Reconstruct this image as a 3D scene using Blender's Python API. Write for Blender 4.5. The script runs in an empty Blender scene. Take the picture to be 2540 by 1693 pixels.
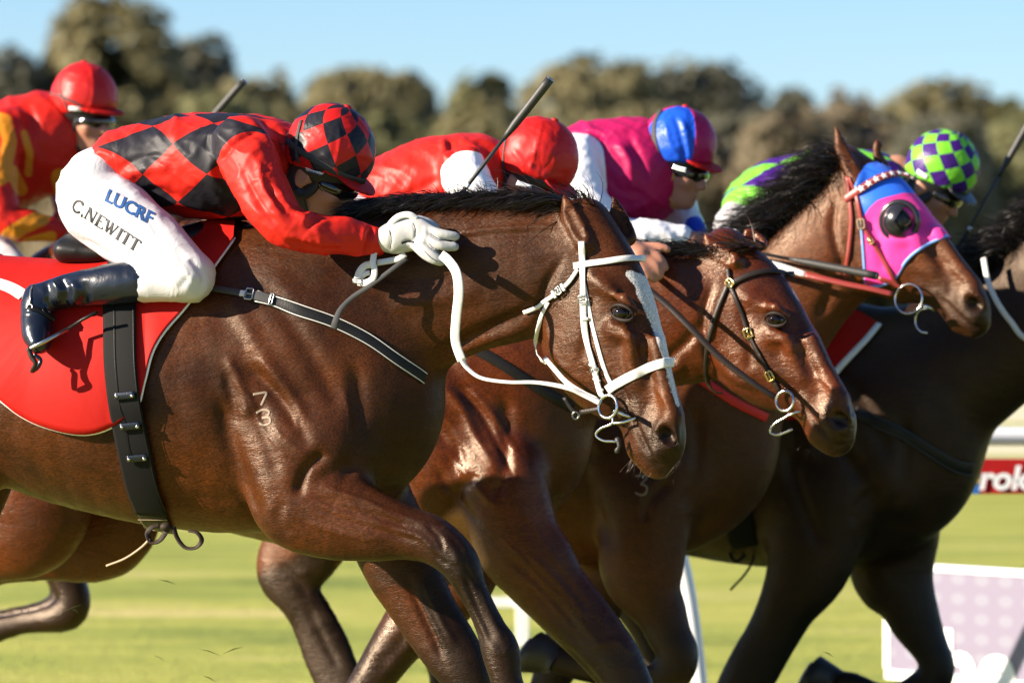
import bpy, bmesh, math, random
import numpy as np
from mathutils import Vector, Matrix
from mathutils.bvhtree import BVHTree

# ------------------------------------------------------------------ camera, sky, sun, exposure
scene = bpy.context.scene
COL = scene.collection
FPX = 12367.0                      # focal length in pixels of the 2540-wide frame
CX, CY = 1270.0, 846.5
CAM = np.array([0.0, -13.0, 1.30])
cam_data = bpy.data.cameras.new("camera")
cam = bpy.data.objects.new("camera", cam_data)
COL.objects.link(cam)
cam.location = CAM
cam.rotation_euler = (math.radians(90), 0, 0)
cam_data.sensor_width = 36.0
cam_data.lens = 36.0 * FPX / 2540.0
cam_data.clip_start = 0.5
cam_data.clip_end = 3000.0
cam_data.dof.use_dof = True
cam_data.dof.focus_distance = 12.85
cam_data.dof.aperture_fstop = 3.5
cam_data.dof.aperture_blades = 9
scene.camera = cam

SUN_AZ = 75.5      # degrees to the left of the direction from the subject to the camera
SUN_EL = 23.0
to_sun = Vector((-math.sin(math.radians(SUN_AZ)) * math.cos(math.radians(SUN_EL)),
                 -math.cos(math.radians(SUN_AZ)) * math.cos(math.radians(SUN_EL)),
                 math.sin(math.radians(SUN_EL))))
world = bpy.data.worlds.new("World")
scene.world = world
world.use_nodes = True
wn = world.node_tree
bg = wn.nodes["Background"]
sky = wn.nodes.new("ShaderNodeTexSky")
sky.sky_type = 'NISHITA'
sky.sun_disc = False
sky.sun_elevation = math.radians(SUN_EL)
sky.sun_rotation = math.atan2(to_sun.x, to_sun.y)
sky.air_density = 1.0
sky.dust_density = 0.0
sky.ozone_density = 6.0
tint = wn.nodes.new("ShaderNodeMix"); tint.data_type = 'RGBA'; tint.blend_type = 'MULTIPLY'
tint.inputs[0].default_value = 1.0; tint.inputs[7].default_value = (1.0, 1.0, 1.06, 1)
wn.links.new(sky.outputs[0], tint.inputs[6])
wn.links.new(tint.outputs[2], bg.inputs[0])
bg.inputs[1].default_value = 0.060
sun_data = bpy.data.lights.new("sun", 'SUN')
sun_data.energy = 5.0
sun_data.angle = math.radians(0.5)
sun_data.color = (1.0, 0.87, 0.70)
sun = bpy.data.objects.new("sun", sun_data)
COL.objects.link(sun)
sun.rotation_euler = to_sun.to_track_quat('Z', 'Y').to_euler()
scene.view_settings.view_transform = 'Standard'
scene.view_settings.look = 'None'
scene.view_settings.gamma = 1.0
scene.view_settings.use_curve_mapping = False
scene.view_settings.exposure = 1.55
scene.cycles.max_bounces = 6
scene.cycles.diffuse_bounces = 3
scene.cycles.glossy_bounces = 3
scene.cycles.transmission_bounces = 4
scene.cycles.use_denoising = True

# ------------------------------------------------------------------ object helpers
def tag(o, label=None, cat=None, group=None, kind=None):
    if label: o["label"] = label
    if cat: o["category"] = cat
    if group: o["group"] = group
    if kind: o["kind"] = kind
    return o

def empty(name, loc=(0, 0, 0)):
    o = bpy.data.objects.new(name, None)
    COL.objects.link(o)
    o.location = loc
    o.empty_display_size = 0.1
    return o

def mesh_obj(name, V, F, mat, parent=None, smooth=True, attrs=None, world_matrix=None):
    """One mesh object. Vertices are in world space unless world_matrix is given; a child keeps its world place."""
    me = bpy.data.meshes.new(name)
    V = np.asarray(V, dtype=np.float32)
    if isinstance(F, np.ndarray):
        nf, k = F.shape
        me.vertices.add(len(V)); me.vertices.foreach_set("co", V.ravel())
        me.loops.add(nf * k); me.loops.foreach_set("vertex_index", F.astype(np.int32).ravel())
        me.polygons.add(nf)
        me.polygons.foreach_set("loop_start", np.arange(0, nf * k, k, dtype=np.int32))
        me.polygons.foreach_set("loop_total", np.full(nf, k, dtype=np.int32))
    else:
        me.from_pydata(V.tolist(), [], [list(f) for f in F])
    if smooth:
        me.polygons.foreach_set("use_smooth", np.ones(len(me.polygons), dtype=bool))
    if attrs:
        for n, a in attrs.items():
            a = np.asarray(a, dtype=np.float32)
            if a.ndim == 1:
                at = me.attributes.new(n, 'FLOAT', 'POINT'); at.data.foreach_set("value", a)
            elif a.shape[1] == 3:
                at = me.attributes.new(n, 'FLOAT_VECTOR', 'POINT'); at.data.foreach_set("vector", a.ravel())
    me.update(); me.validate()
    me.materials.append(mat)
    o = bpy.data.objects.new(name, me)
    COL.objects.link(o)
    M = world_matrix if world_matrix is not None else Matrix.Identity(4)
    if parent is not None:
        o.parent = parent
        o.matrix_parent_inverse = Matrix.Identity(4)
        o.matrix_basis = MW(parent).inverted() @ M
    else:
        o.matrix_basis = M
    return o

def MW(o):
    m = o.matrix_basis.copy()
    if o.parent is not None:
        m = MW(o.parent) @ m
    return m

# ------------------------------------------------------------------ pixels of the photograph -> rays
def ray(px, py):
    return np.array([(px - CX) / FPX, 1.0, -(py - CY) / FPX])

def at(px, py, y):
    """World point seen at pixel (px,py) at world depth y."""
    d = ray(px, py)
    return CAM + d * (y - CAM[1])

def proj(P):
    P = np.atleast_2d(P)
    t = P[:, 1] - CAM[1]
    return np.stack([CX + FPX * (P[:, 0] - CAM[0]) / t, CY - FPX * (P[:, 2] - CAM[2]) / t], 1)

class Frame:
    """A vertical body plane: heading f turned yaw degrees towards the camera, n pointing away from it."""
    def __init__(self, px, py, y, yaw):
        a = math.radians(yaw)
        self.f = np.array([math.cos(a), -math.sin(a), 0.0])
        self.n = np.array([math.sin(a), math.cos(a), 0.0])
        o = at(px, py, y)
        self.o = np.array([o[0], o[1], 0.0])
    def pt(self, px, py, s=0.0):
        d = ray(px, py)
        t = (np.dot(self.o - CAM, self.n) - s) / np.dot(d, self.n)
        return CAM + d * t
    def loc(self, P):
        P = np.atleast_2d(P) - self.o
        return np.stack([P @ self.f, P @ self.n, P[:, 2]], 1)
    def wor(self, L):
        L = np.atleast_2d(L)
        return self.o + L[:, :1] * self.f + L[:, 1:2] * self.n + L[:, 2:3] * np.array([0, 0, 1.0])
    def l(self, px, py, s=0.0):
        return self.loc(self.pt(px, py, s))[0]
    def matrix(self):
        M = Matrix.Identity(4)
        for i in range(3):
            M[i][0] = self.f[i]; M[i][1] = self.n[i]; M[i][3] = self.o[i]
        M[2][2] = 1.0
        return M

# ------------------------------------------------------------------ implicit sculpting (smooth unions on a grid)
def cat(P, n):
    """Catmull-Rom through the rows of P, n sub-steps per span."""
    P = np.asarray(P, dtype=float)
    if len(P) < 3 or n < 2:
        out = [P[0] + (P[-1] - P[0]) * i / max(n, 1) for i in range(max(n, 1) + 1)] if len(P) == 2 else list(P)
        return np.array(out)
    Q = np.vstack([2 * P[0] - P[1], P, 2 * P[-1] - P[-2]])
    out = []
    for i in range(1, len(Q) - 2):
        p0, p1, p2, p3 = Q[i - 1], Q[i], Q[i + 1], Q[i + 2]
        for j in range(n):
            t = j / n
            out.append(0.5 * ((2 * p1) + (-p0 + p2) * t + (2 * p0 - 5 * p1 + 4 * p2 - p3) * t * t + (-p0 + 3 * p1 - 3 * p2 + p3) * t ** 3))
    out.append(P[-1])
    return np.array(out)

class Vol:
    def __init__(self, lo, hi, h, fine=()):
        """fine: (axis, lo, hi, h) ranges with a finer step."""
        self.ax = []
        for a in range(3):
            cuts = [(lo[a], hi[a], h)]
            x = lo[a]; pts = [x]
            while x < hi[a]:
                st = h
                for (fa, fl, fh, fs) in fine:
                    if fa == a and fl <= x <= fh: st = min(st, fs)
                x += st; pts.append(x)
            self.ax.append(np.array(pts, dtype=np.float32))
        self.d = np.full([len(a) for a in self.ax], 9.0, dtype=np.float32)
    def box(self, lo, hi):
        sl = []
        for a in range(3):
            i0 = max(0, int(np.searchsorted(self.ax[a], lo[a])) - 1)
            i1 = min(len(self.ax[a]), int(np.searchsorted(self.ax[a], hi[a])) + 1)
            if i1 <= i0: return None, None
            sl.append(slice(i0, i1))
        sl = tuple(sl)
        X = self.ax[0][sl[0]][:, None, None]; Y = self.ax[1][sl[1]][None, :, None]; Z = self.ax[2][sl[2]][None, None, :]
        return sl, (X, Y, Z)
    def mix(self, sl, d, k, mode):
        a = self.d[sl]
        if mode == 'add':
            hh = np.maximum(k - np.abs(a - d), 0) / k
            self.d[sl] = np.minimum(a, d) - hh * hh * k * 0.25
        else:
            d = -d
            hh = np.maximum(k - np.abs(a - d), 0) / k
            self.d[sl] = np.maximum(a, d) + hh * hh * k * 0.25
    def chain(self, C, A, B, L=(0, 1, 0), k=0.03, n=4, mode='add', grow=0.0):
        """Swept ellipse: centres C, in-plane radii A, lateral radii B (along L)."""
        C = np.asarray(C, dtype=float)
        A = np.broadcast_to(np.asarray(A, dtype=float), (len(C),)); B = np.broadcast_to(np.asarray(B, dtype=float), (len(C),))
        R = cat(np.hstack([C, A[:, None], B[:, None]]), n)
        P = R[:, :3]; a_ = np.maximum(R[:, 3], 0.002) + grow; b_ = np.maximum(R[:, 4], 0.002) + grow
        L = np.asarray(L, dtype=float); L = L / np.linalg.norm(L)
        m = max(a_.max(), b_.max()) + k + 0.02
        sl, G = self.box(P.min(0) - m, P.max(0) + m)
        if sl is None: return
        shape = tuple(s.stop - s.start for s in sl)
        D = np.full(shape, 9.0, dtype=np.float32)
        for i in range(len(P) - 1):
            mm = max(a_[i], a_[i + 1], b_[i], b_[i + 1]) + k + 0.02
            lo = np.minimum(P[i], P[i + 1]) - mm; hi = np.maximum(P[i], P[i + 1]) + mm
            sub, g = self.box(lo, hi)
            if sub is None: continue
            s2 = tuple(slice(max(q.start, o.start) - o.start, min(q.stop, o.stop) - o.start) for q, o in zip(sub, sl))
            X = G[0][s2[0]]; Y = G[1][:, s2[1]]; Z = G[2][:, :, s2[2]]
            d = P[i + 1] - P[i]; dd = max(float(d @ d), 1e-12)
            x = X - np.float32(P[i][0]); y = Y - np.float32(P[i][1]); z = Z - np.float32(P[i][2])
            t = np.clip((x * np.float32(d[0]) + y * np.float32(d[1]) + z * np.float32(d[2])) / np.float32(dd), 0, 1)
            qx = x - t * np.float32(d[0]); qy = y - t * np.float32(d[1]); qz = z - t * np.float32(d[2])
            ql = qx * np.float32(L[0]) + qy * np.float32(L[1]) + qz * np.float32(L[2])
            q2 = np.maximum(qx * qx + qy * qy + qz * qz - ql * ql, 0)
            a = a_[i] + t * (a_[i + 1] - a_[i]); b = b_[i] + t * (b_[i + 1] - b_[i])
            ql2 = ql * ql
            r = np.sqrt(q2 / (a * a) + ql2 / (b * b)) + 1e-6
            g1 = np.sqrt(q2 / (a ** 4) + ql2 / (b ** 4)) + 1e-6
            dist = r * (r - 1) / g1
            dist = np.where(r < 0.3, -np.minimum(a, b) * 0.7, dist)
            D[s2] = np.minimum(D[s2], dist)
        self.mix(sl, D, k, mode)
    def ell(self, c, r, ax=None, k=0.03, mode='add', grow=0.0):
        """Ellipsoid: centre, radii along the rows of ax."""
        c = np.asarray(c, dtype=float); r = np.asarray(r, dtype=float) + grow
        ax = np.eye(3) if ax is None else np.asarray(ax, dtype=float)
        m = r.max() + k + 0.02
        sl, (X, Y, Z) = self.box(c - m, c + m)
        if sl is None: return
        x = X - np.float32(c[0]); y = Y - np.float32(c[1]); z = Z - np.float32(c[2])
        k0 = 0; k1 = 0
        for i in range(3):
            q = x * np.float32(ax[i][0]) + y * np.float32(ax[i][1]) + z * np.float32(ax[i][2])
            k0 = k0 + (q / r[i]) ** 2; k1 = k1 + (q / r[i] ** 2) ** 2
        k0 = np.sqrt(k0) + 1e-6; k1 = np.sqrt(k1) + 1e-6
        d = k0 * (k0 - 1) / k1
        d = np.where(k0 < 0.3, -r.min() * 0.7, d).astype(np.float32)
        self.mix(sl, d, k, mode)
    def mesh(self, smooth=2):
        d = self.d
        ins = d < 0
        nx, ny, nz = d.shape
        c = np.zeros((nx - 1, ny - 1, nz - 1), dtype=np.uint8)
        for i in (0, 1):
            for j in (0, 1):
                for k in (0, 1):
                    c += ins[i:nx - 1 + i, j:ny - 1 + j, k:nz - 1 + k]
        act = (c > 0) & (c < 8)
        I = np.argwhere(act)
        idx = np.full(act.shape, -1, dtype=np.int64); idx[act] = np.arange(len(I))
        acc = np.zeros((len(I), 3)); cnt = np.zeros(len(I))
        corner = [(i, j, k) for i in (0, 1) for j in (0, 1) for k in (0, 1)]
        axs = self.ax
        def coord(I, o):
            return np.stack([axs[a][I[:, a] + o[a]] for a in range(3)], 1)
        vals = {o: d[I[:, 0] + o[0], I[:, 1] + o[1], I[:, 2] + o[2]] for o in corner}
        for o in corner:
            for a in range(3):
                if o[a]: continue
                p = list(o); p[a] = 1; p = tuple(p)
                v0, v1 = vals[o], vals[p]
                m = (v0 < 0) != (v1 < 0)
                if not m.any(): continue
                t = v0[m] / (v0[m] - v1[m])
                c0 = coord(I[m], o); c1 = coord(I[m], p)
                acc[m] += c0 + (c1 - c0) * t[:, None]; cnt[m] += 1
        V = acc / cnt[:, None]
        F = []
        for a in range(3):
            b, e = (a + 1) % 3, (a + 2) % 3
            s0 = [slice(None)] * 3; s1 = [slice(None)] * 3
            s0[a] = slice(0, d.shape[a] - 1); s1[a] = slice(1, d.shape[a])
            for q in (b, e):
                s0[q] = slice(1, d.shape[q] - 1); s1[q] = slice(1, d.shape[q] - 1)
            i0 = ins[tuple(s0)]; i1 = ins[tuple(s1)]
            E = np.argwhere(i0 != i1)
            if len(E) == 0: continue
            flip = i0[E[:, 0], E[:, 1], E[:, 2]]
            base = E.copy(); base[:, b] += 1; base[:, e] += 1
            def cell(db, de):
                q = base.copy(); q[:, b] -= db; q[:, e] -= de
                return idx[q[:, 0], q[:, 1], q[:, 2]]
            quad = np.stack([cell(1, 1), cell(0, 1), cell(0, 0), cell(1, 0)], 1)
            quad[~flip] = quad[~flip][:, ::-1]
            F.append(quad)
        F = np.vstack(F)
        F = F[(F >= 0).all(1)]
        V = relax(V, F, smooth)
        return V, F

def relax(V, F, it, w=0.5):
    if it <= 0: return V
    E = np.vstack([F[:, [0, 1]], F[:, [1, 2]], F[:, [2, 3]], F[:, [3, 0]]])
    n = len(V)
    deg = np.bincount(E.ravel(), minlength=n).astype(float); deg[deg == 0] = 1
    for _ in range(it):
        S = np.stack([np.bincount(E[:, 0], V[E[:, 1], a], minlength=n) + np.bincount(E[:, 1], V[E[:, 0], a], minlength=n) for a in range(3)], 1)
        V = V + w * (S / deg[:, None] - V)
    return V

def vnormals(V, F):
    n = np.cross(V[F[:, 2]] - V[F[:, 0]], V[F[:, 3 if F.shape[1] > 3 else 1]] - V[F[:, 1 if F.shape[1] > 3 else 0]])
    N = np.zeros_like(V)
    for j in range(F.shape[1]):
        for a in range(3):
            N[:, a] += np.bincount(F[:, j], n[:, a], minlength=len(V))
    return N / (np.linalg.norm(N, axis=1, keepdims=True) + 1e-12)

def pdist(P, line):
    """Distance of 2D points to a polyline, and the parameter (0..1) along it."""
    line = np.asarray(line, dtype=float)
    seg = np.linalg.norm(np.diff(line, axis=0), axis=1); tot = seg.sum() + 1e-9
    best = np.full(len(P), 1e9); par = np.zeros(len(P)); s0 = 0
    for i in range(len(line) - 1):
        d = line[i + 1] - line[i]; dd = d @ d + 1e-9
        t = np.clip(((P - line[i]) @ d) / dd, 0, 1)
        q = np.linalg.norm(P - (line[i] + t[:, None] * d), axis=1)
        m = q < best
        best[m] = q[m]; par[m] = (s0 + t[m] * seg[i]) / tot
        s0 += seg[i]
    return best, par

def strokes(Vw, N, lst, cond=None):
    """Sculpt ridges (+) and grooves (-) that run along pixel polylines on the camera side: (points, width px, height m)."""
    P = proj(Vw)
    view = CAM - Vw; view /= np.linalg.norm(view, axis=1, keepdims=True)
    fac = np.clip((N * view).sum(1) * 2.5, 0, 1)
    if cond is not None: fac = fac * cond
    off = np.zeros(len(Vw))
    for pts, w, hgt in lst:
        L = cat(np.asarray(pts, dtype=float), 5)
        lo = L.min(0) - 3 * w; hi = L.max(0) + 3 * w
        m = ((P > lo) & (P < hi)).all(1) & (fac > 0)
        if not m.any(): continue
        q, t = pdist(P[m], L)
        off[m] += hgt * np.exp(-(q / w) ** 2) * np.clip(np.minimum(t, 1 - t) * 6 + 0.15, 0, 1) * fac[m]
    return Vw + N * off[:, None]

_lat = np.random.default_rng(77).random((32, 32, 32)).astype(np.float32)
def vnoise(P):
    """Smooth value noise in 0..1 at points P."""
    i = np.floor(P).astype(int); f = P - i; f = f * f * (3 - 2 * f)
    r = 0
    for a in (0, 1):
        for b in (0, 1):
            for c in (0, 1):
                w = (f[:, 0] if a else 1 - f[:, 0]) * (f[:, 1] if b else 1 - f[:, 1]) * (f[:, 2] if c else 1 - f[:, 2])
                r = r + w * _lat[(i[:, 0] + a) % 32, (i[:, 1] + b) % 32, (i[:, 2] + c) % 32]
    return r

def folds(V, N, amp, freq, seed=0.0, R=None, sharp=2.0):
    """Cloth folds: sharp ridges of warped noise pushed out along the normals."""
    P = V if R is None else V @ np.asarray(R).T
    Q = P * np.asarray(freq) + seed
    Q = Q + 0.9 * np.stack([vnoise(Q * .6 + 7.1), vnoise(Q * .6 + 3.3), vnoise(Q * .6 + 11.7)], 1)
    r = (1 - np.abs(2 * vnoise(Q) - 1)) ** sharp
    r2 = (1 - np.abs(2 * vnoise(Q * 2.3 + 5) - 1)) ** sharp
    return V + N * (amp * (r - .35) + amp * .4 * (r2 - .35))[:, None]

def bvh(V, F):
    return BVHTree.FromPolygons([Vector(v) for v in V], [tuple(int(i) for i in f) for f in F])

def cast(trees, px, py):
    d = Vector(ray(px, py)).normalized()
    best = None
    for t in (trees if isinstance(trees, (list, tuple)) else [trees]):
        h = t.ray_cast(Vector(CAM), d)
        if h[0] is not None and (best is None or h[3] < best[2]):
            n = h[1]
            if n.dot(d) > 0: n = -n
            best = (np.array(h[0]), np.array(n), h[3])
    return best

# ------------------------------------------------------------------ ribbons, tubes, lathes
def ribbon_mesh(P, N, w, th, closed=False):
    """A strap: centre points P, surface normals N, width(s) w, thickness th."""
    P = np.asarray(P, dtype=float); N = np.asarray(N, dtype=float); n = len(P)
    w = np.broadcast_to(np.asarray(w, dtype=float), (n,))
    if closed: T = np.roll(P, -1, 0) - np.roll(P, 1, 0)
    else: T = np.gradient(P, axis=0)
    T /= np.linalg.norm(T, axis=1, keepdims=True) + 1e-12
    N = N - (N * T).sum(1, keepdims=True) * T
    N /= np.linalg.norm(N, axis=1, keepdims=True) + 1e-12
    S = np.cross(T, N)
    prof = [(-0.5, 0.0), (-0.5, 0.6), (-0.42, 1.0), (0.42, 1.0), (0.5, 0.6), (0.5, 0.0)]
    V = []
    for a, b in prof:
        V.append(P + S * (a * w)[:, None] + N * (b * th))
    V = np.stack(V, 1).reshape(-1, 3)
    m = len(prof); F = []
    for i in range(n if closed else n - 1):
        i2 = (i + 1) % n
        for j in range(m):
            j2 = (j + 1) % m
            F.append((i * m + j, i * m + j2, i2 * m + j2, i2 * m + j))
    F = [tuple(reversed(f)) for f in F]
    if not closed:
        F.append(tuple(range(m))); F.append(tuple(reversed(range((n - 1) * m, n * m))))
    return V, F

def smooth_rows(A, it=2):
    A = np.array(A, dtype=float)
    for _ in range(it):
        B = A.copy(); B[1:-1] = (A[:-2] + 2 * A[1:-1] + A[2:]) / 4; A = B
    return A

def surf_line(trees, pts, lift=0.002, n=6, fallback=None, sm=3):
    """Pixel polyline dropped on the camera side of a surface: 3D points and normals."""
    L = cat(np.asarray(pts, dtype=float), n) if len(pts) > 2 else np.linspace(pts[0], pts[1], n + 1)
    out = []
    for p in L:
        out.append(cast(trees, p[0], p[1]))
    ok = [i for i, h in enumerate(out) if h is not None]
    P = []; N = []
    for i, h in enumerate(out):
        if h is None:
            if not ok: P.append(at(L[i][0], L[i][1], fallback or 0)); N.append((0, -1, 0)); continue
            j = min(ok, key=lambda q: abs(q - i)); y = out[j][0][1]
            P.append(at(L[i][0], L[i][1], y)); N.append(out[j][1])
        else:
            P.append(h[0]); N.append(h[1])
    N = smooth_rows(N, sm + 2); N /= np.linalg.norm(N, axis=1, keepdims=True)
    P = smooth_rows(P, sm) + N * lift
    return P, N

def strap(name, trees, pts, w, th, mat, parent, lift=0.002, n=6, sm=3):
    P, N = surf_line(trees, pts, lift, n, sm=sm)
    V, F = ribbon_mesh(P, N, w, th)
    return mesh_obj(name, V, F, mat, parent)

def tube_mesh(P, r, seg=10, closed=False, cap=True):
    P = np.asarray(P, dtype=float); n = len(P)
    r = np.broadcast_to(np.asarray(r, dtype=float), (n,))
    T = (np.roll(P, -1, 0) - np.roll(P, 1, 0)) if closed else np.gradient(P, axis=0)
    T /= np.linalg.norm(T, axis=1, keepdims=True) + 1e-12
    u = np.array([0, 0, 1.0]) if abs(T[0][2]) < 0.9 else np.array([1.0, 0, 0])
    U = []
    for i in range(n):
        u = u - (u @ T[i]) * T[i]; u /= np.linalg.norm(u) + 1e-12; U.append(u)
    U = np.array(U); W = np.cross(T, U)
    V = []
    for j in range(seg):
        a = 2 * math.pi * j / seg
        V.append(P + (U * math.cos(a) + W * math.sin(a)) * r[:, None])
    V = np.stack(V, 1).reshape(-1, 3)
    F = []
    for i in range(n if closed else n - 1):
        i2 = (i + 1) % n
        for j in range(seg):
            j2 = (j + 1) % seg
            F.append((i * seg + j, i * seg + j2, i2 * seg + j2, i2 * seg + j))
    if cap and not closed:
        F.append(tuple(reversed(range(seg)))); F.append(tuple(range((n - 1) * seg, n * seg)))
    return V, F

def tube(name, P, r, mat, parent=None, seg=10, closed=False, n=0):
    if n: P = cat(P, n)
    V, F = tube_mesh(P, r if np.ndim(r) == 0 else np.interp(np.linspace(0, 1, len(P)), np.linspace(0, 1, len(r)), r), seg, closed)
    return mesh_obj(name, V, F, mat, parent)

def ring(name, c, nrm, R, r, mat, parent, seg=32, squash=1.0, up=(0, 0, 1)):
    nrm = np.asarray(nrm, dtype=float); nrm /= np.linalg.norm(nrm)
    up = np.asarray(up, dtype=float)
    u = np.cross(up, nrm); u /= np.linalg.norm(u); w = np.cross(nrm, u)
    P = [np.asarray(c) + R * math.cos(2 * math.pi * i / seg) * u + R * squash * math.sin(2 * math.pi * i / seg) * w for i in range(seg)]
    V, F = tube_mesh(P, r, 8, True)
    return mesh_obj(name, V, F, mat, parent)

def join_parts(parts):
    V = []; F = []; o = 0
    for v, f in parts:
        V.append(np.asarray(v, dtype=float)); F += [tuple(int(i) + o for i in q) for q in f]; o += len(v)
    return np.vstack(V), F

def box_mesh(c, ax, half, bev=0.15):
    """Chamfered box around c with axes ax (rows) and half sizes."""
    bm = bmesh.new()
    bmesh.ops.create_cube(bm, size=2.0)
    h = np.asarray(half, dtype=float)
    for v in bm.verts: v.co = Vector((v.co.x * h[0], v.co.y * h[1], v.co.z * h[2]))
    b = bev * h.min()
    if b > 0: bmesh.ops.bevel(bm, geom=list(bm.edges), offset=b, segments=2, affect='EDGES', profile=0.5)
    A = np.asarray(ax, dtype=float)
    V = np.array([v.co[:] for v in bm.verts]) @ A + np.asarray(c)
    bm.verts.index_update()
    F = [tuple(v.index for v in f.verts) for f in bm.faces]
    bm.free()
    return V, F

def uv_sphere(c, r, ax=None, nu=20, nv=12):
    c = np.asarray(c, dtype=float); r = np.broadcast_to(np.asarray(r, dtype=float), (3,))
    A = np.eye(3) if ax is None else np.asarray(ax, dtype=float)
    V = [np.array([0, 0, 1.0])]
    for i in range(1, nv):
        th = math.pi * i / nv
        for j in range(nu):
            ph = 2 * math.pi * j / nu
            V.append(np.array([math.sin(th) * math.cos(ph), math.sin(th) * math.sin(ph), math.cos(th)]))
    V.append(np.array([0, 0, -1.0]))
    F = []
    for j in range(nu): F.append((0, 1 + j, 1 + (j + 1) % nu))
    for i in range(nv - 2):
        for j in range(nu):
            a = 1 + i * nu + j; b = 1 + i * nu + (j + 1) % nu
            F.append((a, a + nu, b + nu, b))
    l = len(V) - 1; s = 1 + (nv - 2) * nu
    for j in range(nu): F.append((l, s + (j + 1) % nu, s + j))
    return (np.array(V) * r) @ A + c, F

# ------------------------------------------------------------------ material helpers
def mat_new(name, color=(0.5, 0.5, 0.5), rough=0.5, spec=0.5, metal=0.0, sheen=0.0):
    m = bpy.data.materials.new(name)
    m.use_nodes = True
    b = m.node_tree.nodes["Principled BSDF"]
    b.inputs["Base Color"].default_value = (*color, 1)
    b.inputs["Roughness"].default_value = rough
    b.inputs["Specular IOR Level"].default_value = spec
    b.inputs["Metallic"].default_value = metal
    if sheen: b.inputs["Sheen Weight"].default_value = sheen
    return m

class G:
    """Tiny node-graph writer."""
    def __init__(self, m):
        self.m = m; self.t = m.node_tree; self.b = self.t.nodes["Principled BSDF"]
    def n(self, typ, **kw):
        x = self.t.nodes.new(typ)
        for k, v in kw.items():
            if k.startswith('i_'):
                key = k[2:]
                key = int(key) if key.isdigit() else key.replace('_', ' ')
                if hasattr(v, 'is_output') or isinstance(v, bpy.types.NodeSocket): self.t.links.new(v, x.inputs[key])
                else: x.inputs[key].default_value = v
            else: setattr(x, k, v)
        return x
    def link(self, a, b): self.t.links.new(a, b)
    def math(self, op, a, b=None, c=None, clamp=False):
        x = self.t.nodes.new("ShaderNodeMath"); x.operation = op; x.use_clamp = clamp
        for i, v in enumerate((a, b, c)):
            if v is None: continue
            if isinstance(v, (int, float)): x.inputs[i].default_value = v
            else: self.t.links.new(v, x.inputs[i])
        return x.outputs[0]
    def mix(self, f, a, b):
        x = self.t.nodes.new("ShaderNodeMix"); x.data_type = 'RGBA'
        for k, v in ((0, f), (6, a), (7, b)):
            if isinstance(v, (int, float)): x.inputs[k].default_value = v
            elif isinstance(v, tuple): x.inputs[k].default_value = (*v, 1)
            else: self.t.links.new(v, x.inputs[k])
        return x.outputs[2]
    def obj(self, scale=(1, 1, 1), rot=(0, 0, 0)):
        tc = self.n("ShaderNodeTexCoord"); mp = self.n("ShaderNodeMapping")
        mp.inputs["Scale"].default_value = scale; mp.inputs["Rotation"].default_value = rot
        self.link(tc.outputs["Object"], mp.inputs["Vector"])
        return mp.outputs[0]
    def noise(self, vec, scale, detail=3, rough=0.5, dist=0.0):
        x = self.n("ShaderNodeTexNoise"); self.link(vec, x.inputs["Vector"])
        x.inputs["Scale"].default_value = scale; x.inputs["Detail"].default_value = detail
        x.inputs["Roughness"].default_value = rough; x.inputs["Distortion"].default_value = dist
        return x.outputs["Fac"]
    def ramp(self, f, stops):
        x = self.n("ShaderNodeValToRGB"); self.link(f, x.inputs[0])
        e = x.color_ramp.elements
        while len(e) < len(stops): e.new(0.5)
        for i, (p, c) in enumerate(stops):
            e[i].position = p; e[i].color = (*c, 1) if len(c) == 3 else c
        return x.outputs[0]
    def attr(self, name, what="Fac"):
        x = self.n("ShaderNodeAttribute"); x.attribute_name = name
        return x.outputs[what]
    def bump(self, h, strength=0.3, dist=0.01, normal=None):
        x = self.n("ShaderNodeBump"); self.link(h, x.inputs["Height"])
        x.inputs["Strength"].default_value = strength; x.inputs["Distance"].default_value = dist
        if normal is not None: self.link(normal, x.inputs["Normal"])
        return x.outputs[0]
    def base(self, s): self.link(s, self.b.inputs["Base Color"])
    def normal(self, s): self.link(s, self.b.inputs["Normal"])
    def roughness(self, s): self.link(s, self.b.inputs["Roughness"])
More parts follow.
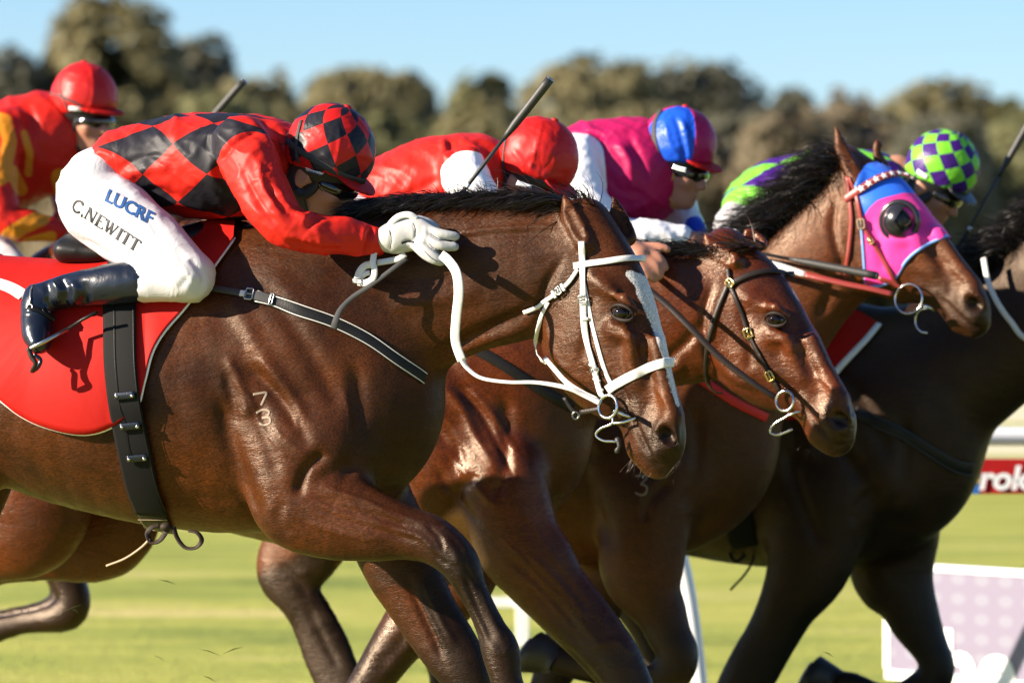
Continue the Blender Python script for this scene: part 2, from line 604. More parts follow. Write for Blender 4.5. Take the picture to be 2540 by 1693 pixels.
# ------------------------------------------------------------------ materials
def coat_mat(name, coat, lite, dark, rough=0.40, spec=0.45, tint=(1.0, 0.80, 0.62)):
    """Short glossy horse hair: base, paler flanks, dark points, white marks; hair grain as fine bump."""
    m = mat_new(name, coat, rough, spec); g = G(m)
    v = g.obj()
    big = g.noise(v, 4.0, 3, 0.55)
    c = g.mix(g.ramp(big, [(0.35, (0, 0, 0)), (0.72, (1, 1, 1))]), coat, lite)
    c = g.mix(g.attr("tan"), c, lite)
    mott = g.noise(v, 38.0, 3, 0.6)
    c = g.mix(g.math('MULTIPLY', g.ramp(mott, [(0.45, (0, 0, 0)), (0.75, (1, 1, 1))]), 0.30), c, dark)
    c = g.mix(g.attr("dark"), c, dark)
    wn_ = g.noise(g.obj((1, 1, 1)), 160.0, 2, 0.5)
    wm = g.ramp(g.math('ADD', g.attr("white"), g.math('MULTIPLY', g.math('SUBTRACT', wn_, 0.5), 0.7)), [(0.36, (0, 0, 0)), (0.66, (1, 1, 1))])
    c = g.mix(wm, c, (0.56, 0.53, 0.50))
    c = g.mix(g.attr("pink"), c, (0.40, 0.18, 0.13))
    h1 = g.noise(g.obj((60, 200, 260), (0, 0.5, 0)), 1.6, 2, 0.6)
    gr = g.ramp(h1, [(0.36, (0.52, 0.52, 0.52)), (0.64, (1.38, 1.38, 1.38))])
    mu = g.n("ShaderNodeMix"); mu.data_type = 'RGBA'; mu.blend_type = 'MULTIPLY'; mu.inputs[0].default_value = 1.0
    g.link(c, mu.inputs[6]); g.link(gr, mu.inputs[7])
    g.base(mu.outputs[2])
    h2 = g.noise(v, 22.0, 3, 0.55)
    h3 = g.noise(g.obj((1, 1, 2.4), (0, 0.7, 0)), 15.0, 2, 0.5, 0.6)
    h0 = g.noise(g.obj((26, 80, 100), (0, 0.5, 0)), 1.0, 2, 0.5)
    nb = g.bump(h1, 0.45, 0.003)
    nb = g.bump(h0, 0.16, 0.006, nb)
    nb = g.bump(h2, 0.12, 0.010, nb)
    nb = g.bump(h3, 0.15, 0.014, nb)
    g.normal(nb)
    rr = g.ramp(g.noise(v, 14.0, 3), [(0.3, (rough - 0.08,) * 3), (0.7, (rough + 0.12,) * 3)])
    g.roughness(rr)
    g.b.inputs["Specular Tint"].default_value = (*tint, 1)
    g.b.inputs["Sheen Roughness"].default_value = 0.4
    return m

def leather_mat(name, col, rough=0.4, scale=220, spec=0.5):
    m = mat_new(name, col, rough, spec); g = G(m)
    v = g.obj()
    n = g.noise(v, scale, 3)
    d = g.noise(v, 30, 3)
    g.base(g.mix(g.math('MULTIPLY', g.ramp(d, [(0.45, (0, 0, 0)), (0.8, (1, 1, 1))]), 0.5), col, tuple(min(1, c * 0.62 + 0.01) for c in col)))
    g.normal(g.bump(n, 0.25, 0.002))
    return m

def cloth_mat(name, col, rough=0.55, weave=420, fold=0.3, spec=0.4, sheen=0.0, fold_scale=9.0, fdist=0.02):
    m = mat_new(name, col, rough, spec); g = G(m)
    v = g.obj()
    w = g.noise(v, weave, 1)
    f = g.noise(v, fold_scale, 3, 0.55, 0.8)
    nb = g.bump(w, 0.12, 0.001)
    if fold: nb = g.bump(f, fold, fdist, nb)
    g.normal(nb)
    g.b.inputs["Sheen Weight"].default_value = sheen
    vv = g.noise(v, 5.0, 3)
    g.base(g.mix(g.math('MULTIPLY', vv, 0.25), col, tuple(c * 0.8 for c in col)))
    return m

def silk_bump(g, v, fold=0.35, fs=7.0):
    f1 = g.noise(v, fs, 2, 0.5, 1.6)
    ridged = g.math('ABSOLUTE', g.math('SUBTRACT', f1, 0.5))
    f2 = g.noise(v, fs * 3.2, 2, 0.5, 0.8)
    w = g.noise(v, 500, 1)
    nb = g.bump(w, 0.05, 0.001)
    nb = g.bump(f2, fold * 0.4, 0.010, nb)
    nb = g.bump(ridged, fold, 0.035, nb)
    g.normal(nb)

def silk_mat(name, col, rough=0.52, fold=0.25, spec=0.22, fs=7.0):
    m = mat_new(name, col, rough, spec); g = G(m)
    silk_bump(g, g.obj(), fold, fs)
    return m

def diamond_mat(name, c1, c2, fold=0.2, rough=0.48, sleeve=None, kind='diamond', fs=7.0, edge=0.5, spec=0.22):
    """Checks read from the cloth's own coordinates (attribute uvd: along, round) and a solid sleeve mask."""
    m = mat_new(name, c1, rough, spec); g = G(m)
    a = g.attr("uvd", "Vector")
    sep = g.n("ShaderNodeSeparateXYZ"); g.link(a, sep.inputs[0])
    u, v = sep.outputs[0], sep.outputs[1]
    if kind == 'diamond':
        p = g.math('FLOOR', g.math('ADD', u, v)); q = g.math('FLOOR', g.math('SUBTRACT', u, v))
        par = g.math('MODULO', g.math('ABSOLUTE', g.math('ADD', p, q)), 2.0)
        f = g.math('GREATER_THAN', par, 0.5)
    else:
        f = g.math('GREATER_THAN', g.math('FRACT', u), 0.5)
    c = g.mix(f, c1, c2)
    if sleeve is not None:
        c = g.mix(g.math('GREATER_THAN', g.attr("sleeve"), 0.5), c, sleeve)
    g.base(c)
    silk_bump(g, g.obj(), fold, fs)
    return m

M = {}
M['coat_a'] = coat_mat("dark_bay_coat", (0.0230, 0.0060, 0.0018), (0.090, 0.0235, 0.0053), (0.0056, 0.0031, 0.0023), 0.38, 0.25)
M['coat_b'] = coat_mat("red_bay_coat", (0.042, 0.0078, 0.0020), (0.105, 0.0215, 0.0044), (0.0066, 0.0030, 0.0020), 0.31, 0.42)
M['coat_c'] = coat_mat("bright_bay_coat", (0.060, 0.0145, 0.0028), (0.105, 0.026, 0.0050), (0.006, 0.0033, 0.0024), 0.42, 0.4)
M['coat_d'] = coat_mat("brown_coat", (0.009, 0.0033, 0.0017), (0.024, 0.008, 0.003), (0.004, 0.0026, 0.002), 0.45, 0.4)
M['mane'] = mat_new("black_mane", (0.010, 0.007, 0.006), 0.42, 0.4)
M['mane_brown'] = mat_new("brown_black_mane", (0.030, 0.014, 0.009), 0.42, 0.4)
M['eye'] = mat_new("horse_eye", (0.006, 0.003, 0.002), 0.06, 0.4)
M['eyelid'] = mat_new("eyelid_skin", (0.012, 0.006, 0.004), 0.6, 0.2)
M['hoof'] = leather_mat("hoof_horn", (0.030, 0.025, 0.022), 0.5, 60)
M['steel'] = mat_new("steel", (0.62, 0.62, 0.62), 0.16, 0.5, 1.0)
M['dull_steel'] = mat_new("dull_steel", (0.42, 0.42, 0.42), 0.32, 0.5, 1.0)
M['brass'] = mat_new("brass", (0.83, 0.62, 0.22), 0.2, 0.5, 1.0)
M['white_leather'] = leather_mat("white_strap", (0.66, 0.64, 0.60), 0.45)
M['black_leather'] = leather_mat("black_leather", (0.007, 0.0066, 0.0066), 0.45, 220, 0.25)
M['boot'] = leather_mat("boot_leather", (0.006, 0.009, 0.018), 0.25, 120, 0.5)
M['brown_leather'] = leather_mat("dark_brown_leather", (0.016, 0.010, 0.007), 0.45, 220, 0.35)
M['tie_leather'] = leather_mat('tie_leather', (0.028, 0.018, 0.011), 0.65, 220, 0.2)
M['red_leather'] = leather_mat("red_brown_leather", (0.25, 0.030, 0.022), 0.40)
M['grey_web'] = cloth_mat("grey_webbing", (0.055, 0.055, 0.056), 0.7, 700, 0.0, .2)
M['tan_leather'] = leather_mat("raw_tan_leather", (0.30, 0.21, 0.13), 0.6)
M['glove'] = leather_mat("white_glove", (0.40, 0.40, 0.39), 0.6, 90)
M['cloth_red'] = cloth_mat("red_saddle_cloth", (0.36, 0.007, 0.004), 0.65, 500, 0.22, 0.14, 0.0, 4.0, 0.03)
M['white_trim'] = cloth_mat("white_binding", (0.80, 0.80, 0.80), 0.6, 500, 0.0)
M['breeches'] = cloth_mat("white_breeches", (0.52, 0.51, 0.53), 0.6, 500, 0.35, 0.25, 0.0, 16.0, 0.012)
M['white_sleeve'] = silk_mat("white_sleeve", (0.80, 0.80, 0.82), 0.45, 0.4)
M['skin'] = mat_new("skin", (0.40, 0.18, 0.115), 0.5, 0.4)
M['skin'].node_tree.nodes["Principled BSDF"].inputs["Subsurface Weight"].default_value = 0.12
M['skin'].node_tree.nodes["Principled BSDF"].inputs["Subsurface Radius"].default_value = (0.02, 0.008, 0.004)
M['black_cap'] = mat_new("black_neoprene", (0.012, 0.012, 0.014), 0.45, 0.5)
M['tan_strap'] = leather_mat("tan_strap", (0.45, 0.22, 0.07), 0.5)
M['lens'] = mat_new("goggle_lens", (0.010, 0.009, 0.008), 0.05, 0.9)
M['elastic'] = cloth_mat("grey_elastic", (0.035, 0.034, 0.032), 0.7, 800, 0.0)
M['black_elastic'] = cloth_mat("black_elastic", (0.006, 0.006, 0.006), 0.75, 800, 0.0, .15, 0)
M['ink_blue'] = mat_new("blue_print", (0.018, 0.075, 0.23), 0.6, 0.3)
M['ink_black'] = mat_new("black_print", (0.012, 0.012, 0.014), 0.6, 0.3)
M['brand_white'] = mat_new("freeze_brand_hair", (0.22, 0.165, 0.12), 0.6, 0.3)
RED = (0.50, 0.014, 0.007); BLK = (0.013, 0.012, 0.017)
M['silk_a'] = diamond_mat("black_red_diamond_silk", RED, BLK, 0.2, 0.52, RED)
M['cap_a'] = diamond_mat("black_red_diamond_cap", (0.46, 0.010, 0.008), BLK, 0.18, 0.40, None, 'diamond', 9.0)
M['silk_red'] = silk_mat("red_silk", RED, 0.38, 0.35)
M['cap_red'] = silk_mat("red_cap_silk", (0.44, 0.008, 0.006), 0.46, 0.35, 0.30, 5.0)
M['silk_b'] = diamond_mat("red_silk_white_sleeve", RED, RED, 0.22, 0.48, (0.80, 0.80, 0.82))
M['silk_c'] = diamond_mat("cerise_silk_white_sleeve", (0.36, 0.006, 0.075), (0.36, 0.006, 0.075), 0.22, 0.48, (0.80, 0.80, 0.83))
M['cap_c'] = diamond_mat("cerise_blue_quartered_cap", (0.36, 0.006, 0.075), (0.010, 0.075, 0.52), 0.3, 0.40, None, 'quarter', 9.0)
M['silk_d'] = diamond_mat("green_purple_diamond_silk", (0.15, 0.50, 0.03), (0.045, 0.008, 0.15), 0.3, 0.4, (0.80, 0.80, 0.82))
M['cap_d'] = diamond_mat("green_purple_diamond_cap", (0.16, 0.52, 0.03), (0.042, 0.008, 0.14), 0.2, 0.42, None, 'diamond', 8.0)
M['silk_e'] = diamond_mat("red_yellow_silk", (0.46, 0.012, 0.006), (0.46, 0.012, 0.006), 0.22, 0.48, (0.55, 0.20, 0.012))
M['peak_red'] = mat_new('red_peak', (0.40, 0.008, 0.006), 0.6, 0.12)
M['blue_cuff'] = silk_mat("blue_cuff", (0.012, 0.06, 0.55), 0.4)
M['hood'] = diamond_mat("blue_pink_hood", (0.015, 0.14, 0.72), (0.80, 0.035, 0.30), 0.12, 0.5, None, 'diamond', 6.0)
M['hood_pink'] = cloth_mat("pink_hood", (0.80, 0.035, 0.28), 0.5, 500, 0.15)
M['hood_blue'] = cloth_mat("blue_hood", (0.015, 0.13, 0.70), 0.5, 500, 0.15)
M['cup'] = mat_new("blinker_cup", (0.016, 0.016, 0.018), 0.22, 0.6)
M['rubber'] = leather_mat("grip_rubber", (0.025, 0.024, 0.022), 0.55, 300)
M['white_paint'] = mat_new("white_paint", (0.80, 0.80, 0.80), 0.35, 0.5)
# ------------------------------------------------------------------ the place: turf, trees, fences, signs
random.seed(11); rng = np.random.default_rng(11)

def turf_mat():
    m = mat_new("turf", (0.2, 0.25, 0.05), 0.8, 0.2); g = G(m)
    v = g.obj()
    fine = g.noise(g.obj((1, 1, 1)), 3.0, 4, 0.6)
    strip = g.noise(g.obj((0.03, 0.5, 1)), 1.0, 2, 0.5)
    strip2 = g.noise(g.obj((0.30, 0.62, 1)), 1.0, 4, 0.65)
    c = g.ramp(strip2, [(0.32, (0.14, 0.175, 0.032)), (0.44, (0.30, 0.315, 0.056)), (0.56, (0.43, 0.405, 0.085)), (0.68, (0.58, 0.47, 0.19))])
    c = g.mix(g.math('MULTIPLY', g.ramp(strip, [(0.4, (0, 0, 0)), (0.65, (1, 1, 1))]), 0.5), c, (0.29, 0.32, 0.055))
    c = g.mix(g.math('MULTIPLY', fine, 0.35), c, (0.16, 0.22, 0.03))
    g.base(c)
    n1 = g.noise(v, 60.0, 3, 0.6); n2 = g.noise(v, 9.0, 3, 0.6)
    nb = g.bump(n1, 0.6, 0.03); nb = g.bump(n2, 0.4, 0.05, nb)
    g.normal(nb)
    return m
M['turf'] = turf_mat()
gv = []; gf = []
xs = np.linspace(-700, 700, 57); ys = np.concatenate([np.linspace(-60, 60, 61), np.linspace(66, 1500, 60)])
for y in ys:
    for x in xs:
        gv.append((x, y, 0.0))
nx_ = len(xs)
for j in range(len(ys) - 1):
    for i in range(nx_ - 1):
        gf.append((j * nx_ + i, j * nx_ + i + 1, (j + 1) * nx_ + i + 1, (j + 1) * nx_ + i))
ground = mesh_obj("ground", gv, gf, M['turf'])
tag(ground, kind="structure")

def leaf_mat(name, c1, c2):  # distance haze painted in: leaf colours lightened, translucency softens dark sides
    m = mat_new(name, c1, 0.6, 0.25); g = G(m)
    n = g.noise(g.obj(), 0.8, 3); n2 = g.noise(g.obj(), 9.0, 2)
    c = g.mix(g.ramp(n, [(0.35, (0, 0, 0)), (0.65, (1, 1, 1))]), c1, c2)
    c = g.mix(g.math('MULTIPLY', n2, 0.4), c, tuple(x * 0.7 for x in c1))
    g.base(c)
    tr = g.n("ShaderNodeBsdfTranslucent"); g.link(c, tr.inputs[0])
    ms = g.n("ShaderNodeMixShader"); ms.inputs[0].default_value = 0.38
    out = [x for x in g.t.nodes if x.type == 'OUTPUT_MATERIAL'][0]
    g.link(g.b.outputs[0], ms.inputs[1]); g.link(tr.outputs[0], ms.inputs[2]); g.link(ms.outputs[0], out.inputs[0])
    return m
M['leaf_olive'] = leaf_mat("olive_leaves", (0.185, 0.165, 0.078), (0.250, 0.215, 0.105))
M['leaf_dark'] = leaf_mat("dark_leaves", (0.120, 0.120, 0.082), (0.165, 0.155, 0.10))
M['leaf_brown'] = leaf_mat("brown_leaves", (0.19, 0.155, 0.095), (0.245, 0.195, 0.12))
M['leaf_green'] = leaf_mat("green_leaves", (0.155, 0.160, 0.072), (0.215, 0.205, 0.092))
M['bark'] = leather_mat("bark", (0.13, 0.10, 0.075), 0.85, 12, 0.2)

def tree(name, label, group, x, y, hgt, rad, leaf, base=0.18, n=2600, seed=0, thin=.55, size=0.36):
    r = np.random.default_rng(seed)
    root = empty(name, (x, y, 0)); tag(root, label, "tree", group)
    parts = []; tips = []
    top = hgt * 0.62
    P = [np.array([x, y, -.1]), np.array([x + r.normal(0, .1), y, top * .35]), np.array([x + r.normal(0, .25), y + r.normal(0, .2), top * .7]), np.array([x + r.normal(0, .35), y + r.normal(0, .3), top])]
    parts.append(tube_mesh(cat(P, 3), np.linspace(.03 * hgt, .008 * hgt, 10), 8))
    for i in range(7):
        t = r.uniform(.35, 1.0); b = P[0] + (P[3] - P[0]) * t
        a = r.uniform(0, 2 * math.pi); e = np.array([x + math.cos(a) * rad * r.uniform(.5, .85), y + math.sin(a) * rad * r.uniform(.5, .85), hgt * r.uniform(base + .25, .85)])
        mid = (b + e) / 2 + np.array([0, 0, .06 * hgt])
        parts.append(tube_mesh(cat([b, mid, e], 4), np.linspace(.012 * hgt, .003 * hgt, 9), 6)); tips.append(e)
    V, F = join_parts(parts)
    mesh_obj("trunk", V, F, M['bark'], root)
    # crown: leaf sprays through the whole volume, thinned by a noise so that gaps and clumps appear
    m_ = n * 4
    d = r.normal(0, 1, (m_, 3)); d /= np.linalg.norm(d, axis=1, keepdims=True)
    q = r.uniform(0, 1, m_) ** .42
    lob = .86 + .30 * vnoise(d * 1.7 + seed * 3.7) + .10 * (vnoise(d * 5.0 + seed) - .5)
    lob = lob / (np.abs(d) ** 3.2).sum(1) ** (1 / 3.2) * .86
    c0 = np.array([x, y, hgt * (base + 1) / 2])
    P = c0 + d * (q * lob)[:, None] * np.array([rad, rad, hgt * (1 - base) / 2 * .98])
    keep = vnoise(P * (1.9 / rad) * 1.6 + seed * 1.3) + .30 * vnoise(P * (5.5 / rad) + seed) > thin
    P = P[keep][:n]; d = d[keep][:n]; n = len(P)
    P[:, 2] = np.maximum(P[:, 2], .15)
    sz = size * r.uniform(.6, 1.5, n)
    nn = d + r.normal(0, .28, (n, 3)); nn /= np.linalg.norm(nn, axis=1, keepdims=True)
    t1 = np.cross(nn, r.normal(0, 1, (n, 3))); t1 /= np.linalg.norm(t1, axis=1, keepdims=True); t2 = np.cross(nn, t1)
    Q = np.stack([P + t1 * sz[:, None], P + t2 * sz[:, None] * .6 + nn * .08, P - t1 * sz[:, None], P - t2 * sz[:, None] * .6 - nn * .05], 1).reshape(-1, 3)
    F = np.arange(n * 4).reshape(n, 4)
    mesh_obj("crown", Q, F, M[leaf], root, False)
    return root

def dpx(x): return x * 1.07993
TREES = [  # display px: centre, top, half width, depth, leaf, label
    (20, 62, 120, 150, 'leaf_dark', 'dark tree cut off by the picture edge behind the red and yellow jockey'),
    (270, -75, 150, 152, 'leaf_olive', 'tallest olive tree with open gaps behind the red-capped jockey'),
    (465, 42, 85, 156, 'leaf_dark', 'dark dense tree close beside the tallest olive tree'),
    (585, 112, 95, 146, 'leaf_olive', 'low olive tree between the dark tree and the dip of sky'),
    (845, 92, 150, 150, 'leaf_olive', 'round olive tree above the diamond-patterned jockey cap'),
    (1110, 146, 85, 154, 'leaf_green', 'small green tree behind the upright black whip'),
    (1370, 78, 150, 150, 'leaf_olive', 'broad olive tree behind the cerise and blue cap'),
    (1590, 100, 140, 157, 'leaf_dark', 'dark shoulder of the tree mass right of the cerise cap'),
    (1815, 172, 75, 160, 'leaf_dark', 'small dark tree in the low stretch of skyline'),
    (1945, 188, 70, 154, 'leaf_brown', 'small brownish tree just left of the last round tree'),
    (2160, 142, 145, 150, 'leaf_olive', 'round olive tree above the green and purple cap'),
    (2345, 186, 70, 148, 'leaf_green', 'green tree at the far right edge of the skyline')]
for i, (cx, top, hw, y, lf, lb) in enumerate(TREES):
    d = y + 13.0; k = d / 13.0 / 880.0
    x = (cx - 1176) * k; hgt = 1.3 + (784 - top) * k
    tree("tree", lb, "trees beyond the racecourse", x, y, hgt, hw * k * 1.38, lf, .06, 9000, 20 + i, [.42, .60, .35, .35, .40, .35, .55, .35, .35, .35, .40, .35][i], .24)
UNDER = []
for i in range(22):
    cx = -60 + i * 118 + random.uniform(-30, 30); UNDER.append((cx, random.uniform(185, 265), random.uniform(95, 140), random.uniform(126, 140)))
ORD = "first second third fourth fifth sixth seventh eighth ninth tenth eleventh twelfth thirteenth fourteenth fifteenth sixteenth seventeenth eighteenth nineteenth twentieth twenty-first twenty-second".split()
for i, (cx, top, hw, y) in enumerate(UNDER):
    d = y + 13.0; k = d / 13.0 / 880.0
    x = (cx - 1176) * k; hgt = 1.3 + (784 - top) * k
    lf, cn_ = random.choice([('leaf_olive', 'olive'), ('leaf_brown', 'brownish'), ('leaf_green', 'green'), ('leaf_olive', 'olive'), ('leaf_dark', 'dark'), ('leaf_brown', 'brownish')])
    tree("shrub_tree", "%s bushy tree, %s from the left in the low belt under the tall trees" % (cn_, ORD[i]), "low belt of bushy trees beyond the racecourse", x, y, hgt, hw * k * 1.5, lf, .0, 6000, 60 + i, .30, .24)

# the wood goes on to both sides of the view as one far mass
r0 = np.random.default_rng(99); Q = []
for sgn in (-1, 1):
    for i in range(16):
        cx_ = sgn * (21 + i * 5.2); rad_ = r0.uniform(3.0, 4.6); h_ = r0.uniform(7.5, 11.5); yy = r0.uniform(140, 160); n = 1300
        d = r0.normal(0, 1, (n, 3)); d /= np.linalg.norm(d, axis=1, keepdims=True)
        P = np.array([cx_, yy, h_ * .5]) + d * (r0.uniform(.3, 1, n) ** .4 * (.86 + .3 * vnoise(d * 1.7 + i * 3.1)))[:, None] * np.array([rad_, rad_, h_ * .5]); P[:, 2] = np.maximum(P[:, 2], .1)
        nn = d + r0.normal(0, .28, (n, 3)); nn /= np.linalg.norm(nn, axis=1, keepdims=True)
        t1 = np.cross(nn, r0.normal(0, 1, (n, 3))); t1 /= np.linalg.norm(t1, axis=1, keepdims=True); t2 = np.cross(nn, t1); sz = .5 * r0.uniform(.6, 1.5, n)
        Q.append(np.stack([P + t1 * sz[:, None], P + t2 * sz[:, None] * .6, P - t1 * sz[:, None], P - t2 * sz[:, None] * .6], 1).reshape(-1, 3))
Q = np.vstack(Q); wood = mesh_obj("treeline", Q, np.arange(len(Q)).reshape(-1, 4), M['leaf_olive'], None, False)
tag(wood, "olive wood carrying on along the racecourse to both sides", "wood", None, "stuff")

def board_mesh(x0, x1, y0, y1, z0, z1):
    return box_mesh(((x0 + x1) / 2, (y0 + y1) / 2, (z0 + z1) / 2), np.eye(3), ((x1 - x0) / 2, (y1 - y0) / 2, (z1 - z0) / 2), .12)

# far boarded fence with the red banner
M['cream_paint'] = cloth_mat("cream_paint", (0.72, 0.66, 0.54), 0.5, 200, 0.0)
fence = empty("board_fence", (0, 32, 0)); tag(fence, "long cream boarded fence far behind the darkest horse", "fence")
for i in range(-12, 13):
    v, f = board_mesh(i * 2.4 - .05, i * 2.4 + .05, 32.0, 32.1, -.1, 1.02); mesh_obj("post", v, f, M['cream_paint'], fence, False)
    for z0, z1 in ((.27, .53), (.565, .98)):
        v, f = board_mesh(i * 2.4 + .004, i * 2.4 + 2.396, 31.93, 31.99, z0, z1); mesh_obj("board", v, f, M['cream_paint'], fence, False)

def text_mesh(body, shear=0.0, bold=0.0, space=1.0):
    cu = bpy.data.curves.new("lettering", 'FONT'); cu.body = body; cu.shear = shear; cu.offset = bold; cu.space_character = space; cu.resolution_u = 4
    o = bpy.data.objects.new("lettering", cu); COL.objects.link(o)
    dg = bpy.context.evaluated_depsgraph_get()
    me = bpy.data.meshes.new_from_object(o.evaluated_get(dg))
    bm = bmesh.new(); bm.from_mesh(me)
    bmesh.ops.triangulate(bm, faces=bm.faces[:])
    bm.verts.index_update()
    V = np.array([v.co[:2] for v in bm.verts]); F = [tuple(v.index for v in f.verts) for f in bm.faces]
    bm.free(); bpy.data.objects.remove(o); bpy.data.curves.remove(cu); bpy.data.meshes.remove(me)
    return V, F

def flat_text(name, body, org, xv, yv, mat, parent, **kw):
    V, F = text_mesh(body, **kw)
    P = np.asarray(org) + V[:, :1] * np.asarray(xv) + V[:, 1:2] * np.asarray(yv)
    return mesh_obj(name, P, F, mat, parent, False)

M['banner_red'] = cloth_mat("red_banner", (0.40, 0.010, 0.010), 0.6, 300, 0.1, .2)
M['banner_blue'] = cloth_mat("blue_banner", (0.03, 0.14, 0.45), 0.5, 300, 0.1)
M['letter_white'] = mat_new("white_lettering", (0.82, 0.82, 0.82), 0.5, 0.4)
M['banner_yellow'] = mat_new("yellow_lettering", (0.75, 0.52, 0.10), 0.5, 0.4)
yb = 4.86
bn = empty("banner", at(2430, 1180, yb)); tag(bn, "small red banner with white lettering hung on the rail beyond the darkest horse", "banner")
a, b = at(2432, 1137, yb), at(2780, 1224, yb)
v, f = board_mesh(a[0], b[0], yb, yb + .012, b[2], a[2]); mesh_obj("panel", v, f, M['banner_red'], bn, False)
c0 = at(2380, 1137, yb)
v, f = board_mesh(c0[0], a[0] - .001, yb - .001, yb + .011, b[2], a[2]); mesh_obj("end_panel", v, f, M['banner_blue'], bn, False)
sc_ = .30
flat_text("lettering", "rokes", at(2426, 1212, yb - .006), (.123, 0, 0), (.0, 0, .118), M['letter_white'], bn, shear=0.18, bold=.035)
v, f = board_mesh(c0[0] + .03, a[0] - .006, yb - .006, yb - .004, b[2] + .04, b[2] + .07); mesh_obj("emblem", v, f, M['banner_yellow'], bn, False)
for px_ in (2400, 2560, 2740):
    p = at(px_, 1180, yb + .06); v, f = board_mesh(p[0] - .012, p[0] + .012, yb + .014, yb + .03, b[2] + .02, a[2] + .06); mesh_obj("hanger", v, f, M['white_paint'], bn, False)

# lavender sponsor board, tilted a little
def sign_mat():
    m = mat_new("lavender_board", (0.60, 0.52, 0.74), 0.45, 0.4); g = G(m)
    tc = g.obj((1, 1, 1))
    sep = g.n("ShaderNodeSeparateXYZ"); g.link(tc, sep.inputs[0])
    px_ = g.math('SUBTRACT', g.math('FRACT', g.math('MULTIPLY', sep.outputs[0], 12.8)), .5); pz_ = g.math('SUBTRACT', g.math('FRACT', g.math('MULTIPLY', sep.outputs[2], 13.5)), .5)
    r = g.math('SQRT', g.math('ADD', g.math('MULTIPLY', px_, px_), g.math('MULTIPLY', pz_, pz_)))
    d = g.math('LESS_THAN', r, .3)
    g.base(g.mix(d, (0.180, 0.158, 0.220), (0.200, 0.194, 0.250)))
    return m
M['lavender'] = sign_mat()
ys_ = 6.15
tl = at(2203, 1393, ys_); tr = at(2760, 1426, ys_ - 1.09)   # the board is turned to the left, its right end nearer
X_ = tr - tl; X_[2] = 0; W_ = np.linalg.norm(X_); X_ /= W_; Z_ = np.array([0, 0, 1.0]); Y_ = np.cross(Z_, X_)
def on_board(px, py):
    d = ray(px, py); t = np.dot(tl - Y_ * .016 - CAM, Y_) / np.dot(d, Y_); return CAM + d * t
ax_ = np.array([X_, Y_, Z_])
hgt_ = .44
sg_ = empty("sponsor_board", (tl[0] + .3, ys_, 0)); tag(sg_, "lavender dotted sponsor board with large white letters and a white frame", "sign")
cen = tl + X_ * W_ / 2 - Z_ * hgt_ / 2
v, f = box_mesh(cen, ax_, (W_ / 2 - .02, .012, hgt_ / 2 - .02), .1); mesh_obj("panel", v, f, M['lavender'], sg_, False)
for (c_, h_) in ((cen + Z_ * (hgt_ / 2 - .011), (W_ / 2, .018, .013)), (cen - Z_ * (hgt_ / 2 - .011), (W_ / 2, .018, .019)), (cen - X_ * (W_ / 2 - .011), (.019, .0185, hgt_ / 2 - .032)), (cen + X_ * (W_ / 2 - .011), (.019, .0185, hgt_ / 2 - .032))):
    v, f = box_mesh(c_, ax_, h_, .2); mesh_obj("frame", v, f, M['white_paint'], sg_, False)
o_ = on_board(2326, 1730)
flat_text("lettering", "he", o_, X_ * .47, Z_ * .37, M['letter_white'], sg_, bold=.035)
for q in (.08, W_ - .08):
    p = tl + X_ * q
    v, f = box_mesh((p[0] + Y_[0] * .035, p[1] + Y_[1] * .035, .12), ax_, (.018, .018, .30), .2); mesh_obj("leg", v, f, M['white_paint'], sg_, False)

# white gooseneck running rail behind the field
M['rail_white'] = mat_new("white_rail_plastic", (0.80, 0.81, 0.82), 0.3, 0.5)
yr = 5.0
def goose(px0, label):
    g_ = empty("rail_post", at(px0, 1900, yr)); tag(g_, label, "rail post", "running rail posts")
    b0 = at(px0 + 38, 1693, yr)
    P = [np.array([b0[0] + .012, yr, -.15]), np.array([b0[0] + .006, yr, .0]), at(px0 + 32, 1640, yr), at(px0 + 14, 1500, yr), at(px0 - 8, 1390, yr), at(px0 - 40, 1290, yr), at(px0 - 100, 1190, yr), at(px0 - 190, 1120, yr)]
    mesh_obj("upright", *tube_mesh(cat(P, 5), .0275, 16), M['rail_white'], g_)
    e = P[-1]
    v, f = box_mesh((e[0] - .02, yr, e[2] + .01), np.eye(3), (.05, .03, .018), .3); mesh_obj("bracket", v, f, M['rail_white'], g_, False)
    return e
e_ = goose(1698, "white curved rail post standing behind the folded foreleg, near the hanging black tie")
rl = tube_mesh([np.array([-14.0, yr, e_[2] + .055]), np.array([14.0, yr, e_[2] + .055])], .034, 14)
ro = mesh_obj("running_rail", *rl, M['rail_white']); tag(ro, "white horizontal running rail carried by the curved post behind the horses", "rail")

pw = empty("low_post", at(1296, 1600, 8.3)); tag(pw, "white square post with a low crossbar seen between the near horses' forelegs", "post")
p = at(1296, 1500, 8.3)
v, f = board_mesh(p[0] - .028, p[0] + .028, 8.27, 8.33, -.15, .42); mesh_obj("upright", v, f, M['white_paint'], pw, False)
q0, q1 = at(1130, 1494, 8.3), at(1278, 1494, 8.3)
v, f = board_mesh(q0[0], p[0] - .0285, 8.28, 8.32, q0[2] - .018, q0[2] + .022); mesh_obj("crossbar", v, f, M['white_paint'], pw, False)
# ------------------------------------------------------------------ horses
YAW = 22.0
FA = Frame(900, 900, 0.0, YAW)
FB = Frame(1262, 900, 1.25, YAW)
FC = Frame(1727, 900, 2.15, YAW)
FD = Frame(2236, 900, 2.82, YAW)
FE = Frame(286, 900, 3.40, YAW)

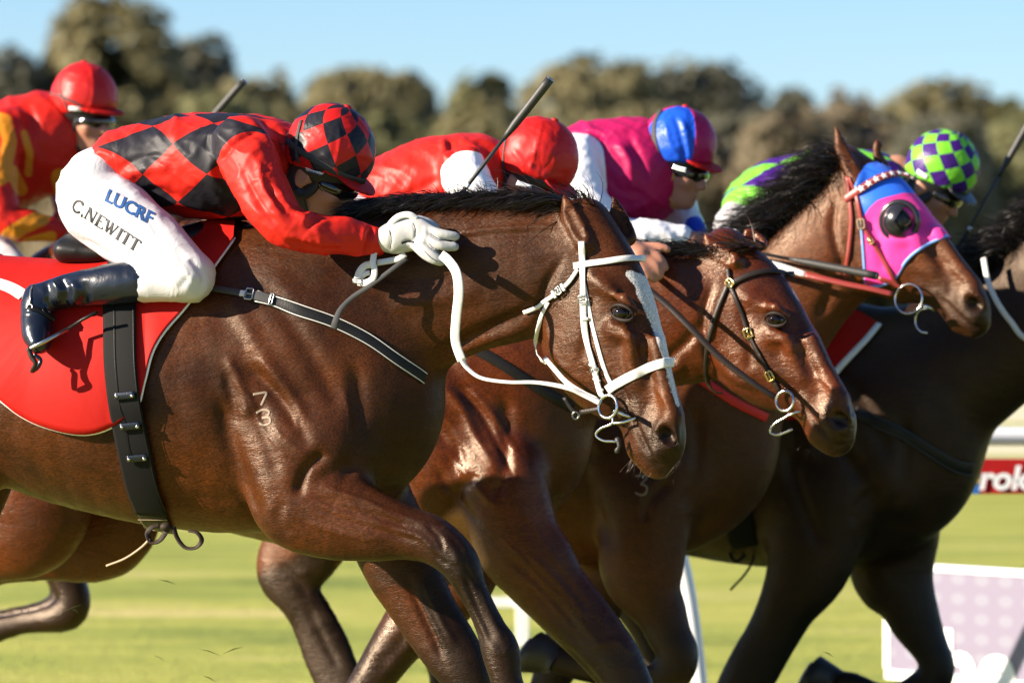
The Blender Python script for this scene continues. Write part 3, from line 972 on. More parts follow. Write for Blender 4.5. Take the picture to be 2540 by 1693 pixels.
# trunk of the near horse as (top px, bottom px, half width): top outline, bottom outline
TRUNK = [(-345, 800, -330, 1030, .13), (-250, 690, -250, 1130, .22), (-110, 640, -120, 1165, .265), (20, 645, 20, 1180, .275),
         (160, 652, 160, 1243, .29), (310, 648, 310, 1284, .30), (460, 618, 450, 1312, .285), (600, 585, 590, 1322, .25),
         (740, 610, 730, 1312, .225), (835, 700, 830, 1270, .20), (885, 830, 885, 1215, .16)]
MUSC = [  # px, py, s, radii (along, lateral, across), tilt degrees, k
    (735, 860, .135, (.21, .075, .11), 58, .05),      # shoulder blade
    (690, 1110, .175, (.15, .060, .12), 70, .05),     # triceps
    (845, 1075, .145, (.13, .070, .080), 70, .05),    # point of shoulder
    (905, 1105, .070, (.11, .075, .070), 80, .04),    # breast, near
    (905, 1105, -.085, (.11, .080, .072), 80, .04),   # breast, far
    (735, 860, -.135, (.21, .075, .11), 58, .05), (690, 1110, -.175, (.15, .060, .12), 70, .05), (845, 1075, -.145, (.13, .070, .080), 70, .05),
    (-200, 800, .10, (.24, .15, .20), 60, .06), (-200, 800, -.10, (.24, .15, .20), 60, .06),
    (600, 610, 0, (.16, .05, .05), 12, .06),          # withers
]
HIND_N = [(-50, 880, -330, 880, .13, .13), (10, 1090, -280, 1110, .14, .12), (-50, 1200, -240, 1230, .14, .09), (-170, 1330, -300, 1290, .13, .06),
          (-330, 1420, -425, 1350, .13, .045), (-390, 1510, -465, 1480, .13, .034), (-450, 1640, -520, 1620, .13, .030), (-490, 1720, -570, 1700, .13, .034), (-560, 1790, -620, 1740, .13, .03)]
HIND_F = [(-50, 880, -330, 880, -.13, .13), (30, 1090, -260, 1110, -.14, .12), (10, 1200, -190, 1230, -.14, .09), (-40, 1330, -170, 1320, -.13, .06),
          (-100, 1470, -200, 1420, -.13, .045), (-90, 1560, -170, 1560, -.13, .034), (-70, 1720, -145, 1720, -.13, .030), (-60, 1790, -140, 1800, -.13, .034), (-20, 1860, -90, 1890, -.13, .03)]

# head of the near horse: front outline px, jaw outline px, half width
HEAD = [(1505, 535, 1395, 590, .070), (1545, 600, 1362, 690, .083), (1590, 680, 1350, 790, .092), (1618, 750, 1352, 860, .090), (1636, 820, 1385, 915, .078),
        (1650, 890, 1452, 958, .064), (1664, 950, 1505, 1000, .055), (1682, 1010, 1540, 1045, .052), (1696, 1065, 1556, 1095, .053), (1684, 1115, 1580, 1135, .040)]
EYE_A = np.array([1542., 775.]); NOS_A = np.array([1654., 1081.])

def simil(eye, nos):
    a = NOS_A - EYE_A; b = np.asarray(nos, float) - np.asarray(eye, float)
    sc = np.linalg.norm(b) / np.linalg.norm(a)
    th = math.atan2(b[1], b[0]) - math.atan2(a[1], a[0])
    R = np.array([[math.cos(th), -math.sin(th)], [math.sin(th), math.cos(th)]]) * sc
    return lambda x, y: tuple(R @ (np.array([x, y], float) - EYE_A) + np.asarray(eye, float)), sc, th

def pair_local(fr_body, fr, p):
    x1, y1, x2, y2, s, b = p
    P1 = fr.pt(x1, y1, s); P2 = fr.pt(x2, y2, s)
    return fr_body.loc((P1 + P2) / 2)[0], np.linalg.norm(P1 - P2) / 2, b

def add_pairs(vol, fb, fr, prs, k, n=4, shift=(0, 0, 0), L=None):
    C, A, B = zip(*[pair_local(fb, fr, p) for p in prs])
    Lv = (0, 1, 0) if L is None else L
    vol.chain(np.array(C) + np.array(shift), A, B, Lv, k, n)

def build_horse(name, label, fr, spec, mat):
    h = spec.get('h', .013)
    lo, hi = spec.get('bounds', ((-1.75, -.46, -.02), (1.25, .46, 2.1)))
    vol = Vol(lo, hi, h, spec.get('fine', ()))
    dz, dzb = spec.get('dz', 0.0), spec.get('dzb', spec.get('dz', 0.0))
    # trunk
    C = []; A = []; B = []
    for (x1, y1, x2, y2, b) in TRUNK:
        t = FA.l(x1, y1); u = FA.l(x2, y2)
        t = t + (0, 0, dz); u = u + (0, 0, dzb)
        C.append((t + u) / 2); A.append(np.linalg.norm(t - u) / 2); B.append(b)
    vol.chain(C, A, B, (0, 1, 0), .05, 3)
    dm = (dz + dzb) / 2
    for (x, y, s, r, tilt, k) in MUSC:
        c = FA.l(x, y, s) + (0, 0, dm)
        a = math.radians(tilt)
        ax = np.array([[math.cos(a), 0, -math.sin(a)], [0, 1, 0], [math.sin(a), 0, math.cos(a)]])
        if x < 800 and x > 0: ax = np.array([[math.cos(a), 0, -math.sin(a)], [0, 1, 0], [math.sin(a), 0, math.cos(a)]])
        vol.ell(c, r, ax, k)
    # neck
    add_pairs(vol, fr, fr, [(x1, y1, x2, y2, spec.get('neck_s', [0] * 9)[i], b) for i, (x1, y1, x2, y2, b) in enumerate(spec['neck'])], .06, 4)
    # legs
    for key in ('nf', 'ff', 'nh', 'fh'):
        prs = spec.get(key)
        if prs is not None:
            add_pairs(vol, fr, fr, prs, .045, 4)
        elif key in ('nh', 'fh'):
            add_pairs(vol, FA, FA, HIND_N if key == 'nh' else HIND_F, .045, 4, (0, 0, dm))
    for (C_, A_, B_, k_) in spec.get('extra', []):
        vol.chain([fr.l(*c) for c in C_], A_, B_, (0, 1, 0), k_)
    # head
    eye, nos = spec['eye'], spec['nos']
    mp, sc, th = simil(eye, nos)
    hy = spec['head_yaw']
    e0 = fr.pt(*mp(1480, 800), spec.get('head_s', 0.0))
    fh = Frame(0, 0, 0, hy); fh.o = np.array([e0[0], e0[1], 0.0])
    Lw = fh.n; Ll = np.array([Lw @ fr.f, Lw @ fr.n, 0])
    dpt = fh.pt(*mp(1480, 800)); dist = dpt[1] - CAM[1]
    ms = sc * dist / 13.0                      # metric scale of the head relative to the near one
    def hl(x, y, s=0.0):
        return fr.loc(fh.pt(*mp(x, y), s * ms))[0]
    C = []; A = []; B = []
    for (x1, y1, x2, y2, b) in HEAD:
        p, q = hl(x1, y1), hl(x2, y2)
        C.append((p + q) / 2); A.append(np.linalg.norm(p - q) / 2); B.append(b * ms)
    vol.chain(C, A, B, Ll, .03, 4)
    def hax(x1, y1, x2, y2):                   # axes: along the px direction, lateral, across
        a = hl(x2, y2) - hl(x1, y1); a /= np.linalg.norm(a)
        c = np.cross(a, Ll); return np.array([a, Ll, c / np.linalg.norm(c)])
    for sg in (1, -1):
        vol.ell(hl(1418, 850, .040 * sg), np.array((.115, .042, .085)) * ms, hax(1400, 760, 1440, 930), .025 * ms)          # cheek
        vol.chain([hl(1470, 690, .075 * sg), hl(1540, 735, .092 * sg), hl(1578, 775, .080 * sg)], np.array([.013, .019, .013]) * ms, np.array([.012, .015, .012]) * ms, Ll, .03 * ms)   # brow
        vol.chain([hl(1520, 815, .082 * sg), hl(1560, 835, .080 * sg), hl(1570, 900, .062 * sg), hl(1582, 950, .05 * sg)], np.array([.016, .016, .012, .008]) * ms, np.array([.012, .013, .010, .008]) * ms, Ll, .035 * ms)   # facial crest
        vol.chain([hl(1628, 850, .035 * sg), hl(1650, 950, .034 * sg), hl(1672, 1030, .034 * sg)], np.array([.022, .022, .024]) * ms, np.array([.018, .02, .022]) * ms, Ll, .03 * ms)    # nasal bone
        vol.ell(hl(1658, 1075, .040 * sg), np.array((.046, .022, .036)) * ms, hax(1640, 1040, 1665, 1115), .02 * ms)        # nostril flare
        vol.ell(hl(1638, 1125, .022 * sg), np.array((.030, .030, .026)) * ms, hax(1600, 1140, 1680, 1120), .02 * ms)        # upper lip
    vol.ell(hl(1592, 1112), np.array((.036, .036, .034)) * ms, hax(1570, 1080, 1620, 1140), .02 * ms)                        # chin
    for sg in (1, -1):
        vol.ell(hl(1542, 776, .108 * sg), np.array((.029, .018, .022)) * ms, hax(1520, 770, 1570, 785), .012 * ms, 'sub')
        vol.ell(hl(1512, 712, .104 * sg), np.array((.026, .016, .014)) * ms, hax(1490, 700, 1540, 730), .03 * ms, 'sub')     # hollow over the eye
        pass
    # ears
    for (base, mid, tip, s, fwd) in spec['ears']:
        b_, m_, t_ = [fr.loc(fh.pt(p[0], p[1], s * ms))[0] for p in (base, mid, tip)]
        bb = b_ - (m_ - b_) * 0.35
        vol.chain([bb, b_, m_, b_ * .25 + m_ * .0 + t_ * .75 + (m_ - (b_ + t_) / 2) * .6, t_], np.array([.024, .026, .025, .016, .003]) * ms, np.array([.024, .022, .018, .011, .003]) * ms, Ll, .010, 4)
        o = fr.loc(fh.o + fh.f * fwd[0] * ms + np.array([0, 0, fwd[1] * ms]) - fh.n * fwd[2] * ms)[0] - fr.loc(fh.o)[0]
        vol.chain([b_ + o, m_ + o, (b_ * .25 + t_ * .75 + (m_ - (b_ + t_) / 2) * .6) + o], np.array([.013, .017, .009]) * ms, np.array([.012, .013, .007]) * ms, Ll, .005, 4, 'sub')
    for sg in (1, -1):
        vol.chain([hl(1640, 1060, .070 * sg), hl(1648, 1078, .060 * sg), hl(1662, 1098, .062 * sg)], np.array([.012, .020, .016]) * ms, np.array([.026, .034, .028]) * ms, Ll, .004, 4, 'sub')
    V, F = vol.mesh(spec.get('smooth', 3))
    del vol
    Vw = fr.wor(V)
    N = vnormals(Vw, F)
    side = fr.loc(Vw)[:, 1] < 0.12
    Vw = strokes(Vw, N, spec.get('strokes', []), side)
    mps = [([mp(*p) for p in pts], w * sc, d * ms) for pts, w, d in HEAD_STROKES]
    Vw = strokes(Vw, N, mps, side)
    if spec.get('tstrokes', True):
        T = []
        for pts, w, d in BODY_STROKES:
            q = []
            for p in pts:
                l = FA.l(p[0], p[1], .2) + (0, 0, dm); q.append(proj(fr.wor(l))[0])
            T.append((q, w * 13 / (13 + fr.o[1]), d))
        Vw = strokes(Vw, N, T, side)
    V = fr.loc(Vw)
    # coat marks, with some shade and turf bounce painted in
    px = proj(Vw)
    z = V[:, 2]
    dark = np.zeros(len(V)); white = np.zeros(len(V)); tan = np.zeros(len(V)); pink = np.zeros(len(V))
    inv = np.linalg.inv(np.array([np.array(mp(1, 0)) - np.array(mp(0, 0)), np.array(mp(0, 1)) - np.array(mp(0, 0))]).T)
    ha = (px - np.array(mp(0, 0))) @ inv.T                     # head px in near-horse coordinates
    P0 = fr.loc(fh.o)[0]
    near_head = (np.linalg.norm(Vw - fh.pt(*mp(1520, 820)), axis=1) < .48 * ms)
    mz = np.clip(1 - np.linalg.norm((ha - (1660, 1120)) / (95, 85), axis=1), 0, 1) * near_head
    dark = np.maximum(dark, np.clip(mz * 2.0, 0, .85))
    es = np.clip(1.25 - np.linalg.norm((ha - EYE_A) / (36, 34), axis=1), 0, 1) * near_head
    dark = np.maximum(dark, es * .6)
    dark = np.maximum(dark, np.clip(1.5 - np.linalg.norm((ha - NOS_A) / (24, 28), axis=1) * 1.0, 0, 1) * near_head * 1.0)
    for lg, lev in spec.get('dark_legs', []):
        q, t = pdist(px, lg)
        w = np.clip((t - lev[0]) / max(lev[1] - lev[0], 1e-3), 0, 1) * (q < lev[2])
        dark = np.maximum(dark, w * .9)
    dark = np.maximum(dark, np.clip((spec.get('dark_z', .62) - z) / .2, 0, 1) * .85)
    for pts, w, a in spec.get('shade_coat', []):                # darker neck and breast; on the hooded horse, shade painted into the colour
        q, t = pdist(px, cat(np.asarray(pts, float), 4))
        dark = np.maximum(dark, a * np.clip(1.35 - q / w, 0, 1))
    if spec.get('belly_tan', True):  # belly tan: partly the hair's colour, partly painted bounce from the turf
        bt = np.clip((1.0 + dm - z) / .25, 0, 1) * (z > .7 + dm) * np.clip((-.25 - V[:, 0]) * 5, 0, 1) * np.clip((V[:, 0] + 1.0) * 4, 0, 1)
        tan = np.maximum(tan, bt * .8)
    tn = np.clip(1.1 - np.linalg.norm((ha - (1640, 985)) / (55, 85), axis=1), 0, 1) * near_head
    tan = np.maximum(tan, tn)
    tan = np.maximum(tan, np.clip(1.2 - np.linalg.norm((ha - (1575, 860)) / (50, 80), axis=1), 0, 1) * near_head * .8)
    lh = (Vw - fh.o) @ fh.n
    for (pts, wid) in spec.get('blaze', []):
        q, t = pdist(px, cat(np.asarray(pts, float), 5))
        ww = np.interp(t, np.linspace(0, 1, len(wid)), wid)
        white = np.maximum(white, np.clip(.5 - (q - ww) / 9.0, 0, 1) * near_head)
    pk = np.clip(1.3 - np.linalg.norm((ha - NOS_A) / (22, 26), axis=1), 0, 1) * near_head * 0
    for (pts, w, a) in spec.get('pink', []):
        q, t = pdist(px, np.asarray(pts, float))
        pink = np.maximum(pink, np.clip(1.4 - q / w, 0, 1) * a)
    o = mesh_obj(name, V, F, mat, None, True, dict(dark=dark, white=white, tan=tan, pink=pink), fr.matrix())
    tag(o, label, "horse", "racehorses galloping past")
    try:
        o.cycles.shadow_terminator_geometry_offset = 0.35
        o.cycles.shadow_terminator_offset = 0.12
    except AttributeError: pass
    tree = bvh(Vw, F)
    # eyes
    for sg in (1, -1):
        c = fh.pt(*mp(1543, 777), .0885 * sg * ms)
        v, f = uv_sphere(c, .0235 * ms)
        mesh_obj("eye", v, f, M['eye'], o)
        for up in (1, -1):
            P = []
            for a in np.linspace(0, math.pi, 13):
                dx = -math.cos(a) * 28; dy = -up * math.sin(a) * (20 if up > 0 else 17) + dx * .22
                P.append(fh.pt(*mp(1543 + dx, 777 + dy), (.0965 + .0085 * math.sin(a)) * sg * ms))
            v, f = tube_mesh(P, np.interp(np.linspace(0, 1, 13), [0, .5, 1], [.003, .0062, .003]) * ms, 8)
            mesh_obj("eyelid", v, f, M['eyelid'], o)
    return dict(o=o, tree=tree, fr=fr, fh=fh, mp=mp, sc=sc, ms=ms, V=Vw, F=F)

HEAD_STROKES = [
    ([(1566, 1024), (1582, 1062), (1600, 1105), (1625, 1146), (1650, 1156)], 4.5, -.007),       # mouth
    ([(1580, 1020), (1600, 1062), (1618, 1105), (1640, 1140)], 7, .003),
    ([(1520, 1010), (1550, 1060), (1560, 1100)], 7, -.004),
    ([(1500, 815), (1540, 822), (1580, 812)], 6, -.003),
    ([(1590, 860), (1600, 920), (1615, 960)], 12, -.006),                     # hollow under the crest
    ([(1610, 990), (1590, 1040)], 9, -.004),
    ([(1350, 760), (1365, 850), (1400, 915), (1460, 955)], 9, .003),
    ([(1455, 720), (1462, 800), (1440, 900)], 14, -.006),                     # behind the cheek muscle
    ([(1636, 1048), (1622, 1078), (1636, 1112), (1668, 1124)], 6, .003),      # nostril rim
    ([(1500, 930), (1540, 960), (1560, 1000)], 10, -.004),
    ([(1575, 930), (1625, 960), (1668, 1020)], 5, .003),
    ([(1395, 640), (1352, 715), (1338, 800), (1345, 872), (1388, 930), (1450, 968)], 10, -.010),
]
BODY_STROKES = [
    ([(545, 980), (565, 1080), (600, 1190), (645, 1300)], 22, -.014),         # behind the triceps
    ([(810, 1120), (760, 1165), (735, 1230)], 15, -.012),
    ([(640, 700), (720, 800), (800, 930), (850, 1040)], 26, -.010),           # front of the blade
    ([(560, 720), (640, 860), (740, 1000)], 22, .008),
    ([(600, 900), (690, 985), (770, 1110)], 18, -.009),
    ([(640, 880), (700, 950), (760, 1040)], 14, .006),
    ([(560, 880), (600, 960), (620, 1040)], 14, .007),
    ([(560, 920), (575, 1000), (590, 1060)], 12, -.006),
    ([(880, 900), (890, 1000), (880, 1120), (850, 1200)], 22, -.011),
    ([(430, 1240), (500, 1235), (600, 1240)], 16, -.003),
]
leg_nf = [(850, 1070, 640, 1180, .165, .085), (812, 1140, 655, 1318, .17, .082), (884, 1183, 735, 1352, .17, .072), (978, 1240, 860, 1365, .165, .062), (1046, 1270, 960, 1370, .16, .052),
          (1105, 1289, 1046, 1391, .16, .050), (1175, 1361, 1099, 1421, .16, .050), (1201, 1440, 1130, 1462, .16, .038), (1226, 1497, 1160, 1512, .16, .030), (1257, 1555, 1184, 1572, .16, .031),
          (1288, 1606, 1196, 1622, .16, .037), (1292, 1670, 1216, 1684, .16, .034), (1316, 1740, 1240, 1765, .16, .032)]
leg_ff = [(985, 1150, 850, 1220, -.12, .085), (1046, 1280, 865, 1330, -.12, .075), (1084, 1405, 905, 1400, -.12, .065), (1106, 1467, 942, 1452, -.12, .058), (1141, 1535, 990, 1530, -.12, .052),
          (1193, 1618, 1051, 1618, -.12, .050), (1218, 1670, 1098, 1680, -.12, .046), (1228, 1740, 1132, 1750, -.12, .034), (1236, 1850, 1160, 1850, -.12, .030), (1252, 1930, 1160, 1940, -.12, .036), (1270, 2000, 1200, 2015, -.12, .033)]
SPEC_A = dict(
    h=.0100, smooth=4, fine=((0, -.80, .78, .0065), (2, .55, 1.80, .0065), (1, -.05, .05, .009)), bounds=((-1.75, -.46, -.02), (1.15, .46, 1.85)),
    neck=[(600, 600, 890, 1110, .19), (740, 560, 975, 985, .145), (920, 522, 1075, 925, .115), (1100, 506, 1190, 874, .098), (1270, 500, 1290, 845, .088), (1400, 508, 1375, 800, .078)],
    nf=leg_nf, ff=leg_ff, eye=EYE_A, nos=NOS_A, head_yaw=38.0, head_s=.0,
    ears=[((1442, 585), (1414, 530), (1396, 476), .072, (.012, .0, .018)), ((1552, 575), (1534, 532), (1519, 484), -.072, (.012, .0, .010))],
    blaze=[([(1562, 680), (1596, 708), (1624, 780), (1645, 860), (1656, 900), (1664, 940), (1682, 1005)], [10, 25, 20, 12, 8, 7, 4])],
    dark_legs=[([(700, 1250), (960, 1310), (1120, 1350), (1240, 1610), (1280, 1750)], (.10, .55, 130)), ([(960, 1300), (1060, 1530), (1150, 1650), (1200, 1850)], (.35, .8, 120))],
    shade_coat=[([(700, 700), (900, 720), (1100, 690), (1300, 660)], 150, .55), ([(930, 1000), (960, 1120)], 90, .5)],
    strokes=[
        ([(770, 1225), (860, 1262), (950, 1285), (1035, 1310)], 8, -.006), ([(780, 1260), (870, 1295), (960, 1320), (1040, 1345)], 7, -.005),
        ([(790, 1200), (880, 1235), (970, 1270), (1060, 1300)], 9, .005), ([(760, 1290), (840, 1320), (940, 1340)], 9, .004),
        ([(980, 1310), (1040, 1330), (1080, 1365)], 6, .005), ([(1100, 1330), (1125, 1365), (1140, 1400)], 9, .005), ([(1075, 1375), (1110, 1400)], 6, -.005),
        ([(1150, 1420), (1190, 1520), (1225, 1590)], 7, -.006), ([(1185, 1440), (1220, 1530), (1250, 1590)], 6, .004),
        ([(1010, 1430), (1040, 1500), (1080, 1590), (1100, 1640)], 10, -.008), ([(1050, 1440), (1090, 1530), (1130, 1600)], 7, .005),
        ([(1120, 580), (1250, 566), (1390, 562)], 6, .005), ([(1120, 596), (1250, 582), (1390, 578)], 9, -.004),
        ([(1090, 880), (1200, 820), (1300, 775), (1340, 745)], 16, -.012), ([(1080, 905), (1200, 850), (1320, 812)], 12, .006),
        ([(960, 760), (1080, 740), (1200, 720)], 26, .006), ([(900, 680), (1050, 690), (1200, 660)], 20, -.004),
        ([(770, 1200), (830, 1222), (900, 1238), (990, 1290), (1050, 1330)], 3.5, .0035), ([(860, 1240), (900, 1275), (960, 1300)], 3.5, .003), ([(740, 1250), (800, 1275), (870, 1310), (930, 1325)], 3.5, .003),
        ([(560, 930), (620, 985), (650, 1060), (700, 1120)], 4, .003), ([(610, 860), (660, 930), (720, 1000), (740, 1080)], 4, .003), ([(680, 1060), (720, 1100), (760, 1130)], 4, .0025), ([(850, 960), (870, 1040), (860, 1120)], 4, .003),
        ([(90, 1100), (200, 1150), (330, 1180)], 4, .002), ([(1010, 1440), (1060, 1520), (1100, 1590)], 4, .003), ([(1500, 870), (1530, 900), (1545, 950), (1560, 985)], 3, .0025), ([(1560, 830), (1585, 880), (1600, 930), (1620, 990)], 3, .0025), ([(1405, 820), (1430, 880), (1470, 920)], 3.5, .002),
        ([(1092, 1300), (1130, 1330), (1165, 1372)], 6, .004), ([(1125, 1440), (1165, 1520), (1200, 1600)], 5, -.006), ([(1150, 1400), (1170, 1430), (1200, 1470)], 5, -.004), ([(1060, 1300), (1090, 1335), (1100, 1370)], 5, -.004), ([(1215, 1600), (1240, 1620), (1265, 1610)], 7, .004),
        ([(640, 1000), (660, 1090), (690, 1180)], 18, -.005), ([(700, 1240), (690, 1290), (720, 1330)], 14, -.004),
    ])
SPEC_B = dict(
    h=.0125, smooth=3, dz=-.06, dzb=-.12, fine=((0, -.25, .85, .0075), (2, .60, 1.75, .0075)),
    neck=[(1090, 690, 1310, 1140, .19), (1230, 630, 1405, 1060, .145), (1420, 610, 1530, 1000, .115), (1580, 612, 1640, 965, .098), (1720, 620, 1760, 945, .085), (1840, 620, 1800, 900, .076)],
    nf=[(1340, 1150, 1150, 1250, .165, .085), (1378, 1290, 1185, 1380, .17, .082), (1422, 1375, 1228, 1418, .17, .072), (1456, 1451, 1285, 1468, .165, .062), (1505, 1517, 1345, 1525, .16, .056), (1546, 1566, 1398, 1582, .16, .052),
        (1591, 1635, 1455, 1642, .16, .050), (1625, 1710, 1510, 1720, .16, .046), (1668, 1800, 1590, 1815, .16, .034), (1720, 1900, 1645, 1915, .16, .032), (1760, 1960, 1670, 1985, .16, .037), (1800, 2010, 1730, 2040, .16, .034)],
    ff=[(1060, 1280, 1250, 1330, -.12, .085), (1060, 1390, 1235, 1430, -.12, .074), (1025, 1440, 1190, 1490, -.12, .066), (968, 1506, 1115, 1550, -.12, .056), (922, 1585, 1042, 1610, -.12, .050),
        (875, 1670, 975, 1695, -.12, .046), (820, 1760, 900, 1790, -.12, .036), (750, 1860, 820, 1890, -.12, .030), (700, 1930, 780, 1960, -.12, .036), (650, 1960, 690, 2030, -.12, .032)],
    nh=[(130, 960, -140, 960, .13, .13), (215, 1130, -90, 1180, .14, .12), (205, 1235, -60, 1310, .14, .10), (60, 1330, -140, 1340, .13, .07), (-120, 1440, -230, 1360, .13, .05), (-210, 1500, -300, 1450, .13, .034), (-330, 1640, -390, 1610, .13, .03), (-370, 1700, -450, 1670, .13, .034), (-450, 1740, -500, 1690, .13, .03)],
    fh=[(180, 960, -100, 960, -.13, .13), (370, 1180, 80, 1180, -.14, .11), (375, 1265, 130, 1330, -.14, .09), (200, 1350, 20, 1330, -.13, .065), (40, 1420, -70, 1340, -.13, .05), (-90, 1470, -160, 1400, -.13, .036), (-240, 1600, -300, 1560, -.13, .03), (-290, 1650, -370, 1620, -.13, .034), (-360, 1690, -410, 1640, -.13, .03)],
    eye=(1923, 792), nos=(2083, 1038), head_yaw=34.0,
    ears=[((1810, 640), (1768, 615), (1740, 568), .072, (.012, .0, .022)), ((1880, 600), (1862, 585), (1846, 566), -.072, (.015, .0, .012))],
    blaze=[([(1972, 718), (1985, 735), (1998, 752)], [8, 11, 5])],
    dark_legs=[([(1250, 1350), (1430, 1560), (1520, 1650), (1680, 1900)], (.40, .75, 110)), ([(1150, 1380), (1050, 1530), (960, 1620), (850, 1780)], (.2, .7, 120))],
    pink=[([(1130, 1290), (1160, 1340), (1180, 1390)], 26, .9)],
    strokes=[([(1080, 940), (1140, 1000), (1180, 1080), (1230, 1160)], 10, .007), ([(1060, 1000), (1110, 1060), (1150, 1140)], 9, -.007), ([(1120, 950), (1190, 1020), (1240, 1110), (1280, 1190)], 9, -.007), ([(1160, 960), (1240, 1050), (1290, 1140)], 8, .006), ([(1100, 1100), (1160, 1180), (1230, 1260)], 9, .006), ([(1080, 1160), (1130, 1230), (1190, 1300)], 9, -.006), ([(1280, 1240), (1340, 1330), (1400, 1420)], 4, .003), ([(1240, 1330), (1310, 1400), (1380, 1490)], 4, .003),
             ([(1400, 1600), (1460, 1660), (1520, 1740)], 6, -.006), ([(1470, 1600), (1530, 1592), (1572, 1622)], 8, .005), ([(1330, 1420), (1420, 1520), (1490, 1600)], 5, .004), ([(1300, 1440), (1380, 1530), (1450, 1610)], 5, -.005), ([(1120, 1470), (1060, 1550), (990, 1630)], 5, .004),
             ([(1260, 1380), (1350, 1460), (1440, 1560)], 9, -.006), ([(1310, 1370), (1390, 1450), (1470, 1540)], 8, .005), ([(1380, 1400), (1430, 1480), (1490, 1560)], 7, -.005),
             ([(1640, 900), (1700, 850), (1740, 800)], 14, -.010), ([(1640, 940), (1700, 900)], 12, .006), ([(1075, 1490), (1000, 1580), (930, 1670)], 9, -.006)])
SPEC_C = dict(
    h=.0135, smooth=3, dz=-.10, dzb=-.18, fine=((0, -.1, .95, .009), (2, .85, 1.95, .009)),
    neck=[(1560, 830, 1840, 1150, .19), (1700, 745, 1925, 1030, .15), (1810, 662, 2000, 925, .118), (1915, 580, 2070, 820, .10), (2025, 478, 2130, 745, .086), (2110, 410, 2165, 660, .074)],
    nf=[(1710, 1230, 1500, 1290, .165, .085), (1692, 1370, 1490, 1420, .165, .08), (1682, 1440, 1530, 1480, .165, .066), (1699, 1496, 1572, 1522, .16, .056), (1713, 1566, 1604, 1574, .16, .051), (1731, 1626, 1634, 1612, .16, .05),
        (1716, 1678, 1622, 1644, .16, .044), (1625, 1712, 1600, 1650, .16, .034), (1530, 1705, 1525, 1643, .16, .030), (1450, 1690, 1440, 1612, .16, .036), (1392, 1668, 1372, 1598, .16, .034)],
    ff=[(1650, 1250, 1440, 1270, -.12, .085), (1630, 1370, 1430, 1360, -.12, .075), (1575, 1460, 1430, 1420, -.12, .064), (1530, 1540, 1395, 1490, -.12, .055), (1465, 1625, 1350, 1575, -.12, .05), (1400, 1720, 1315, 1690, -.12, .04), (1360, 1830, 1290, 1820, -.12, .031), (1340, 1920, 1260, 1910, -.12, .036), (1330, 1980, 1270, 1990, -.12, .034)],
    nh=[(960, 980, 690, 980, .13, .13), (960, 1150, 690, 1180, .14, .11), (905, 1270, 690, 1270, .13, .085), (848, 1368, 655, 1340, .13, .058), (795, 1432, 637, 1392, .13, .050), (784, 1468, 672, 1455, .13, .046), (812, 1510, 705, 1500, .13, .040), (842, 1552, 728, 1556, .13, .036),
        (876, 1620, 752, 1625, .13, .034), (906, 1700, 790, 1715, .13, .034), (940, 1790, 830, 1810, .13, .038), (985, 1850, 900, 1880, .13, .034)],
    fh=[(1000, 980, 720, 980, -.13, .13), (1060, 1150, 780, 1180, -.14, .11), (1060, 1270, 860, 1270, -.13, .085), (1040, 1360, 900, 1340, -.13, .058), (1050, 1450, 950, 1400, -.13, .05), (1080, 1540, 1010, 1520, -.13, .036), (1130, 1660, 1060, 1660, -.13, .031), (1150, 1740, 1070, 1750, -.13, .036), (1190, 1800, 1130, 1830, -.13, .034)],
    shade_coat=[([(1450, 1100), (1650, 1180), (1800, 1200)], 180, .55), ([(2330, 760), (2420, 800)], 90, .7)],  # painted shade over trunk and muzzle, the coat itself is bright bay
    eye=(2233, 548), nos=(2418, 752), head_yaw=29.0,
    ears=[((2118, 430), (2088, 370), (2072, 310), .072, (.016, .0, .020)), ((2188, 405), (2180, 372), (2175, 340), -.072, (.02, .0, .004))],
    dark_legs=[([(1600, 1350), (1650, 1500), (1690, 1640), (1600, 1680), (1420, 1650)], (.35, .6, 110)), ([(700, 1380), (760, 1500), (830, 1650), (880, 1800)], (0, .05, 110))],
    strokes=[([(690, 1400), (740, 1440), (760, 1480)], 8, -.007), ([(760, 1500), (800, 1580), (840, 1660)], 8, -.007), ([(730, 1420), (770, 1420)], 8, .005), ([(2080, 640), (2060, 720), (2030, 790)], 14, -.008)])
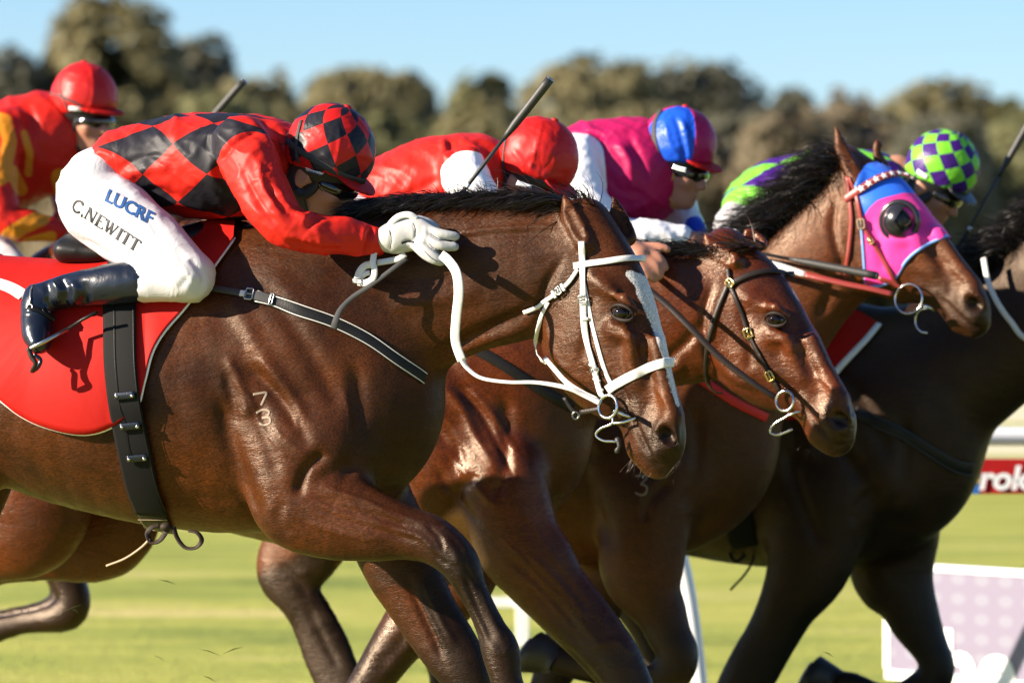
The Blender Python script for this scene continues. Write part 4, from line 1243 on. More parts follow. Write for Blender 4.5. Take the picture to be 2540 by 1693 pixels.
SPEC_D = dict(
    h=.015, smooth=3, dz=-.13, dzb=-.22, fine=(),
    bounds=((-1.75, -.46, -.02), (1.35, .46, 2.0)),
    neck=[(2050, 860, 2370, 1200, .20), (2200, 780, 2420, 1110, .16), (2360, 715, 2500, 1030, .125), (2490, 635, 2620, 930, .105), (2600, 540, 2720, 850, .09), (2700, 480, 2760, 760, .078)],
    nf=[(2160, 1230, 1900, 1290, .165, .09), (2110, 1400, 1904, 1393, .165, .082), (2030, 1508, 1884, 1480, .165, .066), (1979, 1579, 1848, 1576, .16, .056), (1935, 1655, 1803, 1655, .16, .052), (1890, 1740, 1765, 1735, .16, .05), (1850, 1830, 1745, 1820, .16, .045), (1800, 1930, 1730, 1920, .16, .034), (1780, 2020, 1690, 2010, .16, .037)],
    ff=[(2330, 1300, 2120, 1330, -.12, .09), (2312, 1395, 2110, 1430, -.12, .08), (2317, 1455, 2165, 1478, -.12, .07), (2333, 1530, 2205, 1541, -.12, .06), (2351, 1597, 2257, 1606, -.12, .052), (2369, 1654, 2283, 1648, -.12, .05), (2350, 1706, 2262, 1676, -.12, .044), (2255, 1742, 2225, 1690, -.12, .034), (2180, 1740, 2178, 1690, -.12, .031), (2120, 1728, 2112, 1664, -.12, .036), (2085, 1712, 2070, 1660, -.12, .033)],
    nh=[(1560, 1000, 1290, 1000, .13, .13), (1640, 1200, 1400, 1200, .14, .11), (1640, 1300, 1460, 1320, .14, .08), (1600, 1420, 1490, 1410, .13, .055), (1600, 1510, 1520, 1470, .13, .046), (1640, 1590, 1575, 1580, .13, .034), (1680, 1700, 1610, 1710, .13, .031), (1700, 1790, 1620, 1800, .13, .036), (1740, 1850, 1680, 1880, .13, .034)],
    fh=[(1600, 1000, 1330, 1000, -.13, .13), (1680, 1200, 1440, 1200, -.14, .11), (1680, 1300, 1500, 1320, -.14, .08), (1650, 1420, 1540, 1410, -.13, .055), (1640, 1510, 1560, 1470, -.13, .046), (1670, 1590, 1605, 1580, -.13, .034), (1700, 1700, 1630, 1710, -.13, .031), (1720, 1790, 1640, 1800, -.13, .036), (1760, 1850, 1700, 1880, -.13, .034)],
    eye=(2800, 640), nos=(2960, 850), head_yaw=25.0,
    ears=[((2690, 520), (2670, 460), (2660, 410), .072, (.016, .0, .020)), ((2740, 500), (2730, 450), (2725, 410), -.072, (.02, .0, .004))],
    dark_legs=[([(2000, 1450), (1900, 1650), (1800, 1850)], (.2, .6, 120)), ([(2240, 1450), (2330, 1650), (2230, 1710), (2090, 1690)], (.2, .5, 120))])
SPEC_E = dict(
    h=.016, smooth=3, dz=-.08, dzb=-.08, fine=(),
    neck=[(60, 640, 300, 1010, .19), (180, 600, 350, 900, .15), (300, 570, 440, 810, .12), (420, 545, 530, 740, .10), (530, 530, 600, 700, .085), (600, 530, 630, 660, .074)],
    nf=[(230, 1180, 40, 1220, .15, .085), (208, 1280, 60, 1300, .15, .08), (199, 1350, 92, 1366, .15, .062), (205, 1418, 114, 1420, .15, .055), (223, 1480, 145, 1478, .15, .05), (212, 1532, 130, 1500, .15, .047), (150, 1562, 108, 1504, .15, .04), (60, 1574, 60, 1514, .15, .032), (-30, 1604, -40, 1534, .15, .036), (-80, 1620, -90, 1560, .15, .034)],
    ff=[(220, 1180, 30, 1220, -.10, .085), (195, 1280, 50, 1300, -.10, .08), (188, 1345, 85, 1360, -.10, .062), (190, 1405, 105, 1408, -.10, .055), (205, 1465, 132, 1462, -.10, .05), (195, 1516, 118, 1486, -.10, .047), (138, 1545, 96, 1492, -.10, .04), (50, 1556, 50, 1500, -.10, .032), (-40, 1585, -50, 1520, -.10, .036), (-90, 1600, -100, 1545, -.10, .034)],
    eye=(660, 590), nos=(790, 760), head_yaw=24.0,
    ears=[((600, 540), (580, 525), (560, 520), .072, (.016, .0, .020)), ((630, 530), (610, 515), (590, 510), -.072, (.02, .0, .004))],
    dark_legs=[([(150, 1350), (190, 1500), (60, 1545)], (0, .1, 110))])
# ------------------------------------------------------------------ cloth and bodies on the same implicit grid
def sculpt(fr, ops, h=.007, grow=0.0, smooth=3, pad=.03):
    """ops: ('pairs', [(x1,y1,x2,y2,s,b)..], k) ('pts', [(x,y,s,r)|(x,y,s,a,b)..], k) ('w', [world pts], radii, k, L) ('ellw', c, r, axes, k[, mode]) ('cut', point, normal)"""
    todo = []; lo = np.full(3, 9.); hi = np.full(3, -9.)
    Rf = np.array([fr.f, fr.n, [0, 0, 1.0]])
    for op in ops:
        if op[0] == 'pairs':
            C, A, B = zip(*[pair_local(fr, fr, p) for p in op[1]])
            todo.append(('c', np.array(C), np.array(A), np.array(B), (0, 1, 0), op[2], 'add'))
        elif op[0] == 'pts':
            C = np.array([fr.l(p[0], p[1], p[2]) for p in op[1]])
            A = np.array([p[3] for p in op[1]]); B = np.array([p[4] if len(p) > 4 else p[3] for p in op[1]])
            todo.append(('c', C, A, B, (0, 1, 0), op[2], op[3] if len(op) > 3 else 'add'))
        elif op[0] == 'w':
            C = fr.loc(np.array(op[1])); A = np.broadcast_to(np.asarray(op[2], float), (len(C),)); 
            B = np.broadcast_to(np.asarray(op[5] if len(op) > 5 and op[5] is not None else op[2], float), (len(C),))
            L = Rf @ np.asarray(op[4], float) if len(op) > 4 and op[4] is not None else (0, 1, 0)
            todo.append(('c', C, A, B, L, op[3], op[6] if len(op) > 6 else 'add'))
        elif op[0] == 'ellw':
            todo.append(('e', fr.loc(np.array(op[1]))[0], np.asarray(op[2], float), np.asarray(op[3]) @ Rf.T, op[4], op[5] if len(op) > 5 else 'add'))
        elif op[0] == 'cut':
            todo.append(('p', fr.loc(np.array(op[1]))[0], Rf @ np.asarray(op[2], float)))
    for t in todo:
        if t[0] == 'c' and t[6] == 'add':
            m = max(t[2].max(), t[3].max()) + pad
            lo = np.minimum(lo, t[1].min(0) - m); hi = np.maximum(hi, t[1].max(0) + m)
        if t[0] == 'e' and t[5] == 'add':
            m = t[2].max() + pad
            lo = np.minimum(lo, t[1] - m); hi = np.maximum(hi, t[1] + m)
    vol = Vol(lo, hi, h)
    for t in todo:
        g = grow if (t[0] != 'p' and t[-1] == 'add') else 0.0
        if t[0] == 'c': vol.chain(t[1], t[2], t[3], t[4], t[5], 4, t[6], g)
        elif t[0] == 'e': vol.ell(t[1], t[2], t[3], t[4], t[5], g)
        else:
            X, Y, Z = vol.ax
            d = (X[:, None, None] - t[1][0]) * t[2][0] + (Y[None, :, None] - t[1][1]) * t[2][1] + (Z[None, None, :] - t[1][2]) * t[2][2]
            vol.d = np.maximum(vol.d, d.astype(np.float32))
    V, F = vol.mesh(smooth)
    return fr.wor(V), F

class Head:
    """Head axes: origin in the skull, front, up, lateral (towards the camera side)."""
    def __init__(self, O, yaw, pitch, sc=1.0, roll=0.0):
        a, p, r = math.radians(yaw), math.radians(pitch), math.radians(roll)
        f = np.array([math.cos(a), -math.sin(a), 0]); l = np.array([-math.sin(a), -math.cos(a), 0]); z = np.array([0, 0, 1.0])
        self.F = math.cos(p) * f - math.sin(p) * z
        U = math.sin(p) * f + math.cos(p) * z
        self.U = math.cos(r) * U + math.sin(r) * l
        self.L = math.cos(r) * l - math.sin(r) * U
        self.O = np.asarray(O, float); self.sc = sc
        self.ax = np.array([self.F, self.L, self.U])
    def p(self, f, u, l=0.0):
        return self.O + (self.F * f + self.U * u + self.L * l) * self.sc
    def face_ops(self):
        s = self.sc; p = self.p; A = self.ax
        ops = [('ellw', p(0, .01), np.array((.095, .076, .098)) * s, A, .02), ('ellw', p(.035, -.055), np.array((.060, .056, .072)) * s, A, .03),
               ('w', [p(-.03, -.075), p(.02, -.112), p(.066, -.118)], np.array([.034, .032, .024]) * s, .03 * s, self.L, np.array([.052, .042, .024]) * s),
               ('w', [p(.086, -.012), p(.106, -.048), p(.112, -.060)], np.array([.009, .012, .013]) * s, .012 * s),
               ('ellw', p(.104, -.064, .011), np.array((.012, .009, .010)) * s, A, .008), ('ellw', p(.104, -.064, -.011), np.array((.012, .009, .010)) * s, A, .008),
               ('ellw', p(.087, -.086), np.array((.014, .024, .007)) * s, A, .008), ('ellw', p(.084, -.099), np.array((.013, .021, .008)) * s, A, .008),
               ('ellw', p(.070, -.045, .042), np.array((.025, .022, .024)) * s, A, .02), ('ellw', p(.070, -.045, -.042), np.array((.025, .022, .024)) * s, A, .02),
               ('w', [p(.094, -.0915, .022), p(.100, -.0920), p(.094, -.0915, -.022)], .0028 * s, .004, None, None, 'sub')]
        for sg in (1, -1):
            ops += [('ellw', p(-.008, -.030, .078 * sg), np.array((.024, .010, .034)) * s, A, .008), ('ellw', p(-.004, -.028, .089 * sg), np.array((.013, .006, .020)) * s, A, .004, 'sub')]
        return ops

def pd3(P, C, R):
    """Signed distance of points to a chain of spheres (axis distance minus radius)."""
    best = np.full(len(P), 9.)
    for i in range(len(C) - 1):
        d = C[i + 1] - C[i]; t = np.clip(((P - C[i]) @ d) / (d @ d + 1e-9), 0, 1)
        best = np.minimum(best, np.linalg.norm(P - (C[i] + t[:, None] * d), axis=1) - (R[i] + t * (R[i + 1] - R[i])))
    return best

def build_jockey(label, fr, sp, horse):
    H = Head(fr.pt(*sp['head'][:2], sp['head'][2]), sp['head'][3], sp['head'][4], sp['head'][5], sp['head'][6] if len(sp['head']) > 6 else 0)
    neck = [('w', [fr.pt(*sp['neck'][:3]), H.p(-.025, -.06)], [.060, .056], .03)]
    torso = [('pairs', sp['torso'], .05)]
    arms = [('pts', a, .03) for a in sp['arms']]
    legs = []
    for l in sp['legs']: legs.append(('pairs', l, .05))
    for l in sp['shins']: legs.append(('pts', l, .03))
    boots = [[('pts', b, .02) for b in bb] for bb in sp['boots']]
    flat = [x for b in boots for x in b]
    # the body: one mesh, a little thinner than the clothes
    def thin(ops, g):
        out = []
        for op in ops:
            if op[0] == 'pairs':
                q = []
                for p in op[1]:
                    a, b = np.array(p[:2], float), np.array(p[2:4], float); m = (a + b) / 2; ln = np.linalg.norm(a - b) / 2; k = max(ln - g * 951 * 1.15, 12) / ln
                    q.append((*(m + (a - m) * k), *(m + (b - m) * k), p[4], max(p[5] - g, .02)))
                out.append(('pairs', q, op[2]))
            else: out.append((op[0], [(p[0], p[1], p[2], max(p[3] - g, .012), *( [max(p[4] - g, .012)] if len(p) > 4 else [])) for p in op[1]], op[2]))
        return out
    body_ops = thin(torso, .032) + thin(arms, .016) + thin(legs, .026) + thin(flat, .012) + neck + H.face_ops() + sp.get('hands_skin', [])
    V, F = sculpt(fr, body_ops, sp.get('hb', .008), 0, 2)
    # keep the in-plane radius thin too: pull vertices inside the clothes back along the normal
    person = mesh_obj("person", V, F, M['skin'], None)
    tag(person, label, "jockey", "jockeys in racing silks")
    btree = bvh(V, F)
    # jacket
    jops = torso + arms + sp.get('jacket_extra', [])
    V, F = sculpt(fr, jops, sp.get('hj', .0065), 0, 3)
    N = vnormals(V, F)
    V = strokes(V, N, sp.get('jacket_strokes', []))
    V = folds(V, N, sp.get('fold', .0085), (6, 6, 14), sp['head'][0] * .01, [[.8, 0, -.6], [0, 1, 0], [.6, 0, .8]], 3.0)
    V = folds(V, N, .0022, (13, 13, 24), 3.3, [[.6, 0, .8], [0, 1, 0], [-.8, 0, .6]])
    C = []; R = []
    for p in sp['torso']:
        c = (fr.pt(p[0], p[1], p[4]) + fr.pt(p[2], p[3], p[4])) / 2
        C.append(c); R.append(np.linalg.norm(fr.pt(p[0], p[1], p[4]) - fr.pt(p[2], p[3], p[4])) / 2)
    C = np.array(C); R = np.array(R)
    ax = cat(C, 8); seg = np.concatenate([[0], np.cumsum(np.linalg.norm(np.diff(ax, axis=0), axis=1))])
    D = np.stack([np.linalg.norm(V - a, axis=1) for a in ax], 1)
    W = np.exp(-(D - D.min(1, keepdims=True)) / .03); W /= W.sum(1, keepdims=True)
    u = W @ seg
    Lc = fr.loc(V); Ca = fr.loc(ax); zc = W @ Ca[:, 2]
    lat = -(Lc[:, 1]) + sp['torso'][0][4] * 0
    phi = np.arctan2(lat, Lc[:, 2] - zc)
    v = phi * .20
    du, dv, ou, ov = sp.get('uvd', (.169, .15, 0, 0))
    uvd = np.stack([u / du + ou, v / dv + ov, np.zeros(len(V))], 1)
    tors = np.full(len(V), 9.)
    for i in range(len(C) - 1):
        pass
    sl = np.zeros(len(V))
    tz = np.abs(fr.loc(V)[:, 1])
    for a in sp['arms']:
        Ac = np.array([fr.pt(q[0], q[1], q[2]) for q in a]); Ar = np.array([q[3] for q in a])
        st = sp.get('sleeve_from', .12)
        Ac2 = cat(Ac, 6); Ar2 = np.interp(np.linspace(0, 1, len(Ac2)), np.linspace(0, 1, len(Ar)), Ar)
        k0 = int(len(Ac2) * st)
        if k0 >= len(Ac2) - 1: continue
        dist = pd3(V, Ac2[k0:], Ar2[k0:])
        if k0 < len(Ac2) - 1:
            t0 = Ac2[k0 + 1] - Ac2[k0]; t0 /= np.linalg.norm(t0)
        inside = np.clip(.5 + (.016 - dist) / .03, 0, 1)
        sl = np.maximum(sl, inside)
    for b in sp.get('bands', []):            # colour bands of the jacket, set by hoops along an arm
        q, t = pdist(proj(V), np.asarray(b[0], float))
        sl = np.maximum(sl, np.clip(1 - (q - b[1]) / 6., 0, 1))
    jacket = mesh_obj("silk_jacket", V, F, M[sp['silk']], person, True, dict(uvd=uvd, sleeve=sl))
    jt = bvh(V, F)
    # breeches
    V, F = sculpt(fr, legs, .0075, 0, 3)
    N = vnormals(V, F)
    V = strokes(V, N, sp.get('leg_strokes', []))
    V = folds(V, N, .0048, (8, 8, 20), 1.3, [[.8, 0, -.6], [0, 1, 0], [.6, 0, .8]])
    br = mesh_obj("breeches", V, F, M['breeches'], person)
    bt = bvh(V, F)
    # boots
    for bb in boots:
        V, F = sculpt(fr, bb, .007, 0, 2)
        N = vnormals(V, F)
        V = strokes(V, N, sp.get('boot_strokes', []))
        V = folds(V, N, .003, (16, 16, 16), 2.2)
        mesh_obj("boot", V, F, M['boot'], person)
    # helmet with its silk cover
    s = H.sc
    hc, hr = H.p(0, .05), np.array((.123, .106, .125)) * s
    rim = H.p(0, -.004); rn = H.U * .985 + H.F * (-.17)
    shell, Fs = sculpt(fr, [('ellw', H.p(.002, .045), np.array((.114, .100, .116)) * s, H.ax, .01), ('cut', H.p(0, -.034), -H.U)], .007, 0, 1)
    helm = mesh_obj("helmet", shell, Fs, M['black_cap'], person)
    V, F = sculpt(fr, [('ellw', hc, hr, H.ax, .01), ('cut', rim, -rn)], .0065, 0, 2)
    N = vnormals(V, F)
    V = strokes(V, N, sp.get('cap_strokes', []))
    V = folds(V, N, .0026, (16, 16, 20), 4.4, None, 2.5)
    q = (V - hc) @ H.ax.T / hr
    q /= np.linalg.norm(q, axis=1, keepdims=True) + 1e-9
    cap_tilt = sp.get('cap_tilt', 0.0)
    ct, st_ = math.cos(math.radians(cap_tilt)), math.sin(math.radians(cap_tilt))
    qf, ql, qu = q[:, 0] * ct - q[:, 2] * st_, q[:, 1], q[:, 0] * st_ + q[:, 2] * ct
    az = np.arctan2(ql, qf); th = np.arccos(np.clip(qu, -1, 1))
    cn, cv, co, cw = sp.get('cap_uv', (9, 1.9, 0, 0))
    # seam of the azimuth is kept on the far side
    uvd = np.stack([az / (2 * math.pi) * cn + co + 20, th * cv + cw, np.zeros(len(V))], 1)
    cover = mesh_obj("silk_cap", V, F, M[sp['cap']], helm, True, dict(uvd=uvd))
    ctree = bvh(V, F)
    # peak
    Vp, Fp = sculpt(fr, [('ellw', H.p(.098, .010), np.array((.062, .086, .0085)) * s, np.array([H.F * .96 - H.U * .28, H.L, H.U * .96 + H.F * .28]), .004)], .0055, 0, 1)
    mesh_obj("peak", Vp, Fp, M[sp.get('peak', 'peak_red')], helm)
    v, f = uv_sphere(H.p(0, .05) + H.U * .125 * s, np.array((.012, .012, .006)) * s, H.ax, 12, 8)
    mesh_obj("cap_button", v, f, M[sp.get('button', 'cap_red')], cover)
    # goggles
    Vg, Fg = sculpt(fr, [('ellw', H.p(.072, -.026), np.array((.041, .070, .032)) * s, H.ax, .006), ('ellw', H.p(.050, -.026), np.array((.032, .080, .028)) * s, H.ax, .01)], .006, 0, 1)
    gog = mesh_obj("goggles", Vg, Fg, M['lens'], person)
    if 'strap_px' in sp:
        for pts, w in sp['strap_px']:
            strap("goggle_strap", [ctree], pts, w, .003, M['elastic'], gog, .001, 5)
    # harness round the ear and under the chin
    for sg in (1, -1):
        P = []; Nn = []
        for i in range(28):
            a = 2 * math.pi * i / 28
            P.append(H.p(-.008 + .034 * math.cos(a), -.030 + .046 * math.sin(a), (.076 - .012 * abs(math.cos(a))) * sg)); Nn.append(H.L * sg)
        Vr, Fr = ribbon_mesh(P, Nn, .032 * s, .007, True)
        hz = mesh_obj("harness", Vr, Fr, M[sp.get('harness', 'black_cap')], helm)
        P = [H.p(-.004, -.072, .070 * sg), H.p(.012, -.100, .056 * sg), H.p(.030, -.132, .030 * sg), H.p(.036, -.143, 0)]
        P = cat(P, 4)
        Vr, Fr = ribbon_mesh(P, [H.L * sg * .8 - H.U * .4] * len(P), .028 * s, .005)
        mesh_obj("chin_strap", Vr, Fr, M[sp.get('harness', 'black_cap')], helm)
    return dict(o=person, jt=jt, bt=bt, ct=ctree, bodyt=btree, H=H, fr=fr, cover=cover, jacket=jacket, breeches=br, helm=helm, gog=gog)

def thigh(cs, s0):
    """Thigh sections square to the thigh: (cx, cy, r px, s, b)."""
    return [(cx - .608 * r, cy + .794 * r, cx + .608 * r, cy - .794 * r, s * s0, b) for cx, cy, r, s, b in cs]
_TH = [(238, 500, 93, .13, .105), (300, 549, 92, .17, .095), (362, 598, 84, .21, .085), (424, 646, 72, .24, .072), (468, 682, 60, .255, .062)]
JA = dict(
    head=(800, 418, .02, 24, 25, 1.0), neck=(690, 385, .0), cap='cap_a', silk='silk_a', cap_uv=(9.0, 1.40, .15, .15), uvd=(.225, .185, .30, .10), peak='peak_red', hj=.0055,
    torso=[(228, 392, 292, 432, .03, .12), (262, 358, 318, 470, .02, .145), (325, 314, 345, 496, .01, .16), (410, 291, 425, 520, .0, .17), (515, 281, 512, 542, .0, .178), (605, 281, 600, 540, .0, .175), (670, 292, 670, 490, .0, .14), (718, 318, 712, 425, .0, .075)],
    arms=[[(596, 352, .165, .070), (628, 420, .215, .070), (662, 490, .25, .066), (700, 556, .262, .058), (768, 580, .24, .052), (850, 585, .20, .046), (912, 593, .165, .038), (936, 596, .155, .033)],
          [(620, 352, -.165, .068), (690, 440, -.22, .066), (770, 520, -.23, .058), (850, 540, -.20, .050), (950, 535, -.15, .044), (1030, 528, -.11, .036)]],
    legs=[[(205, 398, 296, 440, .07, .12), (165, 452, 325, 462, .10, .115)] + thigh(_TH, 1), [(215, 402, 296, 440, -.07, .12), (185, 455, 325, 464, -.10, .115)] + thigh(_TH, -1)],
    shins=[[(472, 692, .255, .055), (400, 699, .265, .052), (335, 699, .27, .049)], [(470, 690, -.255, .062), (400, 698, -.265, .054), (335, 699, -.27, .048)]],
    boots=[[[(345, 698, .27, .053), (290, 704, .272, .055), (230, 712, .275, .050), (165, 722, .28, .043), (115, 736, .29, .041), (96, 752, .30, .042)], [(86, 738, .285, .032), (88, 785, .31, .040), (92, 825, .335, .040, .042), (98, 852, .355, .028, .036)]],
           [[(345, 698, -.27, .053), (230, 712, -.275, .050), (110, 738, -.29, .038)], [(90, 742, -.285, .030), (110, 800, -.315, .034), (130, 845, -.34, .024)]]],
    jacket_strokes=[
        ([(640, 400), (655, 470), (700, 520)], 8, .007), ([(600, 420), (640, 500), (690, 560)], 9, -.007), ([(668, 455), (690, 510), (735, 540)], 7, -.008), ([(690, 470), (720, 520), (760, 545)], 7, .008), ([(745, 560), (770, 530), (800, 525)], 7, .007),
        ([(760, 575), (790, 545), (840, 540)], 7, -.006), ([(700, 580), (780, 600), (860, 605)], 9, .005), ([(720, 600), (800, 615), (900, 618)], 7, -.005),
        ([(535, 420), (560, 380), (600, 340), (640, 330)], 7, -.012), ([(575, 490), (545, 440), (532, 410)], 7, -.010), ([(610, 300), (650, 330), (690, 400)], 9, .008), ([(640, 290), (690, 330), (712, 400)], 9, -.007),
        ([(300, 440), (360, 420), (430, 415)], 12, .006), ([(290, 425), (340, 395), (400, 385)], 9, -.005), ([(330, 480), (390, 470), (450, 490)], 9, -.006), ([(380, 505), (440, 500), (520, 520)], 10, .007), ([(430, 520), (500, 525), (560, 520)], 8, -.006),
        ([(350, 330), (430, 340), (500, 330)], 14, .004), ([(920, 560), (915, 595), (905, 628)], 5, -.010), ([(905, 560), (900, 595), (892, 626)], 6, .004), ([(932, 562), (928, 595), (920, 625)], 3, .003)],
    leg_strokes=[([(170, 470), (260, 445), (300, 450)], 6, -.006), ([(225, 480), (290, 475), (330, 490)], 6, -.005), ([(160, 560), (220, 580), (280, 610)], 7, .005), ([(170, 585), (230, 605), (290, 640)], 6, -.005), ([(190, 600), (250, 630), (300, 655)], 6, .005), ([(165, 540), (220, 555), (270, 575)], 6, -.004),
                 ([(430, 660), (470, 680), (440, 720)], 8, -.006), ([(470, 640), (500, 680), (500, 710)], 7, -.006), ([(415, 640), (455, 665), (480, 700)], 6, .006), ([(320, 690), (380, 685), (430, 700)], 5, -.004), ([(345, 640), (400, 628), (470, 640)], 5, -.006)],
    boot_strokes=[([(150, 690), (165, 715), (160, 745)], 7, -.008), ([(130, 695), (145, 720), (140, 750)], 6, .008), ([(175, 700), (190, 720), (180, 755)], 8, .009), ([(205, 700), (215, 725), (205, 755)], 8, -.007), ([(60, 770), (90, 775), (130, 790)], 5, .006), ([(115, 700), (120, 730), (112, 760)], 5, -.006)],
    cap_strokes=[([(745, 360), (770, 390), (790, 430)], 6, .004), ([(775, 375), (800, 405), (810, 440)], 6, -.004), ([(800, 380), (830, 410), (840, 445)], 6, .004), ([(838, 300), (842, 360), (826, 430)], 3, .003)],
    strap_px=[([(712, 348), (735, 368), (790, 403), (850, 435), (905, 450)], .017), ([(748, 300), (738, 340), (735, 380), (742, 402)], .011)])
JB = dict(
    head=(1318, 432, .0, 24, 26, .97), neck=(1215, 400, .0), cap='cap_red', silk='silk_b', sleeve_from=.10,
    torso=[(850, 440, 900, 520, .0, .12), (930, 405, 945, 570, .0, .155), (1010, 372, 1010, 585, .0, .165), (1095, 340, 1090, 590, .0, .172), (1165, 334, 1160, 570, .0, .16), (1215, 350, 1205, 500, .0, .12), (1240, 372, 1230, 450, .0, .07)],
    arms=[[(1150, 420, .16, .066), (1172, 470, .20, .064), (1210, 530, .22, .058), (1290, 560, .19, .048), (1400, 575, .15, .042), (1490, 592, .13, .034)],
          [(1160, 410, -.16, .066), (1230, 480, -.21, .062), (1330, 540, -.19, .050), (1450, 560, -.12, .038)]],
    legs=[[(800, 470, 900, 520, .07, .12), (770, 540, 930, 550, .10, .115), (770, 610, 980, 590, .14, .10), (830, 680, 1030, 640, .18, .09), (930, 760, 1080, 700, .23, .075), (990, 790, 1090, 740, .235, .062)],
          [(800, 470, 900, 520, -.07, .12), (770, 540, 930, 550, -.10, .115), (770, 610, 980, 590, -.14, .10), (830, 680, 1030, 640, -.18, .09), (930, 760, 1080, 700, -.23, .075)]],
    shins=[[(1040, 745, .24, .06), (940, 765, .25, .05)], [(1040, 745, -.24, .06), (940, 765, -.25, .05)]],
    boots=[[[(950, 765, .25, .053), (840, 780, .26, .048), (740, 800, .27, .038)], [(715, 800, .27, .03), (720, 850, .31, .034), (725, 905, .34, .024)]],
           [[(950, 765, -.25, .053), (840, 780, -.26, .048), (740, 800, -.27, .038)], [(715, 800, -.27, .03), (720, 850, -.31, .034), (725, 905, -.34, .024)]]],
    hands_skin=[('pts', [(1520, 600, .13, .030), (1560, 615, .135, .030), (1590, 632, .135, .030, .034)], .02), ('pts', [(1606, 625, .13, .015), (1636, 640, .13, .0135), (1650, 664, .125, .0125)], .008), ('pts', [(1602, 640, .145, .0145), (1628, 660, .145, .013), (1638, 684, .14, .012)], .006), ('pts', [(1592, 650, .155, .0135), (1612, 672, .155, .0125), (1622, 694, .15, .0115)], .006),
                ('pts', [(1584, 652, .165, .0125), (1600, 672, .165, .0115), (1606, 690, .16, .0105)], .006), ('pts', [(1596, 612, .115, .0145), (1632, 612, .11, .0135), (1656, 618, .105, .012)], .008)],
    jacket_strokes=[([(1100, 345), (1105, 400), (1110, 450)], 8, .008), ([(1115, 350), (1125, 380), (1150, 390)], 8, -.008), ([(1140, 345), (1170, 370), (1200, 380)], 9, .008), ([(960, 430), (1010, 480), (1060, 500)], 10, .006), ([(980, 500), (1040, 470), (1090, 440)], 10, -.006), ([(1030, 520), (1070, 500), (1100, 480)], 9, .006)],
    cap_strokes=[([(1345, 300), (1330, 370), (1310, 440)], 3, .003), ([(1300, 400), (1340, 430), (1400, 440)], 8, .004), ([(1290, 430), (1340, 450), (1400, 460)], 6, -.004), ([(1270, 370), (1300, 410), (1290, 440)], 7, .004)],
    strap_px=[([(1262, 320), (1252, 370), (1250, 420), (1262, 455)], .008)], hj=.007, hb=.007)
JC = dict(
    head=(1676, 400, .0, 30, 12, .97), neck=(1575, 385, .0), cap='cap_c', silk='silk_c', sleeve_from=.06, cap_uv=(2.0, .0, .27, 0), harness='tan_strap', button='cap_red',
    torso=[(1290, 430, 1340, 520, .0, .12), (1345, 365, 1380, 570, .0, .155), (1420, 315, 1440, 610, .0, .168), (1500, 292, 1520, 600, .0, .175), (1560, 295, 1590, 560, .0, .165), (1600, 320, 1625, 500, .0, .12), (1620, 365, 1630, 450, .0, .075)],
    arms=[[(1432, 385, .17, .068), (1440, 450, .22, .064), (1470, 520, .24, .058), (1540, 575, .22, .050), (1630, 584, .18, .046), (1690, 590, .15, .040)],
          [(1600, 400, -.15, .066), (1660, 480, -.19, .062), (1695, 540, -.19, .055), (1712, 580, -.14, .046), (1650, 610, -.06, .036)]],
    legs=[[(1240, 470, 1340, 520, .07, .12), (1220, 540, 1380, 560, .10, .115), (1230, 610, 1430, 590, .14, .10), (1290, 680, 1480, 640, .18, .09), (1390, 760, 1530, 700, .23, .075), (1440, 790, 1540, 740, .235, .062)],
          [(1240, 470, 1340, 520, -.07, .12), (1220, 540, 1380, 560, -.10, .115), (1230, 610, 1430, 590, -.14, .10), (1290, 680, 1480, 640, -.18, .09), (1390, 760, 1530, 700, -.23, .075)]],
    shins=[[(1490, 745, .24, .06), (1390, 765, .25, .05)], [(1490, 745, -.24, .06), (1390, 765, -.25, .05)]],
    boots=[[[(1400, 765, .25, .053), (1290, 780, .26, .048), (1200, 800, .27, .038)], [(1175, 800, .27, .03), (1180, 850, .31, .034), (1185, 905, .34, .024)]],
           [[(1400, 765, -.25, .053), (1290, 780, -.26, .048), (1200, 800, -.27, .038)], [(1175, 800, -.27, .03), (1180, 850, -.31, .034), (1185, 905, -.34, .024)]]],
    hands_skin=[('pts', [(1690, 590, .15, .028), (1715, 596, .14, .030, .034)], .02), ('pts', [(1722, 588, .14, .013), (1742, 594, .13, .012), (1740, 608, .13, .011)], .006), ('pts', [(1718, 600, .15, .012), (1734, 608, .15, .011), (1728, 620, .14, .010)], .006), ('pts', [(1712, 606, .16, .011), (1724, 616, .16, .010), (1716, 624, .15, .010)], .006), ('pts', [(1706, 608, .17, .010), (1714, 618, .17, .009), (1708, 626, .16, .009)], .006), ('pts', [(1712, 584, .12, .012), (1732, 582, .11, .011), (1746, 586, .10, .010)], .008)],
    jacket_strokes=[([(1440, 320), (1500, 330), (1560, 320)], 10, .007), ([(1530, 350), (1560, 400), (1570, 470)], 10, .008), ([(1560, 340), (1590, 400), (1600, 460)], 9, -.008), ([(1500, 420), (1540, 470), (1600, 480)], 10, -.007), ([(1510, 500), (1560, 520), (1610, 500)], 10, .006)],
    cap_strokes=[([(1648, 290), (1660, 350), (1690, 400)], 7, .005), ([(1670, 280), (1690, 340), (1700, 400)], 6, -.005), ([(1690, 290), (1705, 350), (1712, 400)], 6, .005), ([(1720, 270), (1728, 340), (1725, 400)], 4, .004)],
    strap_px=[([(1592, 330), (1620, 380), (1660, 405), (1730, 424), (1780, 428)], .016), ([(1640, 272), (1622, 310), (1626, 360), (1640, 398)], .018)], hb=.007)
